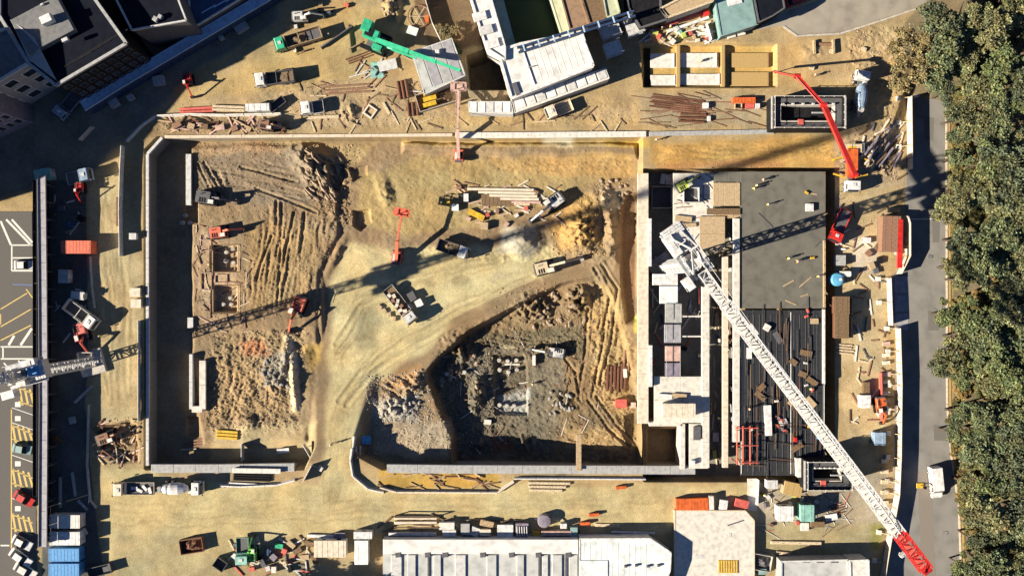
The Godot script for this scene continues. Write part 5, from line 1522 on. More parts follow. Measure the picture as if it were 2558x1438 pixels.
	crate("grey pump box standing in the slot near the L-shaped wall", 1789, 1092, 14, 22, 0, 1.0, M.lgrey, -99); crate("lime water drum box in the slot between beams", 1786, 1135, 9, 18, 0, .9, M.lime, -99); crate("dark steel trough on the narrow slab strip", 1742, 1082, 18, 34, 0, .6, M.dgrey, 1.0); crate("white cistern at the foot of the L-shaped wall", 1732, 1156, 10, 12, 0, .9, M.white, 1.0)
	crate("small black toolbox stack under the stair tower", 1710, 870, 14, 10, 20, .6, M.black, -99)
	# deck goods
	crate("small white box on the grey deck", 2024, 518, 19, 19, 0, .7, M.white, 1.8)
	for k in 9: stack("timber_bearer", "brown timber bearer laid out on the black deck", "timber", "bearers on the black deck", M.timber if k % 2 else M.ply, 1910 + k * 9, 825 + (k * 17) % 23, 90 + (k * 13) % 40, 88, 1, 4, .22, .2, 1, false, .3, 4.3)
	for k in [[1968, 836], [1976, 842], [1984, 836]]: stack("steel_bracket", "red steel bracket among the brown bearers", "bracket", "red brackets on the black deck", M.red, k[0], k[1], 34, 90, 1, 4, .3, .35, 1, false, .1, 4.3)
	crate("white sack pallet among the brown bearers", 1917, 818, 16, 16, 30, .7, M.offwhite, 1.75)
	crate("long white panel crate on the black deck", 1920, 1050, 17, 76, -2, .8, M.white, 1.75); crate("short white panel crate under the jib", 1873, 882, 12, 28, 0, .7, M.white, 1.75)
	for k in 10: crate("small dark red formwork prop bundle on the black deck", 1940 + (k * 37) % 34, 1040 + (k * 23) % 42, 9 - k % 3, 5, (k * 50) % 180, .35, [M.rust, M.redlt, M.purple][k % 3], 1.75, "prop_bundle", "prop bundles on the black deck")
	crate("bright red gas crate on the black deck", 1988, 1098, 8, 11, 0, .8, M.red, 1.75)
	crate("white switchboard cabinet at the south edge of the black deck", 2000, 1168, 17, 48, -3, 1.6, M.offwhite, 1.7)
	for k in 4: stack("timber_plank", "thin pale plank at the south edge of the black deck", "plank", "planks at the south edge of the black deck", M.timberlt, 1940 + k * 8, 1142 + k * 8, 84 - k * 6, 4 - k * 3, 1, 4, .16, .1, 1, false, .2, 4.35)
	# red formwork props beside the beam
	t = thing("formwork_rig", "red and orange formwork frame hanging over the beam end", "formwork", W(1864, 1110, 2.0))
	for x in [-2.0, -.8, .6, 2.0]:
		for z in [-1, 1]: bx("prop", Vector3(x, -1.4, z * 3.4), Vector3(.16, 4.6, .16), M.red, t)
		bx("waler", Vector3(x, .95, 0), Vector3(.22, .2, 7.6), M.orangered if x < 1.0 else M.rust, t)
	for z in [-3.4, 0.0, 3.4]: bx("cross_tie", Vector3(0, 1.15, z), Vector3(4.4, .14, .16), M.redlt, t)
	# black jump forms
	jump_form("black lift shaft formwork with white rails in the northern yard", 2022, 280, 178, 82, 5.0, 0.0)
	jump_form("black stair shaft formwork with white rails by the jib", 2072, 1188, 114, 74, 6.5, 0.0)
	t = slab_thing("timber_gangway", "brown timber gangway between grey deck and pale slab", [1766,520, 1850,536], 2.05, .12, M.ply, "gangway", 6, 1); t.position.y = 1.97
	for k in [["worker in yellow vest crouched over the grey deck", 1892, 462, 20, 1, M.vest], ["worker in yellow vest standing on the grey deck near the plywood bay", 1885, 470, 120, 1, M.vest], ["worker walking across the middle of the grey deck", 1972, 645, 200, 0, M.vest], ["worker in orange vest beside the walking worker", 1994, 652, 160, 1, M.vesto], ["worker bending at the plywood bay edge of the grey deck", 1920, 510, 70, 1, M.vest], ["worker with orange vest at the north of the grey deck", 1908, 448, -30, 0, M.vesto], ["worker near the east toe board of the grey deck", 2046, 690, 90, 1, M.vest], ["worker in yellow vest on the black deck", 2028, 972, 40, 0, M.vest], ["worker standing in the middle of the black deck", 1874, 1022, 10, 1, M.vesto]]:
		person(k[0], k[1], k[2], k[3], k[4], k[5], M.helmet, 1.82)
func crate(label: String, px: float, py: float, lx: float, ly: float, ang: float, h: float, m: Material, y := -99.0, called := "crate", group := "") -> Node3D:   # box with skids and lid
	var p := at(px, py, h)
	if y > -50.0:
		p = W(px, py, y + h); p.y = y
	var k := S * (CH - p.y - h) / CH
	var t := thing(called, label, called.replace("_", " "), p, ang, group)
	var sx := lx * k; var sz := ly * k
	for s in [-1, 1]: bx("skid", Vector3(0, .05, s * sz * .32), Vector3(sx * .94, .1, sz * .14), M.ply, t)
	bx("body", Vector3(0, .1 + (h - .16) * .5, 0), Vector3(sx * .96, h - .16, sz * .96), m, t)
	bx("lid", Vector3(0, h - .03, 0), Vector3(sx, .06, sz), m, t)
	return t
func jump_form(label: String, px: float, py: float, lx: float, ly: float, h: float, base: float) -> void:
	var p := W(px, py, base + h); p.y = base
	var k := S * (CH - base - h) / CH
	var sx := lx * k; var sz := ly * k
	var t := thing("lift_shaft_formwork", label, "formwork", p)
	for s in [-1, 1]:
		bx("outer_panel", Vector3(0, h * .5, s * (sz * .5 - .1)), Vector3(sx, h, .2), M.black, t)
		bx("outer_panel", Vector3(s * (sx * .5 - .1), h * .5 - .01, 0), Vector3(.2, h - .02, sz - .42), M.black, t)
		bx("walkway", Vector3(0, h - .9, s * (sz * .5 - .75)), Vector3(sx - .5, .1, 1.0), M.dgrey, t)
		bx("walkway", Vector3(s * (sx * .5 - .75), h - .91, 0), Vector3(1.0, .1, sz - 2.6), M.dgrey, t)
		bx("inner_wall", Vector3(0, h * .42, s * (sz * .5 - 1.6)), Vector3(sx - 3.0, h * .84, .25), M.concrete, t)
		bx("inner_wall", Vector3(s * (sx * .5 - 1.6), h * .42, 0), Vector3(.25, h * .84, sz - 3.5), M.concrete, t)
		bx("hand_rail", Vector3(0, h + .6, s * (sz * .5 - .15)), Vector3(sx, .08, .1), M.offwhite, t)
		bx("hand_rail", Vector3(s * (sx * .5 - .15), h + .6, 0), Vector3(.1, .08, sz), M.offwhite, t)
		bx("rim", Vector3(s * (sx * .5 + .2), h - .2, 0), Vector3(.4, .3, sz), M.grey, t)
		for i in 8: bx("rail_post", Vector3((i / 7.0 - .5) * (sx - .3), h + .3, s * (sz * .5 - .15)), Vector3(.08, .62, .08), M.offwhite, t)
		for i in 5: bx("rail_post", Vector3(s * (sx * .5 - .15), h + .3, (i / 4.0 - .5) * (sz - .6)), Vector3(.08, .62, .08), M.offwhite, t)
	for i in 6: bx("tie_bar", Vector3((i / 5.0 - .5) * (sx - 4.0), h * .84 + .3, -sz * .5 + 1.5), Vector3(.5, .5, .3), M.lgrey, t)
	bx("added_dark_floor", Vector3(0, h * .5, 0), Vector3(sx - 3.6, .12, sz - 3.6), M.black, t)  # black sheet added so the inside of the shaft looks dark
	bx("access_hatch", Vector3(-sx * .1, h - .75, sz * .28), Vector3(1.1, .2, 1.1), M.redlt, t)
	bx("centre_beam", Vector3(sx * .2, h - .5, 0), Vector3(sx * .3, .25, .3), M.grey, t)
# ---------------------------------------------------------------- vehicles and goods
func pile_head(label: String, group: String, px: float, py: float, r := .42, h := .9) -> void:
	var t := thing("concrete_pile", label, "pile", at(px, py, h), 0.0, group)
	var key := "ph%.2f%.2f" % [r, h]
	if not mc.has(key):
		var g := G.new(); g.cyl(Vector3(0, -.3, 0), Vector3(0, h, 0), r, r * .96, 12)
		mc[key] = g.mesh()
		g = G.new()
		for i in 6: g.cyl(Vector3(cos(i * 1.047) * r * .7, h, sin(i * 1.047) * r * .7), Vector3(cos(i * 1.047) * r * .75, h + .7, sin(i * 1.047) * r * .75), .03, .03, 5)
		mc[key + "r"] = g.mesh()
	obj("shaft", mc[key], M.conc_lt, t); obj("starter_bars", mc[key + "r"], M.rust, t)
func vehicles() -> void:
	dump_truck("dump truck with green cab and half loaded brown body", 742, 96, 163, M.green, M.timber, .9, .42, 9.6)
	dump_truck("dump truck with white cab and dark empty body on the upper yard", 683, 194, 172, M.white, M.dgrey, .25, .0, 7.8)
	dump_truck("white tipper truck in the west yard shadow by the red machine", 200, 786, 36, M.white, M.offwhite, .0, .0, 7.4)
	dump_truck("white tipper truck on the haul road beside the orange boom lift", 1132, 622, 18, M.white, M.dgrey, .45, .1, 6.6)
	flat_truck("cream cab tray truck with white scraps behind the mixer", 332, 1221, 180, M.cream, 8.0, true, M.dgrey)
	for k in 4: crate("white scrap sheet on the dark tray", 334 + k * 13, 1219 + (k % 2) * 6, 16, 7, k * 25, .3, M.white, 1.2, "scrap_sheet", "scrap sheets on the dark tray")
	mixer_truck("white and blue concrete mixer parked nose to the gate", 448, 1221, 0, M.white, M.white)
	mixer_truck("concrete mixer with blue drum in the shade of the black formwork", 2155, 226, -83, M.white, M.pblue)
	flat_truck("grey tray truck with a load of rubble sacks on the haul road", 1000, 762, 52, M.lgrey, 8.8, true, M.ply)
	for k in 10: crate("pale rubble sack on the grey tray truck", 972 + k * 4.6 + (k % 2) * 7, 738 + k * 6.2 - (k % 2) * 5, 10, 8, 50 + k * 17, .7 + .1 * (k % 3), [M.conc_lt, M.cream, M.rustlt][k % 3], -2.8, "rubble_sack", "rubble sacks on the grey tray truck")
	flat_truck("red tray truck with a dark steel load by the frame edge", 2100, 564, 115, M.red, 7.0, true, M.dgrey)
	flat_truck("pale cab tray truck standing in the deep shade by the walkway", 166, 262, 130, M.pblue, 6.2)
	flat_truck("blue and white tray truck under the end of the walkway", 196, 440, -12, M.pblue, 5.2)
	flat_truck("small white tray truck with dark tray in the upper yard", 778, 268, 172, M.white, 4.6)
	flat_truck("cream tray truck parked beside the canopy", 1396, 272, 158, M.cream, 5.6, true, M.timberlt)
	van("white delivery van on the street beside the bush", 2345, 1207, 84, M.white)
	car("dark teal hatchback between the yellow hatched bays", 52, 1122, 10, M.teal, 3.9)
	car("red sedan parked beside a hatched bay", 56, 1246, 30, M.red, 4.3)
	car("silver white car at the south end of the bays", 52, 1356, 28, M.white, 4.2)
	car("white ute with black tray cover at the row end", 48, 1394, 36, M.white, 4.9)
	car("grey white wagon at the last bay of the car park", 60, 1426, 30, M.offwhite, 4.8)
	car("white car in the boxed bay beside the walkway", 56, 662, 0, M.white, 3.9)
	car("red car on the upper road beside the yellow line", 1990, -2, -20, M.red, 4.3)
	# machines
	crawler_crane(); pump_truck()
	tower_crane("white and blue luffing tower crane at the car park edge", 54, 936, 26.5, W(54, 936, 26.5) + Vector3(-10.6, 62, 2.9), 4.6, 4.0, -1.0, false, M.blue)
	boom_lift("orange boom lift reaching across the haul road with its basket raised", 992, 640, 1003, 530, 5.6, M.orangered)
	excavator("orange red excavator with its arm bent over the pit bank", 744, 766, 112, M.orangered, 1.0, 5.6)
	boom_lift("pink orange boom lift by the yellow clay strip", 1146, 386, 1145, 215, 9.0, M.orangered, Vector3.ZERO, M.pink)
	excavator("orange red excavator with a pink arm on the west pit floor", 548, 580, -8, M.orangered, .9, 5.0)
	excavator("yellow and white excavator with its grey arm stretched along the road edge", 1362, 668, -14, M.timberlt, 1.0, 8.2, 0.0)
	excavator("small pale excavator working in the deep pit", 1388, 880, 188, M.lgrey, .8, 5.0)
	excavator("grey compact excavator at the edge of the building shadow", 752, 42, -4, M.lgrey, .75, 4.6)
	excavator("bright red mini excavator on the shaded edge of the upper yard", 470, 200, 80, M.red, .6, 3.4)
	excavator("black excavator half hidden on the ledge of the pit", 520, 494, 8, M.dgrey, 1.0, 6.0)
	excavator("orange crawler drill beside the street hoarding", 2200, 1012, 82, M.orange, .75, 3.8)
	excavator("red excavator crouched by the shaded tipper truck", 204, 830, 75, M.redlt, .9, 4.4)
	excavator("green mini excavator in the clutter of the south yard", 630, 1380, -90, M.bgreen, .7, 3.2)
	excavator("grey mesh conveyor excavator at the end of the pile casings", 1382, 506, 142, M.lgrey, 1.0, 6.0)
	excavator("brown muddy excavator in the debris corner by the west wall", 268, 1092, -20, M.rustlt, .9, 5.0)
	# containers and sheds
	container("orange shipping container casting a long shadow in the west yard", 188, 617, 74, 32, 0, M.orangered, 2.9)
	container("white shipping container, northern one of the white pair", 160, 1303, 76, 33, 0, M.offwhite, 2.6); container("white shipping container, touching the blue ones", 160, 1345, 76, 33, 0, M.white, 2.6)
	container("blue shipping container, next to the white pair", 158, 1386, 76, 32, 0, M.blue, 2.6); container("blue shipping container at the very end of the row", 158, 1424, 76, 32, 0, M.blue, 2.6)
	shed("small grey shed roof in the shade of the long walkway", 156, 690, 25, 34, 0, M.grey, M.grey, 2.3)
	shed("pale weathered generator shed by the shaded tipper", 192, 738, 34, 20, 6, M.lgrey, M.lgrey, 1.8, "generator", "generator")
	shed("white lunch shed in the south yard", 824, 1371, 80, 42, 0, M.offwhite, M.cream, 2.6); shed("white narrow toilet block standing on end in the south yard", 902, 1380, 34, 60, 0, M.offwhite, M.roofcool, 2.6); shed("small white roofed store north of the toilet block", 906, 1337, 46, 18, 0, M.white, M.white, 2.4)
	shed("white site shed beside the mint green one", 1963, 1283, 40, 38, 0, M.white, M.white, 2.6); shed("mint green site shed near the black shaft formwork", 2018, 1282, 34, 42, 0, M.mint, M.mint, 3.2)
	shed("tan timber site hut north of the white shed", 1982, 1222, 46, 34, 12, M.plylt, M.sand, 2.4); shed("pale grey hut at the edge of the loading slab", 1930, 1210, 28, 22, 0, M.lgrey, M.lgrey, 2.4)
	shed("brown roofed cabin with red edge inside the bent hoarding", 2228, 584, 46, 90, 2, M.rustlt, M.rustlt, 2.7)
	var rs := single("roof_gutter", "dark red gutter strip along the brown cabin", "gutter", bm(Vector3(9.6, .3, 1.1)), M.red, W(2250, 608, 2.8), 91)
	rs.position.y = 2.45
	for k in [["dark brown generator box north of its twin beside the frame", 2104, 762, 40, 44], ["dark ribbed generator box beside the frame", 2104, 814, 36, 62]]:
		shed(k[0], k[1], k[2], k[3], k[4], 0, M.rust, M.ply, 2.6, "generator", "generator")
	crate("black exhaust stack joined beside the northern generator", 2126, 764, 12, 44, 0, 2.4, M.black); crate("black exhaust stack beside the ribbed generator", 2126, 818, 12, 50, 0, 2.4, M.black)
	var wt := thing("water_tank", "bright blue round water tank beside the frame edge", "tank", at(2094, 698, 2.0))
	var g := G.new(); g.lathe([[0, 1.3], [1.8, 1.3], [2.0, 1.1], [2.1, .3], [2.1, .0]], 18, 1); obj("barrel", g, M.bluelt, wt)
	g = G.new(); g.cyl(Vector3(.5, 2.0, 0), Vector3(.5, 2.25, 0), .3, .3, 12); obj("lid", g, M.white, wt)
	shed("white rimmed blue roof pump hut next to the water tank", 2112, 684, 26, 14, 0, M.dblue, M.offwhite, 1.6, "pump_hut", "hut")
	crate("white ute canopy box beside the orange drill", 2164, 1003, 25, 32, 0, 1.9, M.white); crate("dark skip of timber offcuts beside the orange drill", 2166, 968, 16, 28, 0, 1.2, M.ply)
	shed("light blue roofed kiosk in the shadow of the shaft formwork", 2200, 1096, 28, 32, 0, M.pblue, M.pblue, 2.4, "kiosk", "kiosk")
	crate("blue tarpaulin covered pump by the gate barrier", 914, 1099, 22, 20, 0, 1.2, M.bluelt); stack("white_pipe", "short white pipe behind the gate barrier", "pipe", "white pipes behind the gate barrier", M.white, 894, 1128, 28, 92, 2, 9, .35, .35, 1, true)
	skip_bin("open rusty skip with dark spoil in the south yard", 476, 1364, 58, 36, -9, M.rustlt, M.rust); skip_bin("dark open bin with rails near the yard corner", 548, 1410, 30, 26, 35, M.dgrey, null)
	var pl := thing("bridge_beam", "orange steel bridge beam lying over the south wall", "beam", W(1446, 1130, .8))
	pl.position.y = .36
	bx("top_flange", Vector3(0, .5, 0), Vector3(1.0, .1, 7.2), M.timber, pl); bx("web", Vector3(0, .25, 0), Vector3(.3, .42, 7.1), M.orange, pl); bx("bottom_flange", Vector3(0, .04, 0), Vector3(1.0, .08, 7.2), M.timber, pl)
	# sign trailer and hydrant on the street
	var sg := thing("traffic_signal", "yellow portable traffic signal on the street", "traffic signal", at(2306, 1216, 1.5))
	bx("base", Vector3(0, .2, 0), Vector3(1.4, .4, 1.0), M.yellow, sg); bx("post", Vector3(0, 1.2, 0), Vector3(.14, 2.0, .14), M.yellow, sg); bx("lamp_head", Vector3(.1, 2.3, 0), Vector3(.4, .9, .4), M.black, sg); bx("side_arm", Vector3(.9, 2.1, -.2), Vector3(1.6, .12, .12), M.yellow, sg)

func goods() -> void:
	# upper yard
	stack("brown_pipe", "thick brown drill casing lying in a pair by the tin shed", "pipe", "brown casings by the tin shed", M.rust, 1006, 222, 46, 80, 3, 10, .7, .7, 1, true, .1)
	stack("brown_pipe", "short brown casing south of the tin shed", "pipe", "short brown casings by the tin shed", M.rust, 1031, 272, 34, 84, 3, 11, .55, .55, 1, true, .1)
	stack("steel_beam", "long rusty steel beam left on the upper yard", "beam", "rusty beams on the upper yard", M.rustlt, 870, 222, 120, -4, 3, 9, .3, .3, 1, false, .5)
	stack("steel_beam", "thin dark steel beam between green truck and crane", "beam", "dark beams near the green crane", M.rust, 898, 142, 64, -20, 3, 6, .25, .25, 1, false, .3)
	stack("timber_beam", "single long pale timber in the upper yard", "timber", "", M.timberlt, 804, 292, 84, -3, 1, 6, .6, .4)
	stack("timber_beam", "thin leaning pale timber beside the sand patch", "timber", "", M.timberlt, 965, 270, 34, 60, 1, 6, .5, .3)
	var fr := thing("timber_square", "square pale timber frame lying on the upper yard", "frame", at(924, 278, .3), 35)
	for s in [-1, 1]:
		bx("side_rail", Vector3(0, .2, s * .95), Vector3(2.2, .3, .35), M.cream, fr); bx("end_rail", Vector3(s * .93, .2, 0), Vector3(.35, .29, 1.55), M.cream, fr)
	var cr := thing("crane_mat", "dark cross shaped base plate beside the green crane", "base plate", at(946, 174, .5))
	for a in [35, -55]: bx("arm", Vector3(0, .25 + .01 * a / 35, 0), Vector3(2.6, .25, .3), M.dsteel, cr, a)
	bx("mat", Vector3(-.4, .06, 0), Vector3(2.6, .1, 3.2), M.mint, cr)
	crate("grey steel plate stack beside the crane", 968, 162, 46, 26, -12, .5, M.lgrey)
	skip_bin("open frame hopper with yellow bags beside the tin shed", 1090, 244, 100, 44, -17, M.concrete, M.ply, 1.3)
	for k in 9: crate("yellow bulk bag heaped on the hopper corner", 1062 + (k % 3) * 11, 234 + (k / 3) * 14 - (k % 3) * 3, 11, 11, -17, 1.7, M.yellow, -99, "bulk_bag", "yellow bags by the tin shed")
	var fw := thing("mixing_plant", "tall pink steel feed conveyor beside the dark shaft", "conveyor", at(1146, 240, 1.0), 92)
	var g := lattice(Vector3(-2.6, 1.2, 0), Vector3(3.4, 3.6, 0), .7, 6, .1); obj("lattice_belt", g, M.pink, fw); bx("drive_head", Vector3(-2.8, 1.0, 0), Vector3(.9, 1.6, 1.0), M.rustlt, fw)
	for x in [-1.5, 1.5]: bx("leg", Vector3(x, .9, 0), Vector3(.15, 1.8, .8), M.rustlt, fw)
	skip_bin("long grey skip beside the white box trailer", 690, 260, 46, 20, -38, M.dgrey, null, 1.2)
	shed("white box trailer at the corner of the barrier strip", 642, 267, 60, 18, -2, M.white, M.white, 2.2, "box_trailer", "trailer")
	stack("timber_beam", "red brown beam stacked on the barrier strip", "timber", "beams on the barrier strip", M.redlt, 490, 274, 84, -3, 2, 8, .5, .5)
	stack("timber_beam", "pale beam stacked on the barrier strip", "timber", "pale beams on the barrier strip", M.timberlt, 570, 270, 80, 2, 2, 8, .5, .6)
	for k in 8: crate("muddy formwork panel tipped on the barrier strip", 440 + k * 36, 312 + (k * 13) % 11, 22 - (k % 3) * 5, 13, (k * 47) % 60 - 30, .6, [M.rustlt, M.timber, M.ply, M.pink][k % 4], -99, "formwork_shutter", "muddy panels on the barrier strip")
	excavator("brown dozer digging the barrier strip", 668, 312, 10, M.rustlt, .75, 3.6)
	for k in 5: crate("wooden tool crate near the grey excavator", [800, 865, 820, 735, 738][k], [10, 12, 30, 124, 66][k], 10, 8, k * 20, .7, [M.plylt, M.orangered, M.offwhite, M.cream, M.lgrey][k], -99, "tool_crate", "tool crates about the upper yard")
	stack("black_hose", "looped black pipe end by the grey excavator", "pipe", "black pipes by the grey excavator", M.black, 812, 24, 40, -3, 2, 9, .3, .3, 1, true)
	# rings and scrap by the top houses
	var rg := thing("steel_ring", "large thin steel ring standing by the top fence", "ring", at(1046, 40, .4))
	g = G.new()
	var pts := []
	for i in 25: pts.append(Vector3(cos(i * TAU / 24) * 2.2, .3, sin(i * TAU / 24) * 2.2))
	g.tube(pts, .12, 6); obj("hoop", g, M.rustlt, rg)
	for i in 6:
		g = G.new(); g.beam(Vector3(0, .3, 0), Vector3(cos(i * 1.05) * 2.2, .3, sin(i * 1.05) * 2.2), .07, .07); obj("spoke", g, M.cream, rg)
	crate("orange traffic cabinet beside the steel ring", 1066, 46, 9, 16, 0, 1.1, M.orange); crate("white and blue tarpaulin bundle beside the green crane", 1030, 76, 26, 20, 20, .8, M.roofcool)
	hoarding("thin dark fence line running from the top houses", [1060,-10, 1080,60, 1104,110], 2.0, M.offwhite, 0)
	# scaffold stair north
	for k in [["grey scaffold tower beside the railway beam", 1524, 72, 52, 40], ["white boarded scaffold with stair below the grey tower", 1532, 120, 44, 34], ["silver scaffold platform with a yellow board", 1584, 62, 44, 46]]:
		scaffold(k[0], k[1], k[2], k[3], k[4], -20, 3.4, M.lgrey, 2)
	var rb := thing("gantry_beam", "dark blue grey twin beam spanning above the white shed", "beam", W(1440, 78, 8.0), -17.5)
	rb.position.y = 7.4
	for s in [-1, 1]: bx("girder", Vector3(0, .3, s * .45), Vector3(23.5, .6, .4), M.dblue, rb)
	for k in 8: bx("cross_tie", Vector3(-10.5 + k * 3.0, .62, 0), Vector3(.3, .1, 1.3), M.gantry, rb)
	for x in [-11.0, 11.0]: bx("trestle", Vector3(x, -3.6, 0), Vector3(.6, 7.3, 1.0), M.dgrey, rb)
	crate("yellow board stack on the scaffold bay", 1576, 72, 22, 10, -14, 3.0, M.timberlt)
	for k in [["red and white striped drill mast on the trestle", 1700, 50, 150, M.redlt, .7], ["long white drill mast beside the striped one", 1720, 60, 110, M.white, .6]]: stack("drill_mast", k[0], "mast", "", k[4], k[1], k[2], k[3], -19, 1, 8, k[5], .6)
	crate("bright red motor head at the end of the striped mast", 1764, 28, 14, 22, -18, 1.2, M.red)
	stack("steel_tube", "thin bright steel tube at the yard gate", "tube", "bright tubes at the yard gate", M.galv, 1640, 52, 60, -24, 2, 9, .3, .3, 1, true)
	for k in 14: crate("small mixed crate in the clutter below the teal office", 1620 + (k * 53) % 150, 62 + (k * 31) % 42, 8 + k % 8, 7 + k % 5, (k * 33) % 90, .5 + .1 * (k % 5), [M.lgrey, M.cream, M.redlt, M.mint, M.offwhite, M.timber, M.lime][k % 7], -99, "crate", "crates below the teal office")
	hoarding("white leaning site fence panel below the teal office", [1762,62, 1774,104], 1.8, M.white, 0)
	for k in [[1828, 86], [1852, 80]]: crate("pale concrete block below the teal office wall", k[0], k[1], 20, 16, -14, .9, M.conc_lt, -99, "concrete_block", "blocks below the teal office")
	# trench bases
	for k in [["short white blinding slab in the trench, northern row", 1657, 151, 64, 36], ["long white blinding slab in the trench, northern row", 1746, 150, 98, 36], ["short white blinding slab in the trench, southern row", 1658, 200, 66, 26], ["long white blinding slab in the trench, southern row", 1750, 198, 104, 28]]:
		var t := thing("blinding_slab", k[0], "slab", at(k[1], k[2], .4))
		bx("slab", Vector3(0, .2, 0), Vector3(k[3] * S, .5, k[4] * S), M.offwhite, t); bx("kicker", Vector3(k[3] * S * .5 - .45, .65, 0), Vector3(.2, .5, k[4] * S * .96), M.conc_lt, t)
	for k in [1694, 1806]:
		var t := thing("trench_wall", "curved earth rib crossing the trench", "earth rib", at(k, 166, .9), 0, "earth ribs crossing the trench")
		bx("rib", Vector3(0, .5, 0), Vector3(.7, 1.4, 8.2), M.sand, t); bx("timber_facing", Vector3(.4, .6, 0), Vector3(.08, 1.2, 8.0), M.ply, t)
	for k in [["orange sand pad at the end of the trench, northern", 1872, 150], ["orange sand pad at the end of the trench, southern", 1872, 198]]:
		var t := thing("sand_pad", k[0], "sand pad", at(k[1], k[2], .3))
		bx("pad", Vector3(0, .15, 0), Vector3(7.6, .5, 2.9), M.sand, t); bx("edge_board", Vector3(3.85, .3, 0), Vector3(.1, .7, 2.9), M.ply, t)
	stack("rebar_bundle", "long rusty rebar bundle west of the black formwork", "rebar", "rebar bundles west of the black formwork", M.rust, 1690, 258, 130, 8, 7, 5, .25, .2, 1, false, .8)
	stack("rebar_bundle", "shorter rusty rebar bundle in the northern yard", "rebar", "short rebar bundles in the northern yard", M.rustlt, 1730, 274, 90, 4, 5, 5, .25, .2, 1, false, .8)
	stack("reinforcement_cage", "dark reinforcement cage lying in the northern yard", "rebar cage", "dark cages in the northern yard", M.rust, 1732, 294, 64, 2, 3, 9, .6, .5, 1, true, .4)
	crate("white cement bag pallet at the end of the rebar", 1764, 263, 14, 14, 0, .9, M.white); crate("white chemical tub beside the dark cages", 1772, 296, 8, 12, 0, .7, M.white)
	container("low orange open top bin in the northern yard", 1860, 250, 56, 14, 0, M.orange, 1.2, "", "waste_bin"); skip_bin("small yellow rimmed steel frame bin", 1846, 264, 18, 14, 0, M.timber, null, .8); crate("red compressor beside the orange bin", 1874, 264, 22, 12, 0, 1.0, M.redlt); crate("white end tank of the red compressor", 1893, 264, 12, 12, 0, .9, M.white)
	stack("timber_beam", "heavy timber trestle leg by the orange sand", "timber", "trestle legs by the orange sand", M.timber, 2060, 116, 34, 88, 2, 48, .5, .6)
	stack("timber_beam", "cross plank of the trestle by the orange sand", "timber", "", M.rustlt, 2060, 110, 46, 2, 1, 5, .6, .3)
	for k in 3: crate("small pale tool bag dropped on the orange sand", [2080, 2030, 2160][k], [128, 168, 122][k], 12, 9, 20, .5, M.timberlt, -99, "tool_bag", "tool bags on the orange sand")
	stack("timber_beam", "long cream sleeper tipped beside the pump truck", "timber", "sleepers beside the pump truck", M.cream, 2168, 388, 46, -48, 2, 18, .4, .35, 1, false, .4)
	stack("timber_beam", "grey weathered sleeper in the rubble by the street hoarding", "timber", "sleepers by the street hoarding", M.purple, 2196, 380, 60, -52, 4, 15, .4, .4, 1, false, 1.0)
	scaffold("tan scaffold deck behind the pump truck boom", 2132, 370, 22, 46, 90, 1.6, M.timberlt, 1)
	# pit floor, west
	for k in [[564, 630], [580, 622], [562, 652], [582, 656]]: pile_head("trimmed pile head in the northern square pit", "pile heads of the northern square pit", k[0], k[1])
	for k in [[556, 760], [574, 744], [576, 760]]: pile_head("trimmed pile head in the southern square pit", "pile heads of the southern square pit", k[0], k[1])
	for k in [[460, 538], [472, 556], [453, 556]]: pile_head("white pile head at the shaded foot of the west wall", "pile heads at the foot of the west wall", k[0], k[1])
	for k in [["square timber formed edge round the northern pile pit", 564, 645], ["square timber formed edge round the southern pile pit", 565, 746]]:
		var t := thing("pit_edge", k[0], "edging", at(k[1] - 42, k[2], .0))
		t.position = W(k[1], k[2], -3.3)
		for s in [-1, 1]: bx("edge_board", Vector3(0, -.1, s * 2.8), Vector3(5.6, .35, .16), M.ply, t); bx("edge_board", Vector3(s * 2.75, -.1, 0), Vector3(.16, .34, 5.4), M.timber, t)
	for k in [["pink timber setting out frame north of the square pits", 512, 612, 30, 26], ["pink timber setting out frame between the square pits", 515, 702, 26, 42], ["thin setting out frame beside the southern square pit", 552, 696, 30, 20]]:
		var t := thing("setting_out_frame", k[0], "frame", at(k[1], k[2], .2))
		for s in [-1, 1]:
			bx("long_board", Vector3(0, .15, s * k[4] * S * .5), Vector3(k[3] * S, .2, .14), M.pink, t); bx("short_board", Vector3(s * k[3] * S * .5, .14, 0), Vector3(.14, .19, k[4] * S), M.rustlt, t)
	for k in 6: stack("timber_board", "loose timber board on the pit bench near the square pits", "board", "boards on the pit bench", [M.pink, M.rustlt, M.timber][k % 3], 500 + (k * 29) % 46, 600 + k * 44, 26 + k * 3, [90, 4, 80, 20, 92, -30][k], 1, 4, .2, .15)
	crate("grey water tank at the shaded foot of the west wall", 474, 806, 14, 26, 0, 1.0, M.lgrey)
	stack("timber_beam", "bright yellow timber stacked in the pit near the south wall", "timber", "yellow timbers near the south wall", M.yellow, 566, 1086, 54, 4, 3, 8, .5, .45)
	stack("rail_beam", "orange brown walkway plank leading to the yellow timbers", "plank", "planks leading to the yellow timbers", M.rustlt, 492, 1106, 66, -12, 3, 7, .4, .3); stack("rail_beam", "pale edge plank leading to the yellow timbers", "plank", "", M.timberlt, 470, 1122, 40, -3, 1, 5, .3, .3)
	crate("white tool chest with dark lid on the pit floor", 706, 1126, 30, 12, -6, .8, M.white); crate("cream panel bundle along the capping beam", 640, 1176, 120, 12, 1, .7, M.offwhite, .36)
	stack("black_pipe", "black plastic pipe stacked south of the capping beam", "pipe", "black pipes south of the capping beam", M.black, 628, 1190, 92, 2, 4, 6, .45, .45, 1, true); stack("timber_beam", "white post lying beside the black pipes", "post", "white posts beside the black pipes", M.white, 606, 1208, 70, 3, 1, 6, .35, .35)
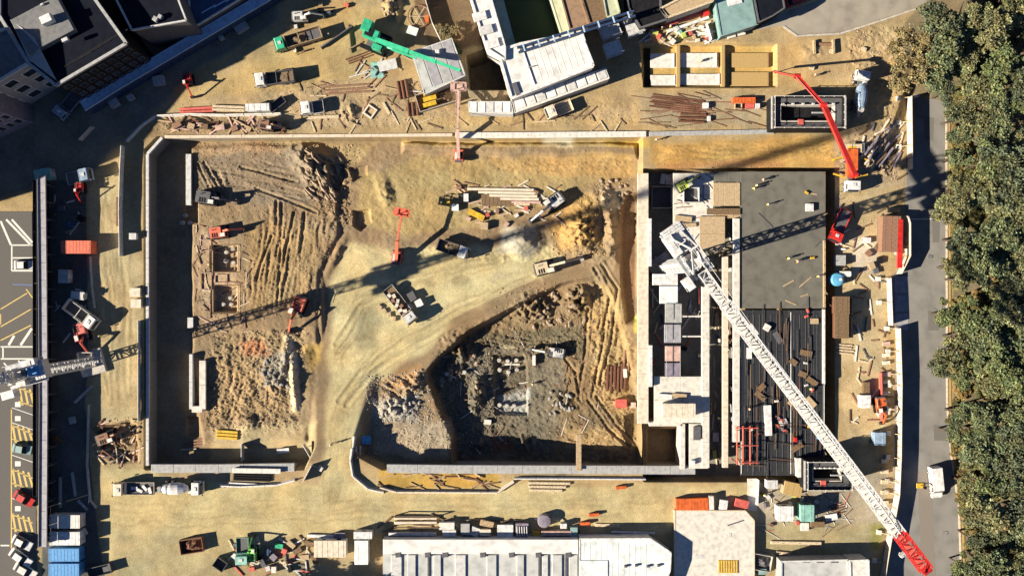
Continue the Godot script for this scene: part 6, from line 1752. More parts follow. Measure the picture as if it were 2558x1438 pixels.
	for k in 3: stack("timber_beam", "cream sleeper laid out near the white rail barriers", "timber", "cream sleepers near the rail barriers", M.timberlt, 1372 - k * 4, 1207 + k * 9, 106 - k * 12, 1, 1, 6, .5, .45)
	# pit floor, middle
	for k in 5: stack("pile_casing", "cream pile casing tube stacked in a row", "casing", "cream casings beside the brown mat", M.cream if k < 4 else M.pink, 1250 + k * 16, 472 + k * 8, 170 - k * 24, 1, 1, 6, .6, .6, 1, true)
	var mt := thing("timber_mat", "brown timber mat with a steel edge between casings", "mat", at(1244, 500, .2))
	for k in 8: bx("mat_board", Vector3(-2.95 + k * .84, .15, 0), Vector3(.8, .22, 2.4), M.ply, mt)
	crate("cream pallet beside the brown mat", 1304, 500, 40, 26, 0, .4, M.timberlt); skip_bin("black bin beside the casings", 1158, 494, 26, 22, 0, M.black, null, 1.2); crate("white locker beside the black bin", 1164, 493, 12, 20, 0, 1.5, M.white); crate("light blue locker by the black bin", 1137, 518, 17, 16, 0, 1.0, M.roofcool); crate("yellow drum crate by the black bin", 1119, 504, 10, 10, 0, .8, M.yellow)
	for k in 3: crate("yellow hose reel crate below the brown mat", 1178 + k * 12, 530 + k * 6, 16, 14, 25, .7, M.yellow, -99, "hose_crate", "yellow hose crates below the brown mat")
	for k in 9: crate("small rusty fitting crate around the brown mat", 1146 + k * 24, [468, 546, 540, 536, 528, 560, 538, 520, 480][k], 13 - k % 4, 9, k * 25, .6, [M.rustlt, M.pink, M.conc_lt, M.redlt][k % 4], -99, "fitting_crate", "fitting crates around the brown mat")
	crate("pale wooden box casting a shadow on the haul road edge", 1210, 564, 18, 18, 4, 1.1, M.plylt); crate("white generator box behind the tray truck", 1046, 757, 18, 18, -28, 1.3, M.white, -99); crate("dark compressor beside the tray truck", 1028, 740, 18, 22, -30, 1.2, M.dgrey); crate("grey mesh cage beside the tray truck", 1022, 766, 14, 14, -30, 1.0, M.lgrey)
	for k in 4: crate("timber offcut bin by the tray truck", 948 + k * 12, 766 + k * 10, 12, 8, 40 + k * 20, .5, M.plylt, -99, "offcut_bin", "offcut bins by the tray truck")
	# deep pit
	for k in [[1247, 900], [1268, 902], [1290, 900], [1248, 924], [1270, 930], [1291, 924], [1160, 930], [1116, 934], [1248, 1012], [1266, 1014], [1284, 1014]]: pile_head("white pile head cut down in the deep pit", "pile heads in the deep pit", k[0], k[1], .45, 1.1)
	stack("timber_beam", "pale beam across the deep pile pit", "timber", "beams across the deep pile pit", M.conc_lt, 1280, 910, 40, 0, 1, 5, .4, .4); stack("timber_beam", "pale post fallen at the west of the deep pit", "post", "posts fallen in the deep pit", M.conc_lt, 1126, 938, 30, 25, 1, 5, .35, .35, 1, true)
	stack("steel_beam", "dark rusty sheet pile stored by the cream wall", "sheet pile", "sheet piles by the cream wall", M.rust, 1540, 944, 66, 92, 6, 9, .45, .45, 1, false, .4); stack("steel_beam", "thin rusty beam leaning near the sheet piles", "beam", "beams near the sheet piles", M.rustlt, 1566, 900, 50, 96, 2, 12, .3, .3, 1, false, .3)
	crate("salmon pink tank near the sheet piles", 1552, 1008, 28, 22, 0, 1.3, M.redlt); crate("small pink pump beside the salmon tank", 1582, 1012, 14, 14, 0, .9, M.pink); crate("white sack beside the sheet piles", 1562, 932, 9, 22, -5, .7, M.offwhite)
	crate("grey weathered crate pair in the deep pit", 1218, 1054, 18, 12, 6, .8, M.conc_lt); crate("cream post box near the pale excavator", 1334, 900, 8, 26, 0, 1.2, M.offwhite)
	# haul way south: red plastic barriers, signs
	for k in [[1552, 1218], [1484, 1286], [1462, 1308]]: crate("red plastic road barrier on the south haul way", k[0], k[1], 26, 7, -4, .9, M.orange, -99, "road_barrier", "red plastic barriers on the south haul way")
	crate("small red plastic barrier against the white rail", 1682, 1200, 18, 5, -3, .8, M.redlt, -99, "road_barrier")
	# south yard store row
	stack("timber_beam", "long cream channel racked north of the ribbed office", "rack beam", "rack channels north of the ribbed office", M.cream, 1038, 1300, 106, 0, 2, 12, .55, .8); stack("timber_beam", "long white duct north of the ribbed office", "duct", "", M.white, 1030, 1334, 118, 0, 1, 6, .6, .9)
	var rk := thing("storage_rack", "brown steel rack holding the cream channels", "rack", at(1042, 1308, 1.0))
	for x in [-4.4, 4.4]:
		for z in [-1.4, .6]: bx("upright", Vector3(x, .8, z), Vector3(.2, 1.6, .2), M.rust, rk)
	for z in [-1.4, .6]: bx("rail", Vector3(0, 1.55, z), Vector3(9.0, .18, .2), M.ply, rk)
	for k in [["white chest freezer sized box, upper of two by the rack", 1116, 1314, 38, 18, M.offwhite], ["white box with a dark seam, lower of two by the rack", 1122, 1332, 34, 16, M.white], ["large white water cube north of the ribbed office", 1262, 1327, 40, 32, M.white], ["teal grey cabinet among the stores", 1162, 1322, 22, 28, M.grey], ["cream panel box among the stores", 1212, 1330, 28, 16, M.cream], ["dark trough with pale bars among the stores", 1304, 1324, 32, 34, M.purple], ["pink grey duct box along the ribbed office", 1390, 1332, 76, 11, M.pink], ["white small switch box beside the round drum", 1408, 1314, 16, 12, M.white], ["dark green tank at the end of the stores", 1434, 1330, 18, 26, M.teal]]:
		crate(k[0], k[1], k[2], k[3], k[4], 0, 1.5, k[5])
	for k in 5: stack("steel_tube", "pale steel bar lying across the dark trough", "bar", "bars across the dark trough", M.lgrey, 1292 + k * 6, 1324, 28, 88, 1, 4, .2, .2, 1, true, 0, 1.55)
	crate("grey lattice vent box among the stores", 1186, 1328, 22, 22, 20, 1.2, M.lgrey); crate("brown pallet heap among the stores", 1216, 1308, 34, 14, 12, 1.0, M.timber); crate("golden valve fitting beside the pink duct", 1340, 1334, 20, 12, 0, .9, M.yellow)
	g = G.new(); g.lathe([[0, 1.3], [.2, 1.35], [1.4, 1.35], [1.6, 1.2], [1.7, .4], [1.7, 0]], 18, 1)
	single("cable_drum", "big dark round drum standing among the stores", "drum", g, M.purple, at(1360, 1302, 1.6))
	stack("timber_beam", "white gate post lying in front of the pale blue roof", "post", "", M.white, 1582, 1330, 108, 2, 1, 5, .35, .4); stack("timber_beam", "cream flat sleeper beside the red plastic barriers", "timber", "cream sleepers by the red barriers", M.timberlt, 1518, 1312, 60, 2, 1, 5, .6, .3); stack("timber_beam", "long grey duct in the shade of the pale blue roof", "duct", "", M.lgrey, 1560, 1341, 110, 0, 1, 5, .4, .4)
	stack("timber_beam", "white curved gutter length near the lunch shed", "gutter", "", M.white, 800, 1339, 66, 2, 1, 5, .6, .5); crate("grey steel chest at the end of the white gutter", 848, 1338, 28, 14, 0, .9, M.purple); stack("timber_beam", "dark propped pole at the corner of the rack", "pole", "", M.ply, 960, 1305, 46, -38, 1, 5, .3, .3)
	container("orange waste bin with a hose on the loading slab edge", 1730, 1260, 80, 30, -2, M.orange, 1.4, "", "waste_bin"); crate("white end panel of the orange waste bin", 1778, 1256, 12, 34, -2, 1.5, M.offwhite); crate("white cube bag on the loading slab edge", 1808, 1262, 20, 26, 8, 1.2, M.white); crate("pink red plastic crate on the loading slab edge", 1854, 1258, 34, 20, 14, 1.0, M.redlt)
	# clutter south yard west
	for k in 18: crate("mixed plant crate in the clutter of the south yard", 586 + (k * 41) % 150, 1362 + (k * 29) % 72, 10 + k % 12, 9 + k % 7, (k * 37) % 90, .6 + .15 * (k % 5), [M.dgrey, M.green, M.lgrey, M.redlt, M.dblue, M.timberlt, M.purple, M.black, M.offwhite][k % 9], -99, "crate", "crates in the clutter of the south yard")
	flat_truck("green tray truck in the clutter of the south yard", 604, 1378, 88, M.mint, 5.4)
	crate("tan plywood lid stack in the south yard", 622, 1352, 50, 18, -8, .5, M.timberlt)
	for k in 5: crate("plywood offcut stack beside the lunch shed", [742, 760, 772, 726, 784][k], [1376, 1392, 1358, 1360, 1398][k], 22, 12, k * 24 - 30, .6, M.plylt if k % 2 else M.ply, -99, "offcut_stack", "offcut stacks beside the lunch shed")
	# clutter south east
	for k in 16: crate("small fixings box strewn about the mint green shed", 1900 + (k * 47) % 150, 1232 + (k * 37) % 90, 8 + k % 7, 6 + k % 6, (k * 41) % 90, .5, [M.rust, M.offwhite, M.redlt, M.lgrey, M.ply, M.lime, M.purple][k % 7], -99, "fixings_box", "fixings boxes about the mint green shed")
	stack("timber_beam", "long pale kerb length south of the mint green shed", "kerb length", "kerb lengths south of the mint shed", M.timberlt, 1990, 1356, 126, 1, 1, 5, .6, .4); stack("timber_beam", "short pale sleeper by the grey office", "timber", "", M.timberlt, 1958, 1382, 36, 6, 1, 5, .6, .4)
	crate("white flatbed pallet with bolts south of the mint shed", 2012, 1316, 20, 20, 0, .7, M.offwhite); crate("brown canopy box south of the mint shed", 2044, 1310, 34, 14, 0, 1.4, M.ply); crate("white sacks beside the red pipe rack", 2078, 1292, 30, 16, -10, .5, M.white)
	stack("steel_tube", "dark red scaffold tube piled near the mint shed", "tube", "dark red tubes near the mint shed", M.rust, 2092, 1272, 32, -20, 5, 6, .25, .25, 1, true, .5)
	skip_bin("dark lined trough between loading slab and grey office", 1906, 1406, 46, 40, 10, M.concrete, M.dgrey, 1.2); crate("teal bin lid at the foot of the dark trough", 1906, 1428, 20, 14, 0, 1.0, M.teal)
	barrier_line([1894,1196, 1894,1262], "white gate leaf post by the loading slab", "gate leaves by the loading slab", M.white, 2.6, 1.2, .4)
	# east strip
	for k in 8: crate("cream ballast crate with orange strap along the street hoarding", 2216, 858 + k * 24 + (k % 2) * 5, 18, 9, -4, .6, M.cream if k % 3 else M.pink, -99, "ballast_crate", "ballast crates along the street hoarding")
	for k in 5: crate("yellow cream ballast crate beside the southern hoarding", 2212, 1152 + k * 26, 18, 10, 0, .6, M.timberlt, -99, "ballast_crate", "ballast crates beside the southern hoarding")
	for k in 6: crate("bundle of offcuts on the dirt strip beside the deck", [2168, 2196, 2180, 2200, 2172, 2190][k], [600, 618, 664, 650, 632, 676][k], 18 - k, 14, k * 33, .7, [M.white, M.ply, M.plylt, M.black, M.rustlt, M.dgrey][k], -99, "offcut_bundle", "offcut bundles on the dirt strip")
	crate("white round topped drum by the red truck", 2096, 604, 16, 16, 0, 1.0, M.offwhite); crate("grey cable box between red truck and water tank", 2100, 650, 28, 26, 0, .9, M.grey); crate("dark coil crate by the grey cable box", 2116, 650, 18, 18, 0, .8, M.black)
	crate("dark lamp cabinet at the end of the crane shadow", 2236, 524, 26, 12, 0, 1.2, M.black)
	stack("timber_beam", "brown edge board stack along the deck foot", "timber", "edge boards along the deck foot", M.timberlt, 2112, 872, 40, 4, 4, 7, .3, .25, 1, false, .3)
	stack("steel_beam", "thin dark pole lying on the east dirt strip", "pole", "", M.ply, 2124, 1040, 34, 90, 1, 5, .25, .25)
	hoarding("dark red screen standing by the ballast crates", [2198,930, 2200,1050], 1.2, M.redlt, 0)
	# street crossover
	for k in 3: sheet("pavement", [2236 + k, 690 + k * 46, 2270, 690 + k * 46, 2270, 732 + k * 46, 2236 + k, 732 + k * 46], .06 + .004 * k, M.gantrygrey, .05)
	# shaded corner
	for k in [[599, 63, 34, -32], [551, 93, 12, -30], [394, 200, 28, -10], [282, 256, 24, -30], [323, 242, 16, -30]]: crate("dull grey plant box in the shade below the blue walkway", k[0], k[1], k[2], k[2] * .85, k[3], 1.2, M.grey, -99, "plant_box", "plant boxes below the blue walkway")
	shed("pale teal roofed hut in deep shade by the walkway end", 104, 436, 40, 30, -10, M.teal, M.mint, 2.8); excavator("dark red skid machine in the shade of the bitumen yard", 200, 470, 90, M.red, .5, 3.0)
	hoarding("grey palisade fence in the shade north of the yard", [204,352, 236,318], 1.8, M.grey, 0)
	for k in 4: stack("steel_beam", "dull steel channel lying in the southern bitumen yard", "channel", "channels in the southern bitumen yard", M.grey, [148, 182, 204, 206][k], [1230, 1210, 1262, 985][k], [76, 60, 34, 60][k], [90, 82, 45, -44][k], 1, 5, .5, .4)
	skip_bin("dark steel skip at the south end of the bitumen yard", 246, 1426, 60, 24, -14, M.dgrey, null)
	for k in 6: crate("dull crate in the shaded bitumen yard", [150, 172, 200, 140, 205, 178][k], [520, 560, 545, 1100, 1330, 1050][k], 18, 14, k * 15, .9, [M.dgrey, M.dblue, M.black, M.rust, M.lgrey, M.grey][k], -99, "crate", "crates in the shaded bitumen yard")
	stack("steel_beam", "rusty sheet pile on the west haul way", "sheet pile", "sheet piles on the west haul way", M.rust, 296, 528, 72, 90, 2, 8, .5, .4)
	for k in [[336, 730], [338, 758]]: crate("muddy pump box on the west capping beam", k[0], k[1], 26, 22, 0, 1.1, M.cream, -99, "pump_box", "pump boxes by the west wall")
	crate("pale frame tank beside the west haul way", 330, 590, 18, 16, 0, 1.3, M.lgrey); skip_bin("white rimmed black bin beside the lattice mast", 209, 892, 36, 24, 0, M.offwhite, null, 1.6)

func rocks() -> void:
	# broken pile lengths and boulders big enough to pick out
	var r := RandomNumberGenerator.new(); r.seed = 12
	for k in 46: boulder("broken_pile", "pale broken pile length in the heap beside the dark holes", "broken pile lengths in the heap", 762 + r.randf() * 90, 380 + r.randf() * 116, r.randf_range(18, 34), r.randf_range(7, 11), r.randf_range(30, 75), r.randf_range(.7, 1.1), M.rock)
	for k in 16: boulder("boulder", "grey broken rock heaped by the gate barrier", "grey rocks by the gate barrier", 930 + r.randf() * 120, 985 + r.randf() * 60, r.randf_range(8, 18), r.randf_range(7, 13), r.randf() * 180, r.randf_range(.5, 1.0), M.rockgrey)
	for k in 30: boulder("boulder", "tan broken rock on the rim of the deep pit", "tan rocks on the deep pit rim", 1330 + r.randf() * 130, 720 + r.randf() * 100, r.randf_range(8, 18), r.randf_range(7, 14), r.randf() * 180, r.randf_range(.5, 1.1), M.rock)
	for k in 20: boulder("boulder", "pale rock in the round heap of the deep pit", "pale rocks in the round heap", 1372 + r.randf() * 60, 975 + r.randf() * 60, r.randf_range(8, 15), r.randf_range(7, 12), r.randf() * 180, r.randf_range(.4, .9), M.rockgrey)
	for k in 12: boulder("boulder", "brown rock at the shaded foot of the haul road bank", "brown rocks at the foot of the bank", 1100 + r.randf() * 110, 860 + r.randf() * 110, r.randf_range(9, 22), r.randf_range(8, 16), r.randf() * 180, r.randf_range(.5, 1.3), M.rock)
	for k in 18: boulder("boulder", "grey stone among the ruts of the west pit", "grey stones among the ruts", 650 + r.randf() * 80, 900 + r.randf() * 90, r.randf_range(8, 16), r.randf_range(7, 12), r.randf() * 180, r.randf_range(.4, .8), M.rockgrey)
	for k in 16: boulder("boulder", "stone in the heap by the top road", "stones in the heap by the top road", 950 + r.randf() * 36, r.randf() * 38, r.randf_range(7, 13), r.randf_range(6, 10), r.randf() * 180, r.randf_range(.4, .8), M.rock)
	for k in 18: boulder("boulder", "tan rock in the heap by the cream wall", "tan rocks by the cream wall", 1500 + r.randf() * 70, 450 + r.randf() * 60, r.randf_range(7, 14), r.randf_range(6, 11), r.randf() * 180, r.randf_range(.4, .8), M.rock)
	var brown := Color(.34, .24, .14); var grey := Color(.36, .33, .28)
	clods("rubble", "loose clods and broken stone over the earthworks", [
		[[740,360, 900,360, 880,560, 800,560], 495, .15, 0.43, brown], [[480,352, 740,352, 740,400, 490,420], 275, .12, 0.28, brown], [[600,520, 850,560, 820,780, 600,820], 495, .12, 0.28, brown],
		[[520,840, 770,820, 750,1070, 510,1080], 495, .12, 0.31, brown], [[640,870, 740,870, 740,1000, 640,1000], 275, .15, 0.34, grey], [[910,940, 1070,920, 1080,1060, 920,1060], 770, .15, 0.37, grey], [[930,1060, 1130,1050, 1135,1150, 930,1150], 220, .12, 0.25, brown],
		[[1060,930, 1240,830, 1240,1130, 1130,1150], 605, .2, 0.50, Color(.2, .17, .12)], [[1230,720, 1480,690, 1540,900, 1330,900, 1240,840], 825, .15, 0.37, brown], [[1240,880, 1450,880, 1590,1000, 1590,1130, 1240,1130], 715, .12, 0.31, Color(.28, .21, .13)],
		[[1380,470, 1590,450, 1560,650, 1380,640], 495, .12, 0.31, Color(.42, .28, .12)], [[1640,410, 1960,405, 1960,428, 1640,428], 275, .12, 0.25, Color(.4, .22, .12)], [[380,292, 720,292, 720,330, 380,335], 385, .12, 0.31, brown], [[720,190, 1040,200, 1160,300, 1600,270, 1600,316, 720,320], 495, .1, 0.25, brown],
		[[2120,60, 2260,60, 2260,450, 2150,440, 2130,330], 495, .15, 0.37, Color(.36, .28, .19)], [[230,1050, 350,1040, 350,1160, 240,1150], 275, .15, 0.37, brown], [[1600,300, 1930,300, 1930,322, 1600,322], 165, .1, 0.22, brown], [[900,380, 1590,380, 1590,600, 900,600], 275, .08, 0.19, brown],
		[[520,835, 770,815, 750,1075, 505,1080], 1600, .08, .34, Color(.38, .28, .17)], [[480,352, 860,352, 860,560, 800,760, 600,820, 480,840], 2600, .07, .3, Color(.36, .26, .16)], [[1380,480, 1510,480, 1520,640, 1380,640], 900, .1, .4, Color(.46, .31, .14)], [[1240,830, 1590,700, 1590,1130, 1240,1130], 2200, .08, .32, Color(.24, .185, .12)],
		[[1080,880, 1240,850, 1240,1130, 1130,1140], 1200, .1, .4, Color(.15, .13, .1)], [[920,980, 1130,980, 1135,1150, 920,1150], 1400, .08, .3, Color(.36, .3, .23)], [[880,360, 1590,380, 1590,470, 1000,600, 880,580], 1500, .06, .22, Color(.4, .31, .19)], [[400,200, 1600,200, 1600,318, 400,330], 1500, .06, .22, Color(.4, .31, .2)], [[2090,100, 2255,100, 2240,1060, 2110,1060], 1300, .06, .24, Color(.42, .34, .24)], [[260,1200, 1680,1200, 1680,1340, 260,1430], 900, .05, .16, Color(.42, .34, .22)]])

func forest() -> void:
	make_crowns()
	var r := RandomNumberGenerator.new(); r.seed = 8
	var spots := []
	for y in range(-30, 1510, 62):
		var edge: float = 2362.0 + 16.0 * sin(y * .021) + 10.0 * sin(y * .055)
		if y < 240: edge = lerpf(2440, 2330, y / 240.0)
		elif y > 1100: edge += lerpf(0, 44, (y - 1100) / 300.0)
		for k in 5:
			var rad := r.randf_range(26, 46) if k == 0 else r.randf_range(34, 66)
			spots.append([edge + 20 + k * 58 + r.randf_range(-18, 18) + (26 if (y / 62) % 2 else 0) * (.35 if k == 0 else 1.0), y + r.randf_range(-20, 20), rad, k])
	var sp := ["gum_tree", "pine_tree", "wattle_tree", "fig_tree", "elm_tree"]
	for s in spots:
		if s[1] > 1100 and s[1] < 1310 and s[0] - s[2] < 2388: s[0] = 2392 + s[2] * .9
		var kind: int = r.randi() % 5
		var size: String = "small" if s[2] < 42 else ("large" if s[2] > 55 else "mid sized")
		var place: String = ["leaning over the street kerb", "in the second row behind the kerb", "in the middle of the wood", "deep in the wood", "deep in the wood"][s[3]]
		var what: String = ["olive green gum tree", "dark green pine", "yellow green wattle tree", "dusky broad fig tree", "fresh green elm"][kind]
		tree("%s %s %s" % [size, what, place], s[0], s[1], s[2], r.randf_range(4.5, 7.0) + s[2] * .06, kind, "%ss %s" % [what, place], sp[kind])
	for k in [[2252, 100, 44, 8.0], [2286, 150, 54, 9.0], [2260, 196, 42, 7.0], [2318, 110, 46, 8.0]]: tree("dry olive brown tree leaning over the end of the street hoarding", k[0], k[1], k[2], k[3], 5, "dry trees at the street end", "dry_tree")
	for k in [[2545, 820, 40, 7.0, 6], [2552, 1200, 34, 7.0, 6], [2520, 850, 26, 6.0, 6]]: tree("bright lime green tree among the darker wood", k[0], k[1], k[2], k[3], k[4], "lime green trees", "lime_tree")
	for k in [[2345, 40, 56, 9.0, 3], [2360, 120, 60, 10.0, 1], [2340, 190, 50, 8.0, 1]]: tree("dark street tree shading the bend of the upper road", k[0], k[1], k[2], k[3], k[4], "street trees at the bend", "street_tree")
	for k in [[520, 1570, 60, 13.0, 1], [600, 1566, 60, 13.5, 3], [690, 1575, 70, 13.0, 1]]: tree("added tree out of view south of the yard whose crown shades the sheds", k[0], k[1], k[2], k[3], k[4], "added trees south of the yard", "added_shade_tree")  # trees added out of view for the shadow they throw on the yard
	for k in [[1126, 84, 26, 3.2, 5], [1108, 70, 20, 2.6, 5], [1140, 118, 18, 2.4, 3], [1120, 110, 20, 2.6, 1]]: tree("scrubby olive bush between the tin shed and the houses", k[0], k[1], k[2], k[3], k[4], "bushes by the tin shed", "garden_bush")
	var xf := []; var cs := []
	for i in 900:
		var y := r.randf_range(-60, 1500)
		var edge := 2368.0 if y > 240 and y < 1100 else (lerpf(2440, 2330, clampf(y / 240.0, 0, 1)) if y <= 240 else lerpf(2368, 2412, clampf((y - 1100) / 300.0, 0, 1)))
		var p := at(edge + 6 + absf(r.randfn()) * 90.0, y)
		var s := r.randf_range(.5, 1.5)
		xf.append(Transform3D(Basis(Vector3.UP, r.randf() * TAU).scaled(Vector3(s, s * .8, s)), p + Vector3(0, s * .35, 0)))
		var v := r.randf_range(.7, 1.5)
		cs.append(Color(v * r.randf_range(.9, 1.5), v, v * .8))
	stuff("undergrowth", "low scrub covering the floor of the wood", "undergrowth", crowns[2], M.leaf, xf, cs)
func people() -> void:
	for k in [["worker in yellow vest north of the haul road mat", 1102, 505, 10, 0, M.vest], ["worker walking on the white trench slab", 1752, 150, 180, 0, M.vest], ["worker standing at the yellow clay strip", 1640, 348, 90, 1, M.vest], ["worker crossing the gate ramp", 824, 1112, 70, 0, M.vesto], ["worker in the clutter of the upper gate", 1655, 68, 30, 1, M.vest], ["worker in lime vest beside the crates below the teal office", 1676, 64, 30, 1, M.vest], ["worker beside the dark shaded tipper", 246, 840, 10, 0, M.vest], ["worker by the lime boxes near the loading slab", 1912, 1238, 40, 1, M.vest], ["worker on the orange sand beside the pump boom", 2038, 186, 0, 0, M.vesto], ["worker beside the square pits", 520, 660, 60, 1, M.vest], ["worker near the green dump truck", 738, 128, 40, 0, M.vest], ["worker near the green dump truck tail", 820, 84, 140, 0, M.vesto], ["worker at the edge of the deep pile pit", 1330, 960, 140, 1, M.vest]]:
		person(k[0], k[1], k[2], k[3], k[4], k[5], M.helmet)
# ---------------------------------------------------------------- loose things
func scatter(called: String, label: String, cat: String, group: String, zone: Array, count: int, len_lo: float, len_hi: float, w: float, h: float, mats: Array, ang: float, spread: float, sd: int, y := -99.0, round_ := false) -> void:   # single lengths lying about inside a zone
	var r := RandomNumberGenerator.new(); r.seed = sd
	var q := pv(zone)
	var bb := Rect2(q[0], Vector2.ZERO)
	for p in q: bb = bb.expand(p)
	var n := 0
	for tries in count * 8:
		if n >= count: break
		var p := bb.position + Vector2(r.randf(), r.randf()) * bb.size
		if not Geometry2D.is_point_in_polygon(p, q): continue
		n += 1
		var l := snappedf(r.randf_range(len_lo, len_hi), .8)
		var key := "sc%s%.1f%.2f%.2f" % [round_, l, w, h]
		if not mc.has(key):
			var g := G.new()
			if round_: g.cyl(Vector3(-l * .5, h * .5, 0), Vector3(l * .5, h * .5, 0), h * .5, h * .5, 7)
			else: g.cbox(Vector3(0, h * .5, 0), Vector3(l, h, w), minf(w, h) * .15)
			mc[key] = g.mesh()
		var pos := at(p.x, p.y, h)
		if y > -50.0:
			pos = W(p.x, p.y, y + h); pos.y = y
		var o := single(called, label, cat, mc[key], mats[r.randi() % mats.size()], pos, ang + r.randf_range(-spread, spread), group)
		if y <= -50.0:
			var d := Vector3(1, 0, 0).rotated(Vector3.UP, o.rotation.y) * l * .5
			var y1 := ground_y(pos.x + d.x, pos.z + d.z); var y0 := ground_y(pos.x - d.x, pos.z - d.z)
			o.rotation.z = clampf(atan2(y1 - y0, l), -.5, .5)
			o.position.y = maxf((y0 + y1) * .5, pos.y - .1)
func clutter() -> void:
	scatter("steel_bar", "rusty reinforcing bar laid on the black deck", "rebar", "bars laid on the black deck", [1860,790, 2050,790, 2050,1170, 1860,1170], 44, 4.0, 9.0, .12, .1, [M.rust, M.dsteel, M.dsteel, M.ply], 90, 3, 1, 1.98)
	scatter("steel_bar", "cross reinforcing bar over the black deck", "rebar", "cross bars over the black deck", [1870,960, 2045,960, 2045,1170, 1870,1170], 16, 3.0, 7.0, .12, .1, [M.rust, M.dsteel, M.dsteel], 2, 4, 2, 2.08)
	scatter("formwork_sheet", "plywood sheet lying on the black deck", "plywood", "plywood sheets on the black deck", [1870,790, 2045,790, 2045,1160, 1870,1160], 14, 1.6, 2.4, 1.1, .08, [M.ply, M.plylt, M.dgrey, M.rustlt, M.lgrey], 0, 60, 3, 1.98)
	scatter("hand_tool", "small bright tool case left on the decks", "tool case", "tool cases on the decks", [1860,440, 2050,440, 2050,1160, 1860,1160], 12, .8, .9, .4, .3, [M.offwhite, M.yellow, M.redlt, M.bluelt, M.lgrey], 0, 90, 4, 1.96)
	scatter("timber_plank", "timber plank lying on the grey deck", "plank", "planks on the grey deck", [1870,440, 2050,440, 2050,760, 1870,760], 10, 1.6, 4.0, .25, .08, [M.timber, M.plylt, M.dgrey], 0, 80, 5, 1.805)
	scatter("timber_plank", "weathered plank strewn about the upper yard", "plank", "planks strewn about the upper yard", [720,200, 1040,200, 1160,300, 1580,260, 1590,318, 720,320], 60, 1.6, 4.0, .25, .15, [M.timber, M.timberlt, M.ply, M.rustlt], 0, 90, 6)
	scatter("steel_bar", "bent rusty bar in the northern yard", "rebar", "bent bars in the northern yard", [1600,235, 1920,235, 1920,312, 1600,315], 40, 3.0, 7.0, .16, .14, [M.rust, M.rustlt, M.ply], 6, 20, 7)
	scatter("timber_plank", "plank left on the muddy barrier strip", "plank", "planks on the muddy barrier strip", [400,295, 720,292, 720,330, 400,330], 36, 1.6, 4.0, .3, .25, [M.ply, M.timber, M.rust, M.pink], 0, 70, 8)
	scatter("timber_offcut", "offcut plank in the clutter of the south yard", "plank", "offcuts of the south yard", [570,1350, 780,1345, 780,1434, 570,1434], 40, 1.6, 3.2, .3, .25, [M.timberlt, M.ply, M.dgrey, M.lgrey, M.redlt], 0, 90, 9)
	scatter("timber_plank", "plank propped along the store row", "plank", "planks along the store row", [960,1290, 1440,1292, 1440,1340, 960,1340], 40, 1.6, 4.0, .3, .3, [M.timberlt, M.ply, M.offwhite, M.lgrey, M.timber], 0, 30, 10)
	scatter("steel_tube", "scaffold tube dropped near the mint green shed", "tube", "tubes dropped near the mint green shed", [1896,1200, 2130,1230, 2130,1330, 1896,1340], 50, 1.6, 4.0, .12, .12, [M.galv, M.rust, M.offwhite, M.redlt, M.ply], 0, 90, 11, -99.0, true)
	scatter("timber_plank", "plank dropped along the east dirt strip", "plank", "planks along the east dirt strip", [2085,480, 2250,490, 2210,700, 2215,850, 2225,1050, 2130,1060, 2100,900], 56, 1.6, 3.2, .3, .2, [M.timberlt, M.ply, M.offwhite, M.rustlt, M.dgrey], 0, 90, 12)
	scatter("timber_sleeper", "sleeper half buried in the rubble by the pump truck", "sleeper", "sleepers by the pump truck", [2150,320, 2255,300, 2258,450, 2170,450], 36, 1.6, 4.0, .35, .3, [M.purple, M.timberlt, M.cream, M.ply], -50, 25, 13)
	scatter("timber_board", "offcut board lying on the west pit bench", "board", "boards on the west pit bench", [484,560, 620,560, 620,830, 484,830], 44, 1.2, 3.2, .2, .15, [M.pink, M.rustlt, M.timberlt, M.ply], 0, 92, 14)
	scatter("timber_board", "broken board in the west bitumen yard", "board", "boards in the west bitumen yard", [125,480, 215,480, 215,860, 130,860], 26, 1.6, 3.2, .3, .25, [M.grey, M.timber, M.dgrey, M.lgrey], 0, 90, 15)
	scatter("timber_board", "board lying in the debris corner by the west wall", "board", "boards in the debris corner", [232,1055, 350,1045, 350,1155, 245,1150], 36, 1.6, 4.0, .3, .25, [M.ply, M.rust, M.pink, M.timberlt], 0, 90, 16)
	scatter("steel_bar", "crooked bar sticking out of the deep pit rubble", "rebar", "bars in the deep pit rubble", [1100,860, 1240,830, 1460,800, 1560,1000, 1400,1120, 1150,1120], 60, 1.6, 4.0, .14, .14, [M.rust, M.ply, M.rustlt, M.conc_lt], 0, 90, 17)
	scatter("timber_plank", "plank near the casings on the sand", "plank", "planks near the casings", [1110,455, 1400,455, 1400,560, 1110,560], 40, 1.6, 4.0, .25, .2, [M.pink, M.timberlt, M.rustlt, M.offwhite], 0, 40, 18)
	scatter("timber_plank", "pale plank in the clutter below the teal office", "plank", "planks below the teal office", [1600,55, 1780,50, 1790,105, 1610,108], 36, 1.6, 4.0, .3, .25, [M.offwhite, M.redlt, M.timberlt, M.lgrey], -18, 50, 19)
	scatter("steel_tube", "scaffold tube in the bays beside the tower crane", "tube", "tubes beside the tower crane", [1690,440, 1780,440, 1780,620, 1690,640], 24, 1.6, 4.0, .14, .14, [M.galv, M.rust, M.offwhite, M.dgrey], 0, 90, 20, 1.22, true)
	scatter("timber_board", "board in the dark bays below the stair towers", "board", "boards below the stair towers", [1630,560, 1750,720, 1750,930, 1630,930], 30, 1.6, 4.0, .3, .3, [M.offwhite, M.timberlt, M.redlt, M.lgrey, M.dblue], 90, 40, 21)
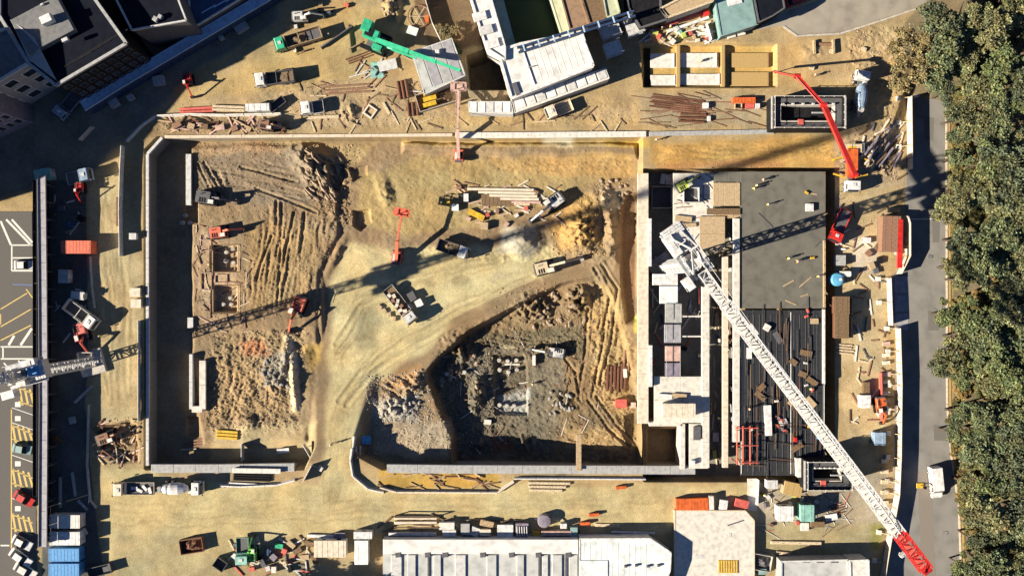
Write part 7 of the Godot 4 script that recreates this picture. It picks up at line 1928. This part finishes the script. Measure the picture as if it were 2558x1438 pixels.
	scatter("timber_board", "board in the slots between the long beams", "board", "boards between the long beams", [1774,650, 1832,560, 1832,1160, 1774,1160], 40, 1.6, 4.8, .25, .25, [M.rustlt, M.timberlt, M.lgrey, M.ply], 88, 12, 22)
	scatter("timber_board", "orange brown board on the clay strip behind the barriers", "board", "boards on the clay strip", [950,1180, 1240,1180, 1240,1218, 950,1218], 30, 1.6, 4.0, .25, .2, [M.rust, M.timber, M.ply], 10, 40, 23)
	scatter("timber_board", "board scattered beneath the green crane", "board", "boards beneath the green crane", [880,110, 1030,100, 1040,240, 900,240], 24, 1.6, 4.0, .25, .2, [M.timber, M.rustlt, M.lgrey], -15, 50, 24)
	# street details
	for k in [[2346, 420], [2326, 640], [2350, 930], [2364, 1330]]:
		var t := thing("drain_grate", "iron drain grate set in the street beside the wood", "drain", W(k[0], k[1], .05), 0, "drain grates in the street")
		bx("grate_rim", Vector3(0, .0, 0), Vector3(.9, .05, .6), M.dsteel, t)
		for i in 5: bx("grate_bar", Vector3(-.3 + i * .15, .035, 0), Vector3(.06, .03, .5), M.steel, t)
	for k in [[2322, 320, 26, 60], [2340, 560, 22, 90], [2334, 800, 30, 50], [2350, 1080, 34, 40]]:
		sheet("road_patch", [k[0] - k[2] * .5, k[1] - k[3] * .5, k[0] + k[2] * .5, k[1] - k[3] * .5 + 4, k[0] + k[2] * .5 - 3, k[1] + k[3] * .5, k[0] - k[2] * .5 + 2, k[1] + k[3] * .5], .0335, M.asphalt3, .02)
func _ready() -> void:
	rng.seed = 77
	# camera, sky, sun, exposure
	var cam := Camera3D.new()
	cam.name = "camera"
	add_child(cam)
	cam.position = Vector3(0, CH, 0)
	cam.rotation = Vector3(-PI / 2, 0, 0)
	cam.fov = rad_to_deg(2.0 * atan(CY * S / CH))
	cam.far = 6000.0
	cam.current = true
	var sky := ProceduralSkyMaterial.new()
	sky.sky_top_color = Color(.22, .34, .54); sky.sky_horizon_color = Color(.6, .65, .7)
	sky.ground_bottom_color = Color(.2, .17, .13); sky.ground_horizon_color = Color(.5, .5, .5)
	sky.sky_curve = .15; sky.sun_angle_max = 1.0; sky.energy_multiplier = 1.0
	var env := Environment.new()
	env.background_mode = Environment.BG_SKY
	env.sky = Sky.new(); env.sky.sky_material = sky
	env.background_energy_multiplier = .36
	env.tonemap_mode = Environment.TONE_MAPPER_LINEAR
	env.tonemap_exposure = 2.85
	env.sdfgi_enabled = true; env.ssao_enabled = true; env.ssil_enabled = true
	var we := WorldEnvironment.new()
	we.name = "world"
	we.environment = env
	add_child(we)
	var sun := DirectionalLight3D.new()
	sun.name = "sun"
	sun.light_color = Color(1.0, .95, .87)
	sun.light_energy = 1.5
	sun.light_angular_distance = .5
	sun.shadow_enabled = true
	add_child(sun)
	var low := tan(deg_to_rad(27.0))
	sun.look_at_from_position(Vector3.ZERO, Vector3(.957, -low, -.29), Vector3.UP)
	materials()
	terrain()
	make_rocks()
	make_bodies()
	roads(); walls(); buildings(); frame()
	vehicles(); goods(); rocks(); clutter(); forest(); people()
	for c in get_children():
		if c.has_meta("outline"): c.remove_meta("outline")
	print("built ", Time.get_ticks_msec(), " children ", get_child_count())
